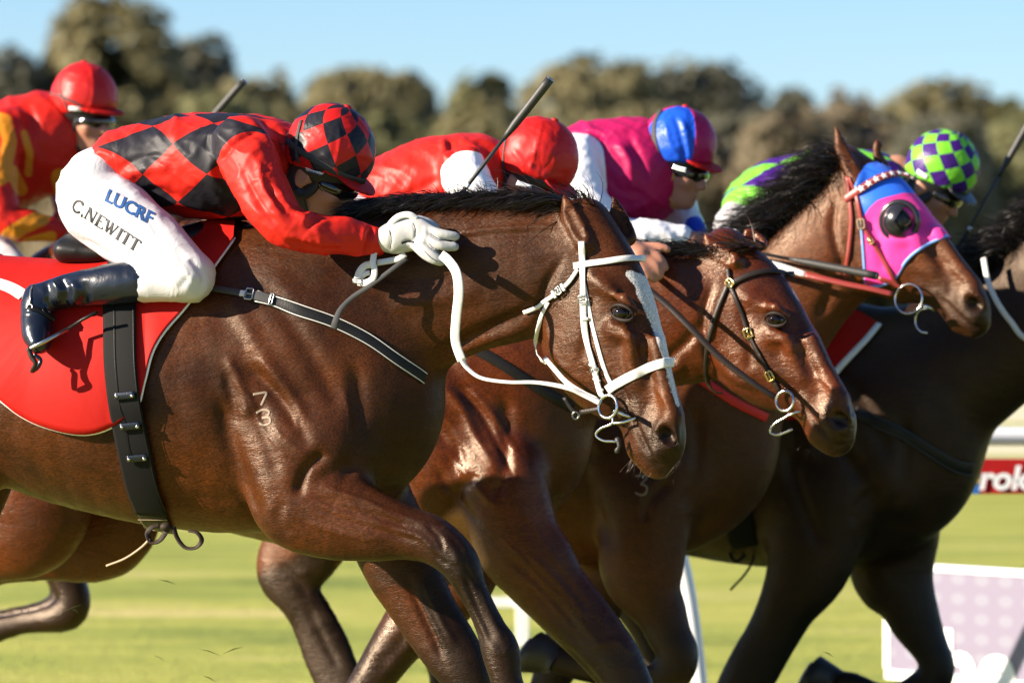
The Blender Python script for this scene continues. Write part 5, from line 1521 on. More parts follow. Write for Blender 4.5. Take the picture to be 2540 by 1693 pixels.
JD = dict(
    head=(2320, 448, .0, 26, 30, .97), neck=(2225, 430, .0), cap='cap_d', silk='silk_d', uvd=(.19, .15, .2, .1), cap_uv=(9, 1.9, .3, .2), sleeve_from=.99, peak='black_cap', button='black_cap',
    torso=[(1828, 500, 1890, 580, .0, .12), (1848, 440, 1910, 600, .0, .15), (1905, 402, 1960, 610, .0, .165), (1990, 382, 2020, 610, .0, .172), (2080, 374, 2090, 600, .0, .175), (2160, 378, 2165, 560, .0, .15), (2215, 398, 2215, 490, .0, .11), (2250, 420, 2245, 470, .0, .065)],
    arms=[[(2130, 440, .16, .066), (2180, 510, .20, .062), (2240, 570, .20, .055), (2290, 600, .17, .046), (2330, 625, .14, .038)],
          [(2140, 440, -.16, .066), (2200, 510, -.20, .062), (2250, 570, -.20, .055), (2300, 600, -.17, .046), (2340, 625, -.12, .038)]],
    legs=[[(1800, 520, 1890, 570, .07, .12), (1775, 570, 1920, 580, .10, .11), (1780, 630, 1970, 610, .14, .10), (1840, 690, 2020, 650, .18, .085), (1930, 760, 2060, 710, .22, .072), (1980, 790, 2080, 740, .225, .062)],
          [(1800, 520, 1890, 570, -.07, .12), (1775, 570, 1920, 580, -.10, .11), (1780, 630, 1970, 610, -.14, .10), (1840, 690, 2020, 650, -.18, .085), (1930, 760, 2060, 710, -.22, .072)]],
    shins=[[(2030, 750, .23, .06), (1940, 770, .24, .05)], [(2030, 750, -.23, .06), (1940, 770, -.24, .05)]],
    boots=[[[(1950, 770, .24, .053), (1850, 785, .25, .048), (1770, 800, .26, .038)], [(1750, 800, .26, .03), (1755, 850, .30, .034), (1760, 895, .33, .024)]],
           [[(1950, 770, -.24, .053), (1850, 785, -.25, .048), (1770, 800, -.26, .038)], [(1750, 800, -.26, .03), (1755, 850, -.30, .034), (1760, 895, -.33, .024)]]],
    jacket_strokes=[([(1870, 440), (1880, 490), (1900, 540)], 9, .007), ([(1850, 470), (1865, 520), (1890, 560)], 7, -.007)], hb=.009, hj=.009)
JE = dict(
    head=(208, 284, .0, 47, 0, .99), neck=(118, 290, .0), cap='cap_red', silk='silk_e', sleeve_from=2.0,
    torso=[(-170, 420, -110, 520, .0, .12), (-120, 350, -70, 540, .0, .15), (-50, 290, -10, 540, .0, .165), (20, 245, 60, 510, .0, .175), (80, 232, 130, 470, .0, .165), (120, 250, 160, 420, .0, .12), (140, 290, 160, 380, .0, .075)],
    arms=[[(10, 320, .17, .068), (0, 400, .23, .064), (-5, 480, .26, .062), (15, 545, .27, .054), (70, 560, .24, .050), (120, 568, .20, .042), (145, 570, .18, .036)],
          [(110, 320, -.15, .066), (150, 400, -.19, .062), (165, 470, -.19, .056), (170, 520, -.14, .048), (150, 560, -.08, .040)]],
    legs=[[(-220, 470, -120, 520, .07, .12), (-230, 540, -70, 560, .10, .115), (-210, 610, -10, 590, .14, .10), (-150, 680, 30, 620, .18, .09), (-60, 730, 70, 660, .23, .072), (-10, 760, 75, 710, .235, .062)],
          [(-220, 470, -120, 520, -.07, .12), (-230, 540, -70, 560, -.10, .115), (-210, 610, -10, 590, -.14, .10), (-150, 680, 30, 620, -.18, .09), (-60, 730, 70, 660, -.23, .072)]],
    shins=[[(30, 710, .24, .06), (-60, 740, .25, .05)], [(30, 710, -.24, .06), (-60, 740, -.25, .05)]],
    boots=[[[(-50, 740, .25, .053), (-140, 755, .26, .048), (-220, 770, .27, .038)], [(-240, 770, .27, .03), (-235, 820, .31, .034), (-230, 865, .34, .024)]],
           [[(-50, 740, -.25, .053), (-140, 755, -.26, .048), (-220, 770, -.27, .038)], [(-240, 770, -.27, .03), (-235, 820, -.31, .034), (-230, 865, -.34, .024)]]],
    hands_skin=[('pts', [(145, 570, .17, .028), (170, 572, .15, .032, .036)], .02), ('pts', [(180, 562, .15, .013), (200, 572, .14, .012), (196, 590, .14, .011)], .006), ('pts', [(178, 575, .16, .013), (194, 586, .16, .012), (186, 600, .15, .011)], .006), ('pts', [(172, 584, .17, .012), (184, 596, .17, .011), (176, 606, .16, .010)], .006), ('pts', [(164, 590, .18, .011), (172, 602, .18, .010), (166, 608, .17, .009)], .006), ('pts', [(170, 552, .13, .013), (192, 552, .12, .012), (206, 558, .11, .011)], .008)],
    bands=[([(-30, 290), (10, 300), (24, 350), (14, 410)], 15), ([(0, 445), (30, 425), (52, 470)], 13), ([(22, 585), (60, 560), (104, 540)], 17), ([(66, 602), (128, 586)], 10), ([(150, 440), (160, 480), (166, 530)], 20), ([(60, 330), (74, 380), (70, 430)], 6)],
    jacket_strokes=[([(40, 260), (60, 330), (70, 400)], 9, .008), ([(70, 250), (90, 320), (100, 400)], 9, -.008), ([(-20, 440), (20, 450), (40, 480)], 8, .007), ([(30, 540), (60, 560), (100, 555)], 7, .006), ([(40, 560), (80, 575), (120, 570)], 6, -.006)],
    cap_strokes=[([(225, 165), (232, 220), (222, 280)], 3, .003), ([(140, 230), (160, 250), (180, 280)], 7, .004)],
    strap_px=[([(125, 232), (160, 242), (200, 262), (250, 280), (290, 292)], .008), ([(150, 195), (150, 225), (165, 262), (172, 275)], .006)], hj=.009)
# ------------------------------------------------------------------ build the field
hA = build_horse("racehorse", "nearest dark bay horse with white bridle, white blaze and red saddle cloth", FA, SPEC_A, M['coat_a'])
hB = build_horse("racehorse", "red bay horse with black and brass bridle, just behind the white-bridled one", FB, SPEC_B, M['coat_b'])
hC = build_horse("racehorse", "bright bay horse wearing the pink and blue blinker hood", FC, SPEC_C, M['coat_c'])
hD = build_horse("racehorse", "dark brown leading horse in shade, its head beyond the picture", FD, SPEC_D, M['coat_d'])
hE = build_horse("racehorse", "trailing bay horse under the red and yellow jockey", FE, SPEC_E, M['coat_b'])
jA = build_jockey("jockey in black and red diamond silks and white breeches on the nearest horse", FA, JA, hA)
jB = build_jockey("jockey in plain red jacket with white sleeves and plain red cap", FB, JB, hB)
jC = build_jockey("jockey in cerise jacket with cerise and blue cap and bare hands", FC, JC, hC)
jD = build_jockey("jockey in green and purple diamonds crouched behind the hooded horse", FD, JD, hD)
jE = build_jockey("jockey in red and yellow silks, red cap and dark goggles, last of the field", FE, JE, hE)

def root(name, label, cat_, P, group=None):
    o = empty(name, P); tag(o, label, cat_, group); return o

# ------------------------------------------------------------------ manes, tails, hooves, brands
def hair(name, parent, fr, roots, n, flow, length, mat, seed=1, spread=.35, sspan=(-.03, .03), droop=.0, width=.0035, wave=.25, segs=6, up0=None):
    """Tapered strands from a pixel root line; flow and up0 are (forward, near side, up) directions."""
    r = np.random.default_rng(seed)
    L = cat(np.asarray(roots, float), 8); m = len(L)
    V = []; F = []
    B = np.array([fr.f, -fr.n, [0, 0, 1.0]])
    for i in range(n):
        t = r.uniform(0, m - 1.001); j = int(t); p = L[j] + (L[j + 1] - L[j]) * (t - j)
        s = r.uniform(*sspan)
        P0 = fr.pt(p[0], p[1] + r.uniform(-3, 5), s)
        fl = np.asarray(flow(t / (m - 1)) if callable(flow) else flow, float) + r.normal(0, spread, 3) * .6
        fl = fl / np.linalg.norm(fl)
        d0 = fl if up0 is None else np.asarray(up0, float) + r.normal(0, .2, 3)
        d0 = d0 / np.linalg.norm(d0)
        ln = r.uniform(*length); q = P0.copy(); pts = [q]
        wv = r.normal(0, wave, 3)
        for k in range(segs):
            a = (k + 1) / segs
            d = d0 * (1 - a) ** 1.5 + fl * (1 - (1 - a) ** 1.5) + np.array([0, 0, -droop * a]) + wv * math.sin(a * 4.0)
            d = d / np.linalg.norm(d)
            q = q + (d @ B) * ln / segs; pts.append(q)
        pts = np.array(pts)
        T = np.gradient(pts, axis=0); sd = np.cross(T, r.normal(0, 1, 3)); sd /= np.linalg.norm(sd, axis=1, keepdims=True) + 1e-9
        w = width * r.uniform(.6, 1.3) * np.linspace(1, .12, segs + 1)
        b = len(V)
        for k in range(segs + 1):
            V.append(pts[k] - sd[k] * w[k]); V.append(pts[k] + sd[k] * w[k])
        for k in range(segs):
            F.append((b + 2 * k, b + 2 * k + 1, b + 2 * k + 3, b + 2 * k + 2))
    o = mesh_obj(name, np.array(V), np.array(F), mat, parent, True)
    o["kind"] = "stuff"
    return o

hair("mane", hA['o'], FA, [(900, 528), (1000, 515), (1100, 506), (1250, 499), (1400, 503)], 5200, (-.80, .42, -.36), (.05, .11), M['mane'], 3, .22, (-.02, .05), 0, .0016, .12, 6, (-.35, .35, .55))
hair("mane", hA['o'], FA, [(1080, 512), (1160, 505), (1230, 503)], 160, (-.5, .1, .7), (.03, .085), M['mane'], 4, .5, (-.02, .03), 0, .0018, .2)
hair("forelock", hA['o'], FA, [(1330, 500), (1400, 505), (1450, 520)], 420, (-.85, .25, .12), (.08, .19), M['mane_brown'], 5, .3, (-.06, .03), .2, .0022, .2)
hair("forelock", hA['o'], FA, [(1440, 520), (1470, 520), (1500, 530)], 260, (-.5, .3, .35), (.05, .12), M['mane'], 6, .4, (-.06, .02), .2, .0022, .2)
hair("mane", hB['o'], FB, [(1420, 606), (1560, 612), (1700, 622), (1800, 628)], 1900, (-.8, .4, -.3), (.05, .10), M['mane'], 7, .25, (-.02, .05), 0, .0018, .15, 6, (-.4, .3, .5))
hair("forelock", hB['o'], FB, [(1800, 620), (1850, 615), (1890, 610)], 300, (-.85, .25, .1), (.06, .14), M['mane_brown'], 8, .35, (-.02, .05), .2, .0026, .2)
hair("mane", hC['o'], FC, [(1800, 668), (1900, 592), (1990, 515), (2060, 450), (2110, 415)], 4600, (-.82, .25, .0), (.09, .21), M['mane'], 9, .30, (-.03, .05), .30, .0019, .30, 7, (-.35, .2, .75))
hair("mane", hD['o'], FD, [(2330, 730), (2420, 680), (2500, 625), (2600, 540), (2690, 480)], 2600, (-.82, .25, .05), (.09, .18), M['mane'], 10, .35, (-.03, .05), .25, .0021, .35, 6, (-.35, .2, .75))
hair("mane", hE['o'], FE, [(250, 590), (400, 550), (560, 530)], 500, (-.8, .3, .0), (.07, .13), M['mane'], 12, .35, (-.03, .05), .2, .004, .3)
for hh, fr in ((hA, FA), (hB, FB), (hC, FC), (hD, FD), (hE, FE)):
    t = fr.wor(np.array([[FA.l(-345, 780)[0], 0, 1.34]]))[0]; pt = proj(t)[0]
    hair("tail", hh['o'], fr, [tuple(pt), tuple(pt + (-6, 12)), tuple(pt + (-8, 26))], 420, (-.85, 0, -.25), (.45, .75), M['mane'], 13, .18, (-.025, .025), .55, .006, .12, 8)
hair("whiskers", hA['o'], hA['fh'], [(1560, 1140), (1600, 1152), (1660, 1158), (1690, 1140)], 70, (-.35, .3, -.8), (.015, .045), M['mane_brown'], 14, .5, (-.02, .05), 0, .0007, .2, 4)
hair("whiskers", hB['o'], hB['fh'], [(1985, 1100), (2020, 1118), (2080, 1108), (2115, 1085)], 26, (-.45, .3, -.75), (.012, .035), M['mane_brown'], 15, .5, (-.02, .05), 0, .0007, .2, 4)

def hoof(horse, fr, px, py, s, toe, sc=1.0, shoe=True):
    """Hoof at the end of a leg: toe is the image direction (dx,dy) in which the hoof grows from the coronet."""
    a = fr.pt(px, py, s); b = fr.pt(px + toe[0], py + toe[1], s)
    d = b - a; d /= np.linalg.norm(d)
    l = -fr.n; fwd = np.cross(l, d)
    if fwd @ fr.f < 0 and abs(d[2]) > .5: pass
    V = []; F = []; prof = [(0, .035), (.02, .042), (.05, .052), (.082, .062)]
    for t, r in prof:
        for j in range(18):
            an = 2 * math.pi * j / 18
            V.append(a + d * t * sc + (fwd * math.cos(an) * r * 1.08 + l * math.sin(an) * r) * sc + fwd * t * .35 * sc)
    n = 18
    for i in range(3):
        for j in range(n): F.append((i * n + j, i * n + (j + 1) % n, (i + 1) * n + (j + 1) % n, (i + 1) * n + j))
    F.append(tuple(range(n))); F.append(tuple(range(3 * n, 4 * n)))
    hf = mesh_obj("hoof", V, F, M['hoof'], horse['o'])
    if shoe:
        P = [a + d * .081 * sc + (fwd * math.cos(x) * .054 + l * math.sin(x) * .050) * sc + fwd * .078 * .35 * sc for x in np.linspace(-2.4, 2.4, 22)]
        Vr, Fr = ribbon_mesh(P, [d] * len(P), .018 * sc, .007 * sc); mesh_obj("shoe", Vr, Fr, M['dull_steel'], hf)
hoof(hA, FA, 1285, 1770, .16, (30, 60)); hoof(hA, FA, 1240, 2010, -.12, (20, 60)); hoof(hA, FA, -595, 1770, .13, (-60, 10)); hoof(hA, FA, -55, 1880, -.13, (25, 60))
hoof(hB, FB, 1770, 2030, .16, (30, 50)); hoof(hB, FB, 670, 1995, -.12, (-40, 30)); hoof(hB, FB, -480, 1715, .13, (-50, 0)); hoof(hB, FB, -390, 1660, -.13, (-50, 0))
hoof(hC, FC, 1382, 1640, .16, (-46, -36), 1.15); hoof(hC, FC, 1300, 1990, -.12, (-10, 60)); hoof(hC, FC, 945, 1870, .13, (30, 50)); hoof(hC, FC, 1160, 1820, -.13, (30, 50))
hoof(hD, FD, 2076, 1690, -.12, (-46, -30), 1.1); hoof(hD, FD, 1735, 2020, .16, (-10, 60)); hoof(hD, FD, 1710, 1870, .13, (30, 50)); hoof(hD, FD, 1730, 1870, -.13, (30, 50))
hoof(hE, FE, -85, 1590, .15, (-60, 20)); hoof(hE, FE, -95, 1572, -.10, (-60, 20))

def brand(horse, strokes_, w):
    for st in strokes_:
        strap("brand", [horse['tree']], st, w, .0008, M['brand_white'], horse['o'], .0006, 6, 1)
brand(hA, [[(628, 978), (645, 975), (661, 974), (655, 990), (648, 1005)], [(636, 1024), (652, 1016), (668, 1020), (662, 1034), (650, 1036)], [(650, 1036), (668, 1036), (670, 1048), (656, 1054), (643, 1050)]], .0062)
brand(hB, [[(1172, 1122), (1178, 1130), (1176, 1142)], [(1172, 1160), (1186, 1152), (1192, 1166), (1180, 1172)], [(1180, 1172), (1194, 1176), (1192, 1188), (1178, 1186)]], .0055)
brand(hC, [[(1576, 1180), (1592, 1179), (1606, 1180), (1594, 1196), (1590, 1200)], [(1590, 1200), (1604, 1206), (1602, 1222), (1590, 1227), (1576, 1221)]], .0055)

# ------------------------------------------------------------------ nearest horse: white bridle, reins, breast strap, girth, cloth, saddle
def wrap_strap(name, h, pts, w, th, mat, parent, lift, n=6, sm=2, reach=.05):
    """A strap that carries on round the far side of the face."""
    P, N = surf_line([h['tree']], pts, lift, n, sm=sm)
    f_, n_ = h['fh'].f, h['fh'].n
    e = [P[-1] + n_ * reach * .35 + f_ * .004, P[-1] + n_ * reach * .8 - f_ * .012, P[-1] + n_ * reach * 1.1 - f_ * .05]
    P = cat(np.vstack([P[::2], e]), 3); k = len(P)
    Nn = np.vstack([N[::2], [f_ * .9 - n_ * .3, f_ * .8 + n_ * .5, n_]])
    N = np.array([np.interp(np.linspace(0, 1, k), np.linspace(0, 1, len(Nn)), Nn[:, i]) for i in range(3)]).T
    return mesh_obj(name, *ribbon_mesh(P, N, w, th), mat, parent)

def face_strap(parent, h, pts, w, mat, name, th=.004, lift=.0015, n=6, sm=2):
    return strap(name, [h['tree']], pts, w, th, mat, parent, lift, n, sm)

def buckle(name, trees, px, py, ang, w, hgt, mat, parent, lift=.005, r=.0022):
    """A rectangular wire buckle lying on the surface."""
    h = cast(trees, px, py)
    if h is None: return
    P, N = h[0], h[1]
    right = np.array([1.0, 0, 0]); up = np.array([0, 0, 1.0])
    e1 = right * math.cos(ang) - up * math.sin(ang)
    e1 = e1 - (e1 @ N) * N; e1 /= np.linalg.norm(e1); e2 = np.cross(N, e1)
    c = P + N * lift
    pts = [c + e1 * a * w / 2 + e2 * b * hgt / 2 for a, b in ((-1, -.7), (-.8, -1), (.8, -1), (1, -.7), (1, .7), (.8, 1), (-.8, 1), (-1, .7))]
    V, F = tube_mesh(pts, r, 6, True); o = mesh_obj(name, V, F, mat, parent)
    V, F = tube_mesh([c - e1 * w / 2, c + e1 * w * .45], r * .8, 6); mesh_obj("prong", V, F, mat, o)
    return o

def keeper(trees, px, py, ang, w, parent, mat, name="keeper", hgt=.007, lift=.004):
    h = cast(trees, px, py)
    if h is None: return
    P, N = h[0], h[1]
    e1 = np.array([math.cos(ang), 0, -math.sin(ang)]); e1 = e1 - (e1 @ N) * N; e1 /= np.linalg.norm(e1)
    V, F = box_mesh(P + N * lift, np.array([e1, np.cross(N, e1), N]), (w / 2, hgt / 2, .0035), .4)
    return mesh_obj(name, V, F, mat, parent)

TA = [hA['tree']]
W = M['white_leather']
bA = root("bridle", "white racing bridle on the nearest horse", "bridle", hA['fh'].pt(1508, 900), "bridles worn by the racehorses")
face_strap(bA, hA, [(1444, 600), (1446, 640), (1449, 700), (1448, 760), (1452, 820), (1466, 875), (1478, 920), (1490, 968), (1500, 985)], .017, W, "cheekpiece", .0026, .0045)
face_strap(bA, hA, [(1447, 690), (1462, 770), (1476, 830), (1492, 890), (1506, 930), (1518, 955)], .012, W, "noseband_hanger", .0024, .001)
wrap_strap("browband", hA, [(1425, 660), (1460, 655), (1500, 650), (1550, 643), (1580, 643)], .0165, .0026, W, bA, .005)
wrap_strap("noseband", hA, [(1508, 967), (1530, 952), (1561, 935), (1610, 912), (1640, 902), (1652, 899)], .024, .0028, W, bA, .003)
face_strap(bA, hA, [(1436, 668), (1412, 702), (1378, 730), (1345, 753), (1318, 768), (1300, 774)], .0105, W, "throatlash", .0024, .006)
face_strap(bA, hA, [(1362, 748), (1342, 790), (1330, 830), (1332, 865), (1346, 892), (1358, 898)], .011, W, "throatlash", .0024, .003)
for (x, y, a) in ((1378, 729, 1.0), (1400, 712, 1.0), (1449, 752, 0), (1452, 790, 0), (1474, 905, .3), (1484, 940, .3), (1492, 962, .3)):
    keeper(TA, x, y, a, .021, bA, W, "keeper", .008, .0075)
buckle("buckle", TA, 1448, 742, 0, .022, .018, M['dull_steel'], bA, .011); buckle("buckle", TA, 1480, 915, .3, .022, .016, M['dull_steel'], bA, .011); buckle("buckle", TA, 1390, 720, .9, .018, .014, M['dull_steel'], bA, .010)
hh = cast(TA, 1504, 1000); rc = (hh[0] + hh[1] * .008) if hh else hA['fh'].pt(1508, 1007, .06)
rcA = hA['fh'].pt(1508, 1008, .072)
ring("bit_ring", rcA, -hA['fh'].n + np.array([0, 0, .1]), .029, .0042, M['steel'], bA)
tube("bit_mouthpiece", [hA['fh'].pt(1522, 1018, .070), hA['fh'].pt(1548, 1028, .062), hA['fh'].pt(1572, 1036, .045)], .0045, M['steel'], bA)
tube("bit_loop", [hA['fh'].pt(1520, 1034, .072), hA['fh'].pt(1518, 1050, .075), hA['fh'].pt(1490, 1062, .078), hA['fh'].pt(1478, 1078, .078), hA['fh'].pt(1496, 1092, .076), hA['fh'].pt(1528, 1094, .068)], .0034, M['steel'], bA, 8, False, 5)
tube("bit_loop", [hA['fh'].pt(1518, 1050, .075), hA['fh'].pt(1548, 1046, .070), hA['fh'].pt(1578, 1036, .055)], .0034, M['steel'], bA, 8, False, 4)
P = cat([hA['fh'].pt(1440, 1022, .06), hA['fh'].pt(1465, 1018, .066), hA['fh'].pt(1486, 1014, .07)], 5)
mesh_obj("curb_strap", *ribbon_mesh(P, [-hA['fh'].n] * len(P), .012, .004), M['brown_leather'], bA)
mesh_obj("lip_strap_rubber", *tube_mesh(cat([hA['fh'].pt(1530, 1086, .064), hA['fh'].pt(1536, 1104, .066), hA['fh'].pt(1528, 1122, .064)], 4), [.006, .008, .007, .005, .006, .004, .006, .007, .004], 8), M['rubber'], bA)

def free_strap(name, fr, pts, w, th, mat, parent, n=6, nrm=None):
    """A strap hanging free: (px, py, s) points."""
    P = cat([fr.pt(*p) for p in pts], n)
    N = np.array([(-fr.n if nrm is None else np.asarray(nrm, float))] * len(P))
    ww = w if np.ndim(w) == 0 else np.interp(np.linspace(0, 1, len(P)), np.linspace(0, 1, len(w)), w)
    return mesh_obj(name, *ribbon_mesh(P, N, ww, th), mat, parent)

rA = root("reins", "white rubber-grip reins running from the gloved hand to the nearest horse's bit", "reins", FA.pt(1130, 800, .2), "reins in the jockeys' hands")
free_strap("rein", FA, [(1095, 632, .175), (1112, 646, .185), (1132, 676, .20), (1138, 724, .205), (1132, 786, .20), (1130, 845, .195), (1146, 895, .19)], [.024, .025, .025, .024, .023], .0032, W, rA, 7, (-.25, -1, .1))
free_strap("rein", FA, [(1144, 890, .19), (1160, 914, .19), (1195, 938, .195), (1260, 948, .20), (1333, 949, .20), (1407, 962, .20), (1450, 980, .19), (1490, 1000, .185)], [.014, .011, .010, .010, .011, .014, .016, .016], .003, W, rA, 7, (-.1, -.75, .65))
free_strap("rein", FA, [(1352, 888, .06), (1375, 915, .08), (1405, 948, .10), (1440, 972, .13), (1480, 992, .15)], [.012, .013, .014, .015], .004, W, rA, 6, (-.1, -.9, .4))
free_strap("rein_loop", FA, [(962, 578, .17), (970, 556, .17), (990, 538, .165), (1015, 534, .16), (1034, 545, .155)], .018, .006, W, rA, 6, (-.2, -.85, .4))
free_strap("rein_loop", FA, [(930, 620, .165), (926, 650, .18), (930, 672, .185), (925, 692, .185), (905, 702, .18), (890, 700, .175)], .017, .005, W, rA, 6, (-.5, -1, 0))
free_strap("rein_loop", FA, [(884, 702, .175), (892, 676, .17), (905, 660, .165), (922, 655, .16)], .019, .005, W, rA, 6, (-.3, -1, 0))
free_strap("rein_loop", FA, [(936, 652, .165), (962, 648, .16), (990, 642, .155), (1006, 630, .15)], .016, .005, W, rA, 6, (-.1, -1, .3))
free_strap("rein_loop", FA, [(892, 692, .17), (905, 680, .168), (918, 676, .165)], .014, .004, W, rA, 5, (-.2, -1, .1))
buckle("buckle", [bvh(*[np.array(FA.pt(880, 690, .19))[None, :].repeat(3, 0) + np.array([[0, 0, 0], [.05, 0, 0], [0, 0, -.05]]), [(0, 1, 2)]])], 886, 697, .1, .020, .012, M['dull_steel'], rA, .003, .0016)

# breast strap with white edges, buckle and keeper strap
sA = root("breastplate", "black breast strap with white edging round the nearest horse's chest", "breastplate", FA.pt(840, 800, .2), "breast straps on the racehorses")
cl = [(530, 717), (575, 724), (637, 737), (695, 752), (753, 774), (836, 803), (914, 842), (977, 886), (1030, 922), (1052, 938)]
o1 = strap("strap", TA, cl[2:], .034, .004, M['black_leather'], sA, .004, 7)
strap("billet", TA, cl[:3], .018, .0035, M['grey_web'], sA, .004, 6)
for off in (-13, 13):
    e = [(x + off * .35, y - off) if False else (x + off * .30, y - off * .95) for x, y in cl[2:]]
    strap("edging", TA, e, .0024, .0012, M['white_leather'], o1, .0082, 7)
strap("buckle_plate", TA, [(622, 733), (650, 739), (680, 748)], .026, .003, M['grey_web'], sA, .009, 5)
buckle("buckle", TA, 622, 733, .25, .022, .03, M['dull_steel'], sA, .013); buckle("buckle", TA, 676, 745, .25, .008, .03, M['dull_steel'], sA, .013)
keeper(TA, 606, 731, .25, .018, sA, M['white_leather'], "keeper", .016, .009)
free_strap("neck_strap", FA, [(828, 814, .235), (833, 795, .24), (846, 766, .225), (876, 736, .205), (922, 706, .19), (978, 664, .17), (1010, 640, .15)], [.018, .016, .013, .012, .012, .013], .003, M['grey_web'], sA, 6, (-.2, -1, .25))

# red saddle cloth: columns over the back, both sides alike
def cloth_grid(tree, fr, cols, lift, wob=0.0):
    """cols: list of (top px, bottom px); rays drop each column on the near side, the far side mirrors it."""
    rows = 26; G3 = []
    for ci, ((xt, yt), (xb, yb)) in enumerate(cols):
        col = []
        for k in range(rows):
            t = k / (rows - 1)
            x, y = xb + (xt - xb) * t, yb + (yt - yb) * t
            h = cast([tree], x, y)
            col.append(fr.loc(h[0] + h[1] * lift)[0] if h else None)
        ok = [i for i, c in enumerate(col) if c is not None]
        for i in range(rows):
            if col[i] is None:
                j = min(ok, key=lambda q: abs(q - i)); tt = i / (rows - 1)
                base = col[j]; topz = base[2] + (i - j) * .012
                col[i] = np.array([base[0], base[1] * max(0., 1 - (i - j) * .25), base[2] + min((i - j), 3) * .004])
        G3.append(col)
    return np.array(G3)

edge_front = [(352, 1002), (364, 940), (383, 875), (417, 818), (475, 753), (532, 672), (585, 596)]
edge_bot = [(-140, 905), (-70, 940), (0, 982), (46, 1021), (96, 1048), (172, 1070), (230, 1074), (277, 1059), (315, 1035), (352, 1002)]
bl_ = cat(np.array(edge_bot, float), 4); fl_ = cat(np.array(edge_front, float), 6)
low = np.vstack([bl_, fl_[1:]])
tops = []
for (x, y) in low:
    tx = x if x < 300 else x + (585 - x) * np.clip((x - 300) / 285, 0, 1) * .0
    tops.append(tx)
# the top line of the back, found by scanning down each column
def top_y(tree, x, y0, y1):
    for y in np.arange(y0, y1, 3.0):
        if cast([tree], x, y) is not None: return y + 2
    return y1
cols = []
for (x, y) in low:
    ty = top_y(hA['tree'], x, 540, 760)
    cols.append(((x, min(ty, y - 2)), (x, y)))
Gc = cloth_grid(hA['tree'], FA, cols, .011)
for _ in range(2):
    Gs = Gc.copy(); Gs[1:-1] = (Gc[:-2] + 2 * Gc[1:-1] + Gc[2:]) / 4; Gc = Gs
nc, nr = Gc.shape[:2]
wv_ = np.sin(np.linspace(0, 16, nc))[:, None] * np.linspace(1, 0, nr)[None, :] ** 2 * .006
Gc[:, :, 1] -= np.abs(wv_) + .002
mir = Gc[:, ::-1].copy(); mir[:, :, 1] *= -1
full = np.concatenate([Gc, mir[:, 1:]], 1)
full = np.concatenate([full, full + np.array([0, 0, 0])], 0)[:nc]
nr2 = full.shape[1]
Vc = FA.wor(full.reshape(-1, 3)); Fc = []
for i in range(nc - 1):
    for j in range(nr2 - 1): Fc.append((i * nr2 + j, i * nr2 + j + 1, (i + 1) * nr2 + j + 1, (i + 1) * nr2 + j))
Nc = vnormals(Vc, np.array(Fc))
if (Nc[:, 1] < 0).sum() < len(Nc) / 2 and (Nc[nr // 3 :: nr2, 1] > 0).mean() > .5: Nc = -Nc; Fc = [tuple(reversed(q)) for q in Fc]
Vc = strokes(Vc, Nc, [([(60, 900), (150, 960), (260, 1000)], 26, .008), ([(20, 950), (60, 1020), (120, 1045)], 16, -.008), ([(-40, 700), (40, 760), (60, 900)], 30, .010), ([(180, 810), (240, 808), (270, 800)], 7, -.006), ([(180, 830), (240, 825), (270, 818)], 7, .005), ([(40, 860), (50, 960), (60, 1030)], 16, -.010), ([(380, 780), (420, 740), (470, 690)], 12, .006), ([(0, 640), (80, 660), (160, 640)], 16, .010), ([(20, 680), (90, 690), (170, 675)], 12, -.010)])
Vin = Vc - Nc * .004
Fi = [tuple(reversed([q + len(Vc) for q in f])) for f in Fc]
rim = []
bd = [i * nr2 for i in range(nc)]; be = [i * nr2 + nr2 - 1 for i in range(nc)]
for a_, b_ in list(zip(bd[:-1], bd[1:])) + list(zip(be[:-1], be[1:])): rim.append((a_, b_, b_ + len(Vc), a_ + len(Vc)))
cloth = mesh_obj("saddle_cloth", np.vstack([Vc, Vin]), Fc + Fi + rim, M['cloth_red'])
tag(cloth, "red saddle cloth with white binding under the nearest jockey", "saddle cloth")
ct = bvh(Vc, Fc)
Pe = smooth_rows(Vc[[i * nr2 for i in range(nc)]], 2); Ne = Nc[[i * nr2 for i in range(nc)]]
mesh_obj("binding", *ribbon_mesh(Pe + Ne * .001, smooth_rows(Ne, 3), .009, .004), M['white_trim'], cloth)
Pe = smooth_rows(Vc[[i * nr2 + nr2 - 1 for i in range(nc)]], 2); Ne = Nc[[i * nr2 + nr2 - 1 for i in range(nc)]]
mesh_obj("binding", *ribbon_mesh(Pe + Ne * .001, smooth_rows(Ne, 3), .009, .004), M['white_trim'], cloth)
strap("cloth_number", [ct], [(-60, 690), (-10, 704), (30, 718), (60, 736)], .034, .0015, M['white_trim'], cloth, .006, 6)
strap("cloth_number", [ct], [(30, 742), (48, 750), (64, 760)], .014, .001, M['white_trim'], cloth, .0015, 4)
strap("cloth_number", [ct], [(-30, 906), (-6, 912), (8, 924)], .012, .001, M['white_trim'], cloth, .0015, 4)

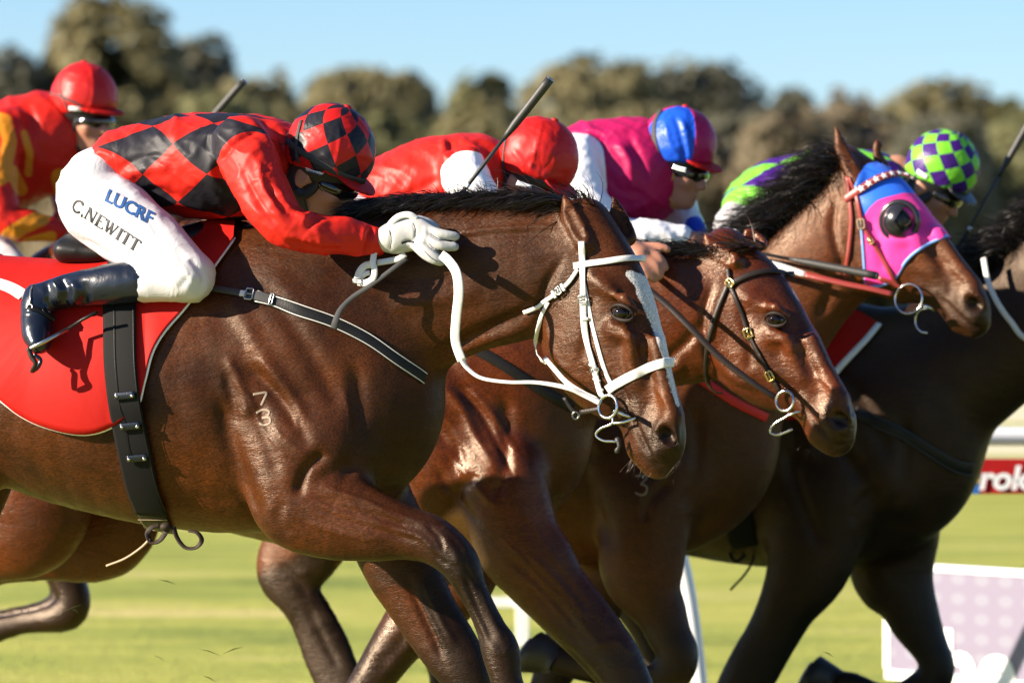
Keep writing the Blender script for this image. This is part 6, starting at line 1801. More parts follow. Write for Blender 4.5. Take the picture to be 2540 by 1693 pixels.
# saddle: small black racing saddle under the jockey
def saddle(name_label, fr, dx, dz_, sc=1.0):
    f0 = fr
    def q(x, y, s): 
        l = FA.l(x, y, s) + (0, 0, dz_); return fr.wor(l)[0]
    V, F = sculpt(fr, [('w', [q(200, 622, 0), q(290, 628, 0), q(380, 620, 0), q(470, 600, 0), (q(520, 578, 0))], [.05, .04, .04, .045, .035], .03, fr.n, [.13, .12, .10, .10, .07]),
                       ('w', [q(330, 670, .20), q(335, 710, .225), q(340, 730, .235)], [.08, .06, .04], .03, fr.n, [.02, .016, .012]), ('w', [q(330, 680, -.22), q(360, 760, -.27), q(350, 800, -.29)], [.09, .08, .05], .03, fr.n, [.02, .016, .012])], .011, 0, 2)
    o = mesh_obj("saddle", V, F, M['black_leather']); tag(o, name_label, "saddle", "racing saddles")
    return o
sad = saddle("black racing saddle under the jockey in diamond silks", FA, 0, 0)
for fr_, lb_, dzz in ((FB, "racing saddle hidden under the plain red jockey", -.06), (FC, "racing saddle under the cerise jockey", -.10), (FD, "racing saddle under the green and purple jockey", -.13), (FE, "racing saddle under the red and yellow jockey", -.08)):
    saddle(lb_, fr_, 0, dzz)

# girth
gA = root("girth", "wide black elastic girth round the nearest horse's belly", "girth", FA.pt(340, 1100, .28), "girths on the racehorses")
gp = [(300, 745), (301, 800), (303, 904), (316, 1015), (341, 1137), (358, 1210), (380, 1268)]
P, N = surf_line([ct, hA['tree']], gp, .0115, 7)
gs = mesh_obj("strap", *ribbon_mesh(P, N, .092, .004), M['black_elastic'], gA)
gt = bvh(P.repeat(2, 0), [(0, 1, 2)])
TG = [bvh(*(lambda r: (r[0], r[1]))(ribbon_mesh(P, N, .092, .006)))]
strap("seam", TG, [(x + 30, y) for x, y in gp], .003, .0012, M['black_leather'], gs, .0006, 6)
strap("seam", TG, [(x - 18, y) for x, y in gp[:5]], .0018, .0008, M['black_leather'], gs, .0006, 6)
for (x, y) in ((311, 980), (324, 1055), (341, 1134)):
    k_ = strap("loop", TG, [(x - 25, y + 3), (x, y), (x + 25, y - 2)], .019, .005, M['boot'], gA, .003, 4)
    for dx in (-19, 19):
        h = cast(TG, x + dx, y + (1 if dx < 0 else 0))
        if h: 
            v, f = uv_sphere(h[0] + h[1] * .008, .0052, None, 10, 6); mesh_obj("stud", v, f, M['steel'], k_)
TB = [hA['tree']]
strap("leather_end", TB, [(372, 1258), (386, 1284), (396, 1306)], .082, .007, M['black_leather'], gA, .006, 4)
strap("stitching", TB, [(346, 1276), (380, 1277), (418, 1277)], .0022, .001, M['tan_leather'], gA, .0145, 5)
strap("stitching", TB, [(352, 1280), (372, 1298), (392, 1302), (424, 1304)], .0022, .001, M['tan_leather'], gA, .0145, 5)
def ribbon_free(name, fr, pts, w, mat, parent, nrm, th=.003, n=6):
    return free_strap(name, fr, pts, w, th, mat, parent, n, nrm)
ribbon_free("tie", FA, [(395, 1302, .17), (376, 1308, .18), (366, 1325, .185), (376, 1345, .185), (396, 1340, .18), (412, 1318, .175), (420, 1304, .17)], .015, M['tie_leather'], gA, (.2, -.6, .8))
ribbon_free("tie", FA, [(430, 1306, .17), (440, 1335, .175), (460, 1358, .18), (486, 1358, .18), (500, 1340, .178), (490, 1322, .175), (470, 1316, .17)], .013, M['tie_leather'], gA, (.2, -.6, .8))
ribbon_free("tie", FA, [(372, 1336, .185), (350, 1358, .19), (310, 1385, .19), (264, 1403, .19)], [.007, .006, .006, .006], M['tan_leather'], gA, (0, -.8, .6))
v, f = uv_sphere(FA.pt(412, 1306, .175), (.016, .014, .012)); mesh_obj("knot", v, f, M['tie_leather'], gA)

# stirrup
st_ = root("stirrup", "steel stirrup iron hooked on the nearest jockey's boot", "stirrup", FA.pt(80, 860, .36))
tube("tread", [FA.pt(72, 866, .40), FA.pt(120, 842, .37), FA.pt(168, 816, .33)], .0055, M['dull_steel'], st_)
tube("arch", [FA.pt(168, 816, .33), FA.pt(205, 792, .33), FA.pt(240, 774, .335)], .0045, M['black_leather'], st_)
tube("arch", [FA.pt(70, 862, .40), FA.pt(78, 884, .40), FA.pt(88, 900, .40), FA.pt(82, 914, .395), FA.pt(78, 922, .39)], [.006, .007, .006, .006, .004], M['brown_leather'], st_, 10, False, 5)
tube("arch", [FA.pt(84, 878, .375), FA.pt(100, 892, .37), FA.pt(94, 910, .375), FA.pt(80, 922, .385)], [.005, .006, .006, .005], M['boot'], st_, 8, False, 5)
# boot strap, zip and spur of the near boot
bootobj = [c for c in jA['o'].children if c.name.startswith("boot")][0]
bV = np.array([bootobj.matrix_basis @ v.co for v in bootobj.data.vertices]); bV = np.array([MW(jA['o']) @ Vector(v) for v in bV])
btr = bvh(bV, [tuple(p.vertices) for p in bootobj.data.polygons])
strap("boot_strap", [btr], [(70, 764), (95, 770), (118, 782), (135, 792)], .015, .003, M['black_leather'], bootobj, .002, 5)
buckle("boot_buckle", [btr], 112, 775, .5, .020, .016, M['black_leather'], bootobj, .006)
tube("zip", [h[0] + h[1] * .003 for h in [cast([btr], x, y) for x, y in ((82, 708), (77, 722), (76, 740), (76, 756))] if h], .0022, M['dull_steel'], bootobj)
hq = cast([btr], 75, 763)
if hq: ring("zip_ring", hq[0] + hq[1] * .004, hq[1], .008, .0017, M['dull_steel'], bootobj)

# gloves and far hand
TGv = []
V, F = sculpt(FA, [('pts', [(962, 592, .150, .034, .036), (985, 588, .150, .038, .034)], .02), ('pts', [(985, 588, .150, .040, .030), (1025, 580, .150, .044, .026), (1055, 588, .145, .036, .022)], .02),
                   ('pts', [(1050, 568, .15, .016), (1085, 578, .155, .0135), (1110, 583, .150, .0125), (1130, 586, .140, .0115)], .008), ('pts', [(1058, 590, .16, .015), (1088, 606, .165, .0135), (1108, 611, .158, .0125), (1128, 612, .148, .0115)], .008),
                   ('pts', [(1050, 606, .165, .015), (1072, 630, .172, .0135), (1088, 642, .168, .0125), (1098, 646, .160, .011)], .008), ('pts', [(1035, 612, .168, .014), (1055, 632, .178, .0125), (1075, 644, .176, .0115), (1092, 650, .168, .010)], .008),
                   ('pts', [(1000, 565, .14, .017), (1030, 548, .13, .015), (1060, 552, .12, .013), (1080, 564, .115, .012)], .012)], .0045, 0, 1)
N = vnormals(V, F)
V = strokes(V, N, [([(1024, 552), (1030, 575), (1028, 600)], 2.5, -.003), ([(1000, 602), (1015, 598), (1028, 601)], 3.5, -.005), ([(1055, 560), (1052, 590), (1040, 615)], 4, .003), ([(1060, 575), (1085, 592), (1110, 598)], 2.5, -.004), ([(1055, 600), (1075, 618), (1095, 628)], 2.5, -.004), ([(968, 570), (970, 595), (966, 620)], 3, -.003), ([(1038, 600), (1050, 625), (1060, 645)], 2.5, -.003)])
gl_ = mesh_obj("glove", V, F, M['glove'], jA['o'])
tg_ = [bvh(V, F)]
strap("opening", tg_, [(996, 603), (1010, 598), (1027, 601)], .0065, .0006, M['black_cap'], gl_, .0006, 5, 1)
for ln in ([(1024, 553), (1029, 563), (1030, 576)], [(1066, 578), (1090, 594), (1116, 599)], [(1064, 604), (1084, 622), (1104, 630)], [(1052, 622), (1068, 638), (1084, 648)], [(966, 571), (971, 594), (967, 618)]):
    strap("seam", tg_, ln, .0022, .0004, M['grey_web'], gl_, .0003, 5, 1)
V, F = sculpt(FA, [('pts', [(1028, 528, -.10, .036, .034), (1060, 520, -.10, .042, .032), (1090, 522, -.10, .036, .03)], .02), ('pts', [(1090, 510, -.09, .014), (1120, 515, -.07, .013), (1130, 530, -.05, .012)], .008), ('pts', [(1090, 520, -.10, .014), (1122, 528, -.08, .013), (1128, 542, -.06, .012)], .008), ('pts', [(1085, 530, -.11, .013), (1115, 540, -.09, .012), (1120, 552, -.07, .011)], .008), ('pts', [(1080, 538, -.12, .012), (1105, 550, -.10, .011), (1110, 560, -.08, .010)], .008), ('pts', [(1050, 505, -.08, .014), (1080, 500, -.06, .013), (1105, 505, -.05, .012)], .008)], .0055, 0, 1)
mesh_obj("glove", V, F, M['glove'], jA['o'])

V, F = sculpt(FA, [('pts', [(925, 596, .155, .030), (950, 594, .152, .031), (970, 591, .150, .032)], .01)], .006, 0, 1)
mesh_obj("wrist", V, F, M['skin'], jA['o'])
# lettering on the breeches
def text_on(name, trees, body, org, xv, yv, mat, parent, lift=.0015, **kw):
    V, F = text_mesh(body, **kw)
    bm = bmesh.new(); vs = [bm.verts.new((a, b, 0)) for a, b in V]
    for f in F:
        try: bm.faces.new([vs[i] for i in f])
        except ValueError: pass
    for _ in range(3):
        ed = [e for e in bm.edges if e.calc_length() > .14]
        if ed: bmesh.ops.subdivide_edges(bm, edges=ed, cuts=1)
        bmesh.ops.triangulate(bm, faces=bm.faces[:])
    bm.verts.index_update()
    P = []; ok = True
    for v in bm.verts:
        px_ = np.asarray(org, float) + v.co.x * np.asarray(xv, float) + v.co.y * np.asarray(yv, float)
        h = cast(trees, px_[0], px_[1])
        P.append(h[0] + h[1] * lift if h else at(px_[0], px_[1], -.25))
    F = [tuple(v.index for v in f.verts) for f in bm.faces]; bm.free()
    return mesh_obj(name, P, F, mat, parent, False)
text_on("lettering", [jA['bt']], "LUCRF", (258, 497), (43 * .885, 43 * .47), (16, -41), M['ink_blue'], jA['breeches'], .002, bold=.03, space=1.02)
SER = {  # serif capitals as strokes in a unit cell: (points, weight)
    'C': [([(.75, .8), (.6, .98), (.35, .98), (.12, .75), (.1, .3), (.32, .02), (.6, .02), (.78, .2)], 1)], '.': [([(.1, .02), (.2, .02)], 1.6)],
    'N': [([(.12, 0), (.12, 1)], .5), ([(.12, 1), (.78, 0)], 1.3), ([(.78, 0), (.78, 1)], .5), ([(0, 1), (.2, 1)], .4), ([(.0, 0), (.25, 0)], .4), ([(.65, 1), (.92, 1)], .4)],
    'E': [([(.18, 0), (.18, 1)], 1.3), ([(.05, 1), (.7, 1), (.72, .82)], .5), ([(.18, .52), (.52, .52)], .5), ([(.05, 0), (.72, 0), (.76, .2)], .5)],
    'W': [([(.08, 1), (.33, 0)], 1.3), ([(.33, 0), (.52, .85)], .5), ([(.48, 1), (.73, 0)], 1.3), ([(.73, 0), (.97, 1)], .5), ([(0, 1), (.2, 1)], .4), ([(.4, 1), (.58, 1)], .4), ([(.86, 1), (1.06, 1)], .4)],
    'I': [([(.25, 0), (.25, 1)], 1.3), ([(.1, 1), (.4, 1)], .4), ([(.1, 0), (.4, 0)], .4)],
    'T': [([(.4, 0), (.4, 1)], 1.3), ([(.02, .84), (.06, 1), (.74, 1), (.78, .84)], .5), ([(.25, 0), (.55, 0)], .4)]}
adv = {'C': .9, '.': .35, 'N': 1.0, 'E': .85, 'W': 1.12, 'I': .5, 'T': .82}
xv_, yv_ = np.array([25.5, 17.0]), np.array([13.0, -24.5]); o2 = np.array([176., 517.]); pen = 0
for ch in "C.NEWITT":
    parts = []
    for pts, wt in SER[ch]:
        pp = [o2 + (pen + a) * xv_ + b * yv_ for a, b in pts]
        P, N = surf_line([jA['bt']], pp, .0016, 4, sm=0)
        parts.append(ribbon_mesh(P, N, .0050 * wt + .001, .0006))
    V, F = join_parts(parts); mesh_obj("lettering", V, F, M['ink_black'], jA['breeches'], False)
    pen += adv[ch]
# name patch on the cap
hp = [(760, 418), (780, 424), (800, 430)]
strap("name_patch", [jA['ct']], hp, .015, .0012, M['white_trim'], jA['cover'], .0015, 5)
text_on("lettering", [jA['ct']], "HYLAND", (764, 425), (8.2, 2.3), (-2.0, -9.0), M['ink_blue'], jA['cover'], .0042)
for jj, hp in ((jC, [(1668, 412), (1684, 418), (1702, 422)]), (jD, [(2276, 424), (2288, 432), (2300, 440)]), (jE, [(172, 268), (190, 270), (204, 272)]), (jB, [(1282, 452), (1300, 460), (1318, 466)])):
    strap("name_patch", [jj['ct']], hp, .014, .0012, M['white_trim'], jj['cover'], .0015, 5)

# ------------------------------------------------------------------ whips
def whip(label, A, B, padded=True, flip=False):
    """A racing whip from hand A to tip B (world points)."""
    A = np.asarray(A); B = np.asarray(B); d = B - A
    t = root("riding_whip", label, "whip", A, "riding whips")
    tube("shaft", [A, A + d * .25, A + d * .58], [.0075, .0055, .005], M['rubber'], t)
    tube("grip", [A - d * .04, A + d * .12], .0095, M['rubber'], t)
    tube("collar", [A + d * .20, A + d * .225], .0068, M['letter_white'], t)
    tube("padded_flap", [A + d * .56, A + d * .60, A + d * .66, A + d * .95, A + d], [.006, .0085, .0115, .0125, .0120], M['rubber'], t, 12)
    ring("end_cap", B, d, .0095, .0022, M['dull_steel'], t, 16, 1, (1, 0, .2))
    return t
whip("black padded whip held upright above the nearest horse's mane", FA.pt(1105, 530, -.07), FA.pt(1365, 196, -.10))
whip("black padded whip sticking up behind the diamond-patterned back", FE.pt(290, 560, -.05), FE.pt(606, 200, -.05))
whip("dark whip along the hooded horse's neck from the cerise jockey's hands", FC.pt(1690, 590, .10), FC.pt(2176, 684, .17))
whip("black whip slanting up at the right-hand picture edge", FD.pt(2360, 645, -.05), FD.pt(2570, 275, -.10))

# ------------------------------------------------------------------ second horse: black bridle with brass
TBt = [hB['tree']]; K = M['brown_leather']
bB = root("bridle", "dark leather bridle with brass buckles on the second horse", "bridle", hB['fh'].pt(1900, 850), "bridles worn by the racehorses")
face_strap(bB, hB, [(1806, 665), (1812, 706), (1826, 740), (1840, 775), (1857, 825), (1889, 888), (1912, 931), (1934, 968)], .0125, K, "cheekpiece", .004, .003)
face_strap(bB, hB, [(1806, 708), (1790, 745), (1774, 787), (1757, 850), (1750, 905), (1758, 950), (1775, 968), (1792, 970)], .0125, K, "throatlash", .004, .003)
wrap_strap("browband", hB, [(1816, 704), (1856, 684), (1900, 674), (1935, 677), (1952, 682)], .016, .004, K, bB, .005)
for (x, y, a, w, h_) in ((1813, 703, .6, .022, .020), (1857, 826, 1.2, .026, .022), (1912, 931, 1.1, .026, .020)):
    buckle("buckle", TBt, x, y, a, w, h_, M['brass'], bB, .009, .0030)
keeper(TBt, 1888, 884, 1.1, .018, bB, K); keeper(TBt, 1925, 952, 1.1, .018, bB, K)
ring("bit_ring", hB['fh'].pt(1947, 994, .068), -hB['fh'].n + np.array([0, 0, .1]), .028, .0042, M['steel'], bB)
tube("bit_loop", [hB['fh'].pt(1958, 1022, .066), hB['fh'].pt(1952, 1032, .070), hB['fh'].pt(1922, 1050, .074), hB['fh'].pt(1910, 1070, .074), hB['fh'].pt(1930, 1078, .070), hB['fh'].pt(1966, 1064, .060)], .0034, M['steel'], bB, 8, False, 5)
tube("bit_loop", [hB['fh'].pt(1952, 1032, .070), hB['fh'].pt(1975, 1022, .066), hB['fh'].pt(1990, 1020, .05)], .0034, M['steel'], bB, 8, False, 4)
rB = root("reins", "dark leather reins crossing the second horse's cheek", "reins", FB.pt(1780, 880, .2), "reins in the jockeys' hands")
free_strap("rein", FB, [(1470, 600, .16), (1560, 680, .18), (1650, 752, .19), (1712, 812, .20), (1779, 880, .20), (1841, 930, .195), (1890, 965, .185), (1922, 984, .175)], [.018, .018, .018, .019, .017, .016], .005, K, rB, 6, (-.2, -.9, .4))
sB = root("breastplate", "black breast strap half hidden behind the white-bridled head", "breastplate", FB.pt(1300, 1000, .2), "breast straps on the racehorses")
strap("strap", TBt, [(1060, 800), (1150, 850), (1240, 900), (1330, 960), (1420, 1010)], .03, .004, M['black_leather'], sB, .004, 6)
free_strap("hanging_buckle", FB, [(1400, 985, .18), (1415, 1010, .18), (1432, 1030, .18)], .012, .004, M['black_leather'], sB, 4)
ring("buckle", FB.pt(1428, 1030, .185), -FB.n, .010, .002, M['steel'], sB, 16)

# ------------------------------------------------------------------ third horse: blinker hood, red bridle
mpC, fhC, msC = hC['mp'], hC['fh'], hC['ms']
VC, FCc = hC['V'], hC['F']
pxC = proj(VC)
def inpoly(P, poly):
    poly = np.asarray(poly, float); c = np.zeros(len(P), bool); j = len(poly) - 1
    for i in range(len(poly)):
        xi, yi = poly[i]; xj, yj = poly[j]
        m = ((yi > P[:, 1]) != (yj > P[:, 1])) & (P[:, 0] < (xj - xi) * (P[:, 1] - yi) / (yj - yi + 1e-9) + xi)
        c ^= m; j = i
    return c
def z4(pts): return [(1800 + x / 2.412, 250 + y / 2.412) for x, y in pts]
hood_poly = z4([(835, 385), (920, 365), (1010, 400), (1130, 500), (1230, 600), (1310, 740), (1335, 805), (1225, 850), (1135, 905), (1070, 970), (1015, 1060), (930, 1105), (838, 1110), (822, 900), (805, 700), (775, 500), (800, 440)])
# head coordinates on the hood plane, so the same outline is cut on both cheeks
dH = (VC - fhC.o) @ fhC.n
ph = proj(VC - np.outer(dH + .055 * np.sign(-dH - 1e-9) * -1 * 0, fhC.n))
lat = -dH
mid_px = proj(VC - np.outer(dH, fhC.n) - fhC.n * .06)
shift = proj(fhC.pt(*mpC(1542, 776), .06)[None, :])[0] - proj((fhC.pt(*mpC(1542, 776), .06))[None, :])[0]
sel = inpoly(mid_px, hood_poly) & (np.linalg.norm(VC - fhC.pt(2220, 560), axis=1) < .32)
Nn = vnormals(VC, FCc)
fm = sel[FCc].sum(1) >= 4
fs = FCc[fm]
used = np.unique(fs); remap = -np.ones(len(VC), int); remap[used] = np.arange(len(used))
Vh = VC[used] + Nn[used] * .005; Fh = remap[fs]
pk = [z4([(1040, 555), (1150, 560), (1300, 800), (1225, 860), (1120, 920), (1060, 980), (1020, 1065), (930, 1112), (835, 1115), (815, 900), (812, 760), (885, 650), (930, 600)]), z4([(1060, 470), (1110, 490), (1160, 560), (1130, 552)])]
pm = np.full(len(Vh), -9.0)
for q in pk:
    sd = pdist(mid_px[used], np.vstack([q, q[:1]]))[0] * np.where(inpoly(mid_px[used], q), 1, -1); pm = np.maximum(pm, sd)
pm = np.clip(.5 + pm / 40., 0, 1)
# draw the cut edge of the hood onto its outline
ed = np.sort(np.vstack([Fh[:, [0, 1]], Fh[:, [1, 2]], Fh[:, [2, 3]], Fh[:, [3, 0]]]), 1)
ue, uc = np.unique(ed, axis=0, return_counts=True)
HP = np.vstack([hood_poly, hood_poly[:1]])
hp_line = np.vstack([np.linspace(HP[i], HP[i + 1], 30) for i in range(len(HP) - 1)])
for vi in np.unique(ue[uc == 1]):
    p = proj(Vh[vi])[0]
    if (-((Vh[vi] - fhC.o) @ fhC.n)) < -.02: continue
    j = np.argmin(np.linalg.norm(hp_line - p, axis=1))
    if np.linalg.norm(hp_line[j] - p) < 14:
        h = cast([hC['tree']], *hp_line[j])
        if h and np.linalg.norm(h[0] - Vh[vi]) < .03: Vh[vi] = h[0] + h[1] * .004
hd = mesh_obj("blinker_hood", Vh, Fh, M['hood_blue'], None, True)
hood_m = mat_new("blue_and_pink_hood", (.02, .13, .7), .5, .4); g_ = G(hood_m)
g_.base(g_.mix(g_.math('GREATER_THAN', g_.attr("pinkpart"), .5), (0.015, 0.13, 0.70), (0.78, 0.035, 0.28)))
g_.normal(g_.bump(g_.noise(g_.obj(), 25, 3), .25, .006)); g_.b.inputs["Sheen Weight"].default_value = .1
hd.data.materials.clear(); hd.data.materials.append(hood_m)
at_ = hd.data.attributes.new("pinkpart", 'FLOAT', 'POINT'); at_.data.foreach_set("value", pm.astype(np.float32))
tag(hd, "pink and blue blinker hood with a black cup on the bright bay", "blinker hood")
TH = [bvh(Vh, Fh), hC['tree']]
M['hood_trim'] = cloth_mat("light_blue_binding", (0.16, 0.36, 0.80), .55, 500, 0.0)
strap("binding", TH, z4([(1328, 806), (1225, 850), (1135, 905), (1070, 970), (1015, 1060), (930, 1105), (840, 1108)]), .0085, .003, M['hood_trim'], hd, .001, 6)
strap("binding", TH, z4([(838, 1108), (824, 900), (806, 700), (778, 505)]), .0075, .003, M['hood_trim'], hd, .001, 6)
hcup = cast(TH, 2233, 548); cc, cnm = hcup[0], hcup[1]
cnm = cnm * .8 - fhC.n * .5; cnm /= np.linalg.norm(cnm)
ring("cup_rim", cc + cnm * .006, cnm, .056, .0095, M['cup'], hd, 40)
e1 = fhC.f - (fhC.f @ cnm) * cnm; e1 /= np.linalg.norm(e1); e2 = np.cross(cnm, e1)
# open half dome round the back of the eye
Vd = []; Fd = []; nu, nv = 26, 10
for i in range(nv + 1):
    th = (math.pi / 2) * i / nv * .96
    for j in range(nu + 1):
        a_ = math.radians(62) + (2 * math.pi - math.radians(124)) * j / nu
        Vd.append(cc + cnm * (.004 + .047 * math.sin(th)) + (e1 * math.cos(a_) + e2 * math.sin(a_)) * (.053 * math.cos(th)))
for i in range(nv):
    for j in range(nu): Fd.append((i * (nu + 1) + j, i * (nu + 1) + j + 1, (i + 1) * (nu + 1) + j + 1, (i + 1) * (nu + 1) + j))
Vd = np.array(Vd)
mesh_obj("blinker_cup", Vd, Fd, M['cup'], hd)
ring("cup_edge", cc + cnm * .030, e1 * .25 + cnm, .036, .004, M['cup'], hd, 30)
v, f = uv_sphere(cc + cnm * .004, (.040, .040, .040), None, 18, 10); mesh_obj("cup_lining", v, f, M['black_cap'], hd)

bC = root("bridle", "red leather bridle with star-studded browband on the hooded horse", "bridle", fhC.pt(2180, 600), "bridles worn by the racehorses")
RL = M['red_leather']
strap("cheekpiece", TH, [(2107, 440), (2120, 470), (2130, 505), (2139, 553), (2161, 594), (2190, 640), (2213, 683), (2226, 708)], .0125, .004, RL, bC, .003, 6)
strap("throatlash", TH, [(2102, 437), (2109, 499), (2113, 550), (2106, 623), (2096, 690)], .0125, .004, RL, bC, .003, 6)
bbp = [(2098, 496), (2132, 473), (2173, 448), (2215, 435), (2254, 440)]
bb = strap("browband", TH, bbp, .023, .004, RL, bC, .007, 7)
P, N = surf_line(TH, bbp, .0118, 7)
for i in np.linspace(8, len(P) - 3, 7).astype(int):
    c, n_ = P[i], N[i]; t_ = P[min(i + 1, len(P) - 1)] - P[i - 1]; t_ /= np.linalg.norm(t_); s_ = np.cross(n_, t_)
    V = [c + n_ * .0012]; 
    for k in range(10):
        a_ = math.pi / 2 + k * math.pi / 5; rr = .0125 if k % 2 == 0 else .005
        V.append(c + (t_ * math.cos(a_) + s_ * math.sin(a_)) * rr)
    mesh_obj("star", V, [(0, 1 + k, 1 + (k + 1) % 10) for k in range(10)], M['letter_white'], bb, False)
buckle("buckle", TH, 2138, 556, 1.4, .028, .020, M['tan_leather'], bC, .009, .003); buckle("buckle", TH, 2161, 598, 1.0, .018, .014, M['brass'], bC, .009, .003)
ring("bit_ring", fhC.pt(2254, 741, .075), -fhC.n + np.array([0, 0, .1]), .044, .0032, M['steel'], bC, 40)
tube("bit_mouthpiece", [fhC.pt(2284, 757, .072), fhC.pt(2300, 760, .066), fhC.pt(2320, 770, .05)], .005, M['steel'], bC)
P = [fhC.pt(2296 + 26 * math.cos(a), 795 + 30 * math.sin(a), .07) for a in np.linspace(-1.4, -4.9, 18)]
tube("bit_loop", P, .003, M['steel'], bC, 8)
strap("noseband", TH, [(2180, 690), (2215, 700), (2240, 716)], .014, .004, RL, bC, .003, 5)
rC = root("reins", "pale red and white reins on the hooded horse", "reins", FC.pt(2090, 700, .2), "reins in the jockeys' hands")
free_strap("rein", FC, [(1650, 610, .14), (1780, 630, .17), (1916, 656, .19), (2000, 682, .20)], [.018, .019, .020, .018], .005, W, rC, 6, (-.1, -.9, .4))
free_strap("rein", FC, [(1998, 681, .20), (2040, 691, .205), (2100, 705, .205), (2160, 717, .20), (2214, 730, .19)], [.018, .017, .016, .016], .005, RL, rC, 6, (-.1, -.9, .4))
sC = root("breastplate", "red breast strap showing under the second horse's jaw", "breastplate", FC.pt(1800, 960, .2), "breast straps on the racehorses")
M['red_web'] = cloth_mat("red_webbing", (0.60, 0.02, 0.015), .6, 500, 0)
strap("strap", [hC['tree']], [(1700, 915), (1760, 955), (1820, 995), (1870, 1020), (1900, 1035)], .026, .004, M['red_web'], sC, .004, 6)

# leading horse: cloth corner, breast strap, girth tie, rein
TD = [hD['tree']]
hcl = []
poly = z4([(770, 1265), (905, 1325), (925, 1360), (700, 1568), (640, 1568)])
cd = []
for (x, y) in [(2119, 770), (2150, 786), (2184, 806), (2160, 835), (2130, 866), (2096, 900), (2060, 935), (2030, 900), (2062, 880), (2092, 830)]:
    h = cast(TD, x, y); cd.append(h[0] + h[1] * .012 if h else at(x, y, 2.2))
def patch(name, trees, pa, pb, n, m, lift, mat, label=None, cat_=None, parent=None):
    """A cloth patch between two pixel edge lines."""
    A_, B_ = cat(np.array(pa, float), 1), cat(np.array(pb, float), 1)
    pa = np.array([np.interp(np.linspace(0, 1, n), np.linspace(0, 1, len(pa)), np.array(pa, float)[:, i]) for i in (0, 1)]).T
    pb = np.array([np.interp(np.linspace(0, 1, n), np.linspace(0, 1, len(pb)), np.array(pb, float)[:, i]) for i in (0, 1)]).T
    V = []; N = []
    for i in range(n):
        for j in range(m):
            t = j / (m - 1); p = pa[i] * (1 - t) + pb[i] * t; h = cast(trees, *p)
            if h is None: V.append(V[-1] if V else at(p[0], p[1], 2.2)); N.append(N[-1] if N else np.array([0, -1., 0]))
            else: V.append(h[0] + h[1] * lift); N.append(h[1])
    F = [(i * m + j, i * m + j + 1, (i + 1) * m + j + 1, (i + 1) * m + j) for i in range(n - 1) for j in range(m - 1)]
    V = np.array(V); Vb = V - np.array(N) * .004; k = len(V)
    F2 = F + [tuple(reversed([q + k for q in f])) for f in F]
    o = mesh_obj(name, np.vstack([V, Vb]), F2, mat, parent)
    if label: tag(o, label, cat_)
    return o
cD = patch("saddle_cloth", TD, [(2119, 772), (2095, 830), (2070, 880), (2030, 950), (1980, 1040)], [(1800, 790), (1780, 850), (1780, 900), (1790, 960), (1800, 1040)], 14, 10, .012, M['cloth_red'], "red saddle cloth corner with white edge on the leading horse", "saddle cloth")
strap("binding", TD, [(2182, 808), (2150, 846), (2110, 886), (2070, 930), (2040, 970)], .02, .004, M['white_trim'], cD, .010, 5)
patch("cloth_corner", TD, [(2119, 772), (2095, 830), (2070, 880), (2035, 950)], [(2182, 806), (2150, 845), (2108, 888), (2068, 932)], 10, 5, .012, M['cloth_red'], parent=cD)
sD = root("breastplate", "black breast strap across the leading horse's shaded shoulder", "breastplate", FD.pt(2300, 1100, .2), "breast straps on the racehorses")
strap("strap", TD, [(2120, 1020), (2160, 1040), (2240, 1075), (2310, 1120), (2360, 1150), (2390, 1160), (2410, 1160)], .040, .005, M['black_leather'], sD, .004, 6)
for o_s in (-14, 14): strap("edging", TD, [(2160, 1040 + o_s), (2240, 1075 + o_s), (2310, 1120 + o_s), (2370, 1155 + o_s), (2412, 1162 + o_s)], .004, .0015, M['grey_web'], sD, .0095, 6)
gD = root("girth", "black girth with hanging tie under the leading horse", "girth", FD.pt(1850, 1350, .2), "girths on the racehorses")
strap("strap", TD, [(1820, 1000), (1822, 1120), (1828, 1240), (1840, 1330), (1850, 1352)], .09, .005, M['black_elastic'], gD, .005, 6)
free_strap("tie", FD, [(1852, 1350, .1), (1825, 1352, .11), (1812, 1375, .12), (1826, 1392, .12), (1846, 1378, .115), (1858, 1356, .11)], .012, .003, M['black_leather'], gD, 6, (.2, -.7, .6))
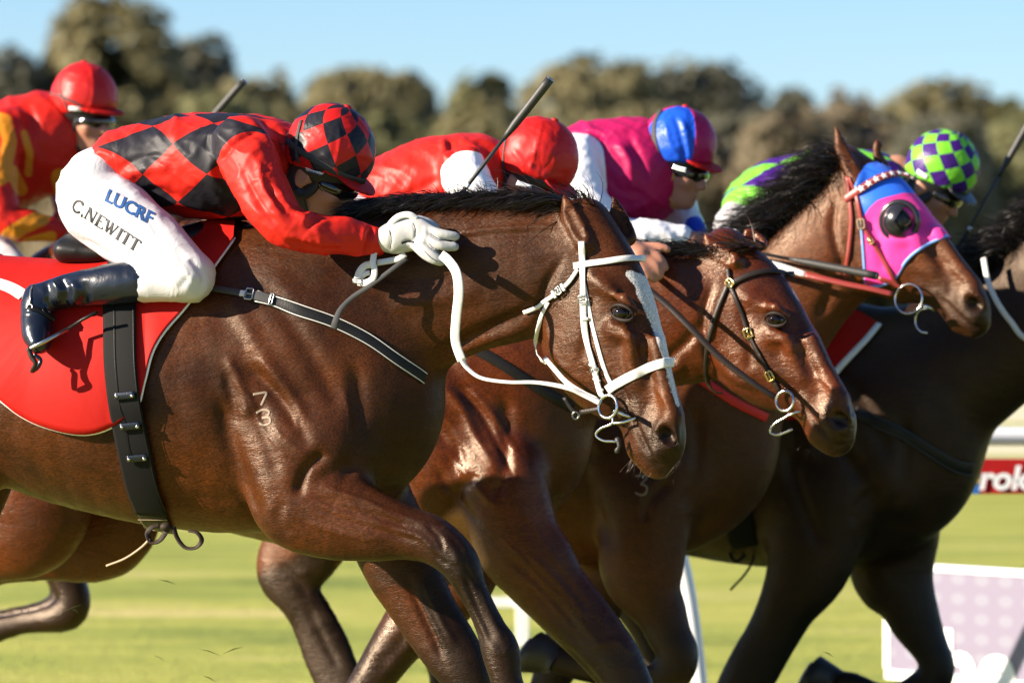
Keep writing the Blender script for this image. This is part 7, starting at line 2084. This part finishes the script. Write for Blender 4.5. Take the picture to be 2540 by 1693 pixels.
free_strap("tie", FD, [(1866, 1362, .11), (1868, 1385, .115), (1850, 1420, .12), (1812, 1462, .12)], .008, .003, M['black_leather'], gD, 6, (.2, -.9, .2))
rD = root("reins", "pale rein hanging at the leading horse's neck by the picture edge", "reins", FD.pt(2500, 800, .15), "reins in the jockeys' hands")
free_strap("rein", FD, [(2440, 640, .12), (2452, 700, .15), (2478, 756, .17), (2510, 800, .17), (2545, 840, .17), (2640, 880, .16), (2760, 880, .12)], .017, .005, W, rD, 6)
# cloths of the other horses, mostly hidden
for hh, fr_, pa, pb, lb in ((hB, FB, [(830, 640), (700, 700), (600, 760)], [(960, 900), (760, 1010), (600, 960)], "red saddle cloth of the second horse behind the nearest jockey"),
                            (hE, FE, [(-120, 680), (-160, 740), (-200, 780)], [(-20, 900), (-100, 960), (-200, 930)], "red saddle cloth of the trailing horse at the picture edge")):
    patch("saddle_cloth", [hh['tree']], pa, pb, 10, 8, .012, M['cloth_red'], lb, "saddle cloth")

# blue cuffs of the cerise jockey
for pts in ([(1690, 566), (1712, 580), (1735, 590)],):
    V, F = sculpt(FC, [('pts', [(1700, 556, -.185, .050), (1716, 582, -.135, .050), (1690, 598, -.10, .042)], .02)], .009, 0, 2); mesh_obj("cuff", V, F, M['blue_cuff'], jC['o'])

# ------------------------------------------------------------------ torn grass thrown up by the hooves
r_ = np.random.default_rng(5); V = []; F = []
for (x, y) in [(415, 1443), (395, 1632), (520, 1617), (578, 1612), (520, 1683), (2055, 1622), (180, 1508), (187, 1515)]:
    p = at(x, y, r_.uniform(.3, 1.2)); ln = r_.uniform(.012, .035); d = np.array([1, r_.uniform(-.4, .4), r_.uniform(-.6, .5)]); d /= np.linalg.norm(d)
    b = len(V); u = np.array([0, 0, .0016])
    V += [p - d * ln - u * .3, p + np.array([0, 0, .003]) - u, p + d * ln, p + np.array([0, 0, .003]) + u]; F.append((b, b + 1, b + 2, b + 3))
M['clipping'] = mat_new("torn_grass", (0.16, 0.17, 0.05), .7, .2)
o = mesh_obj("grass_clippings", V, F, M['clipping'], None, False); tag(o, "torn grass blades flying above the turf", "grass", None, "stuff")
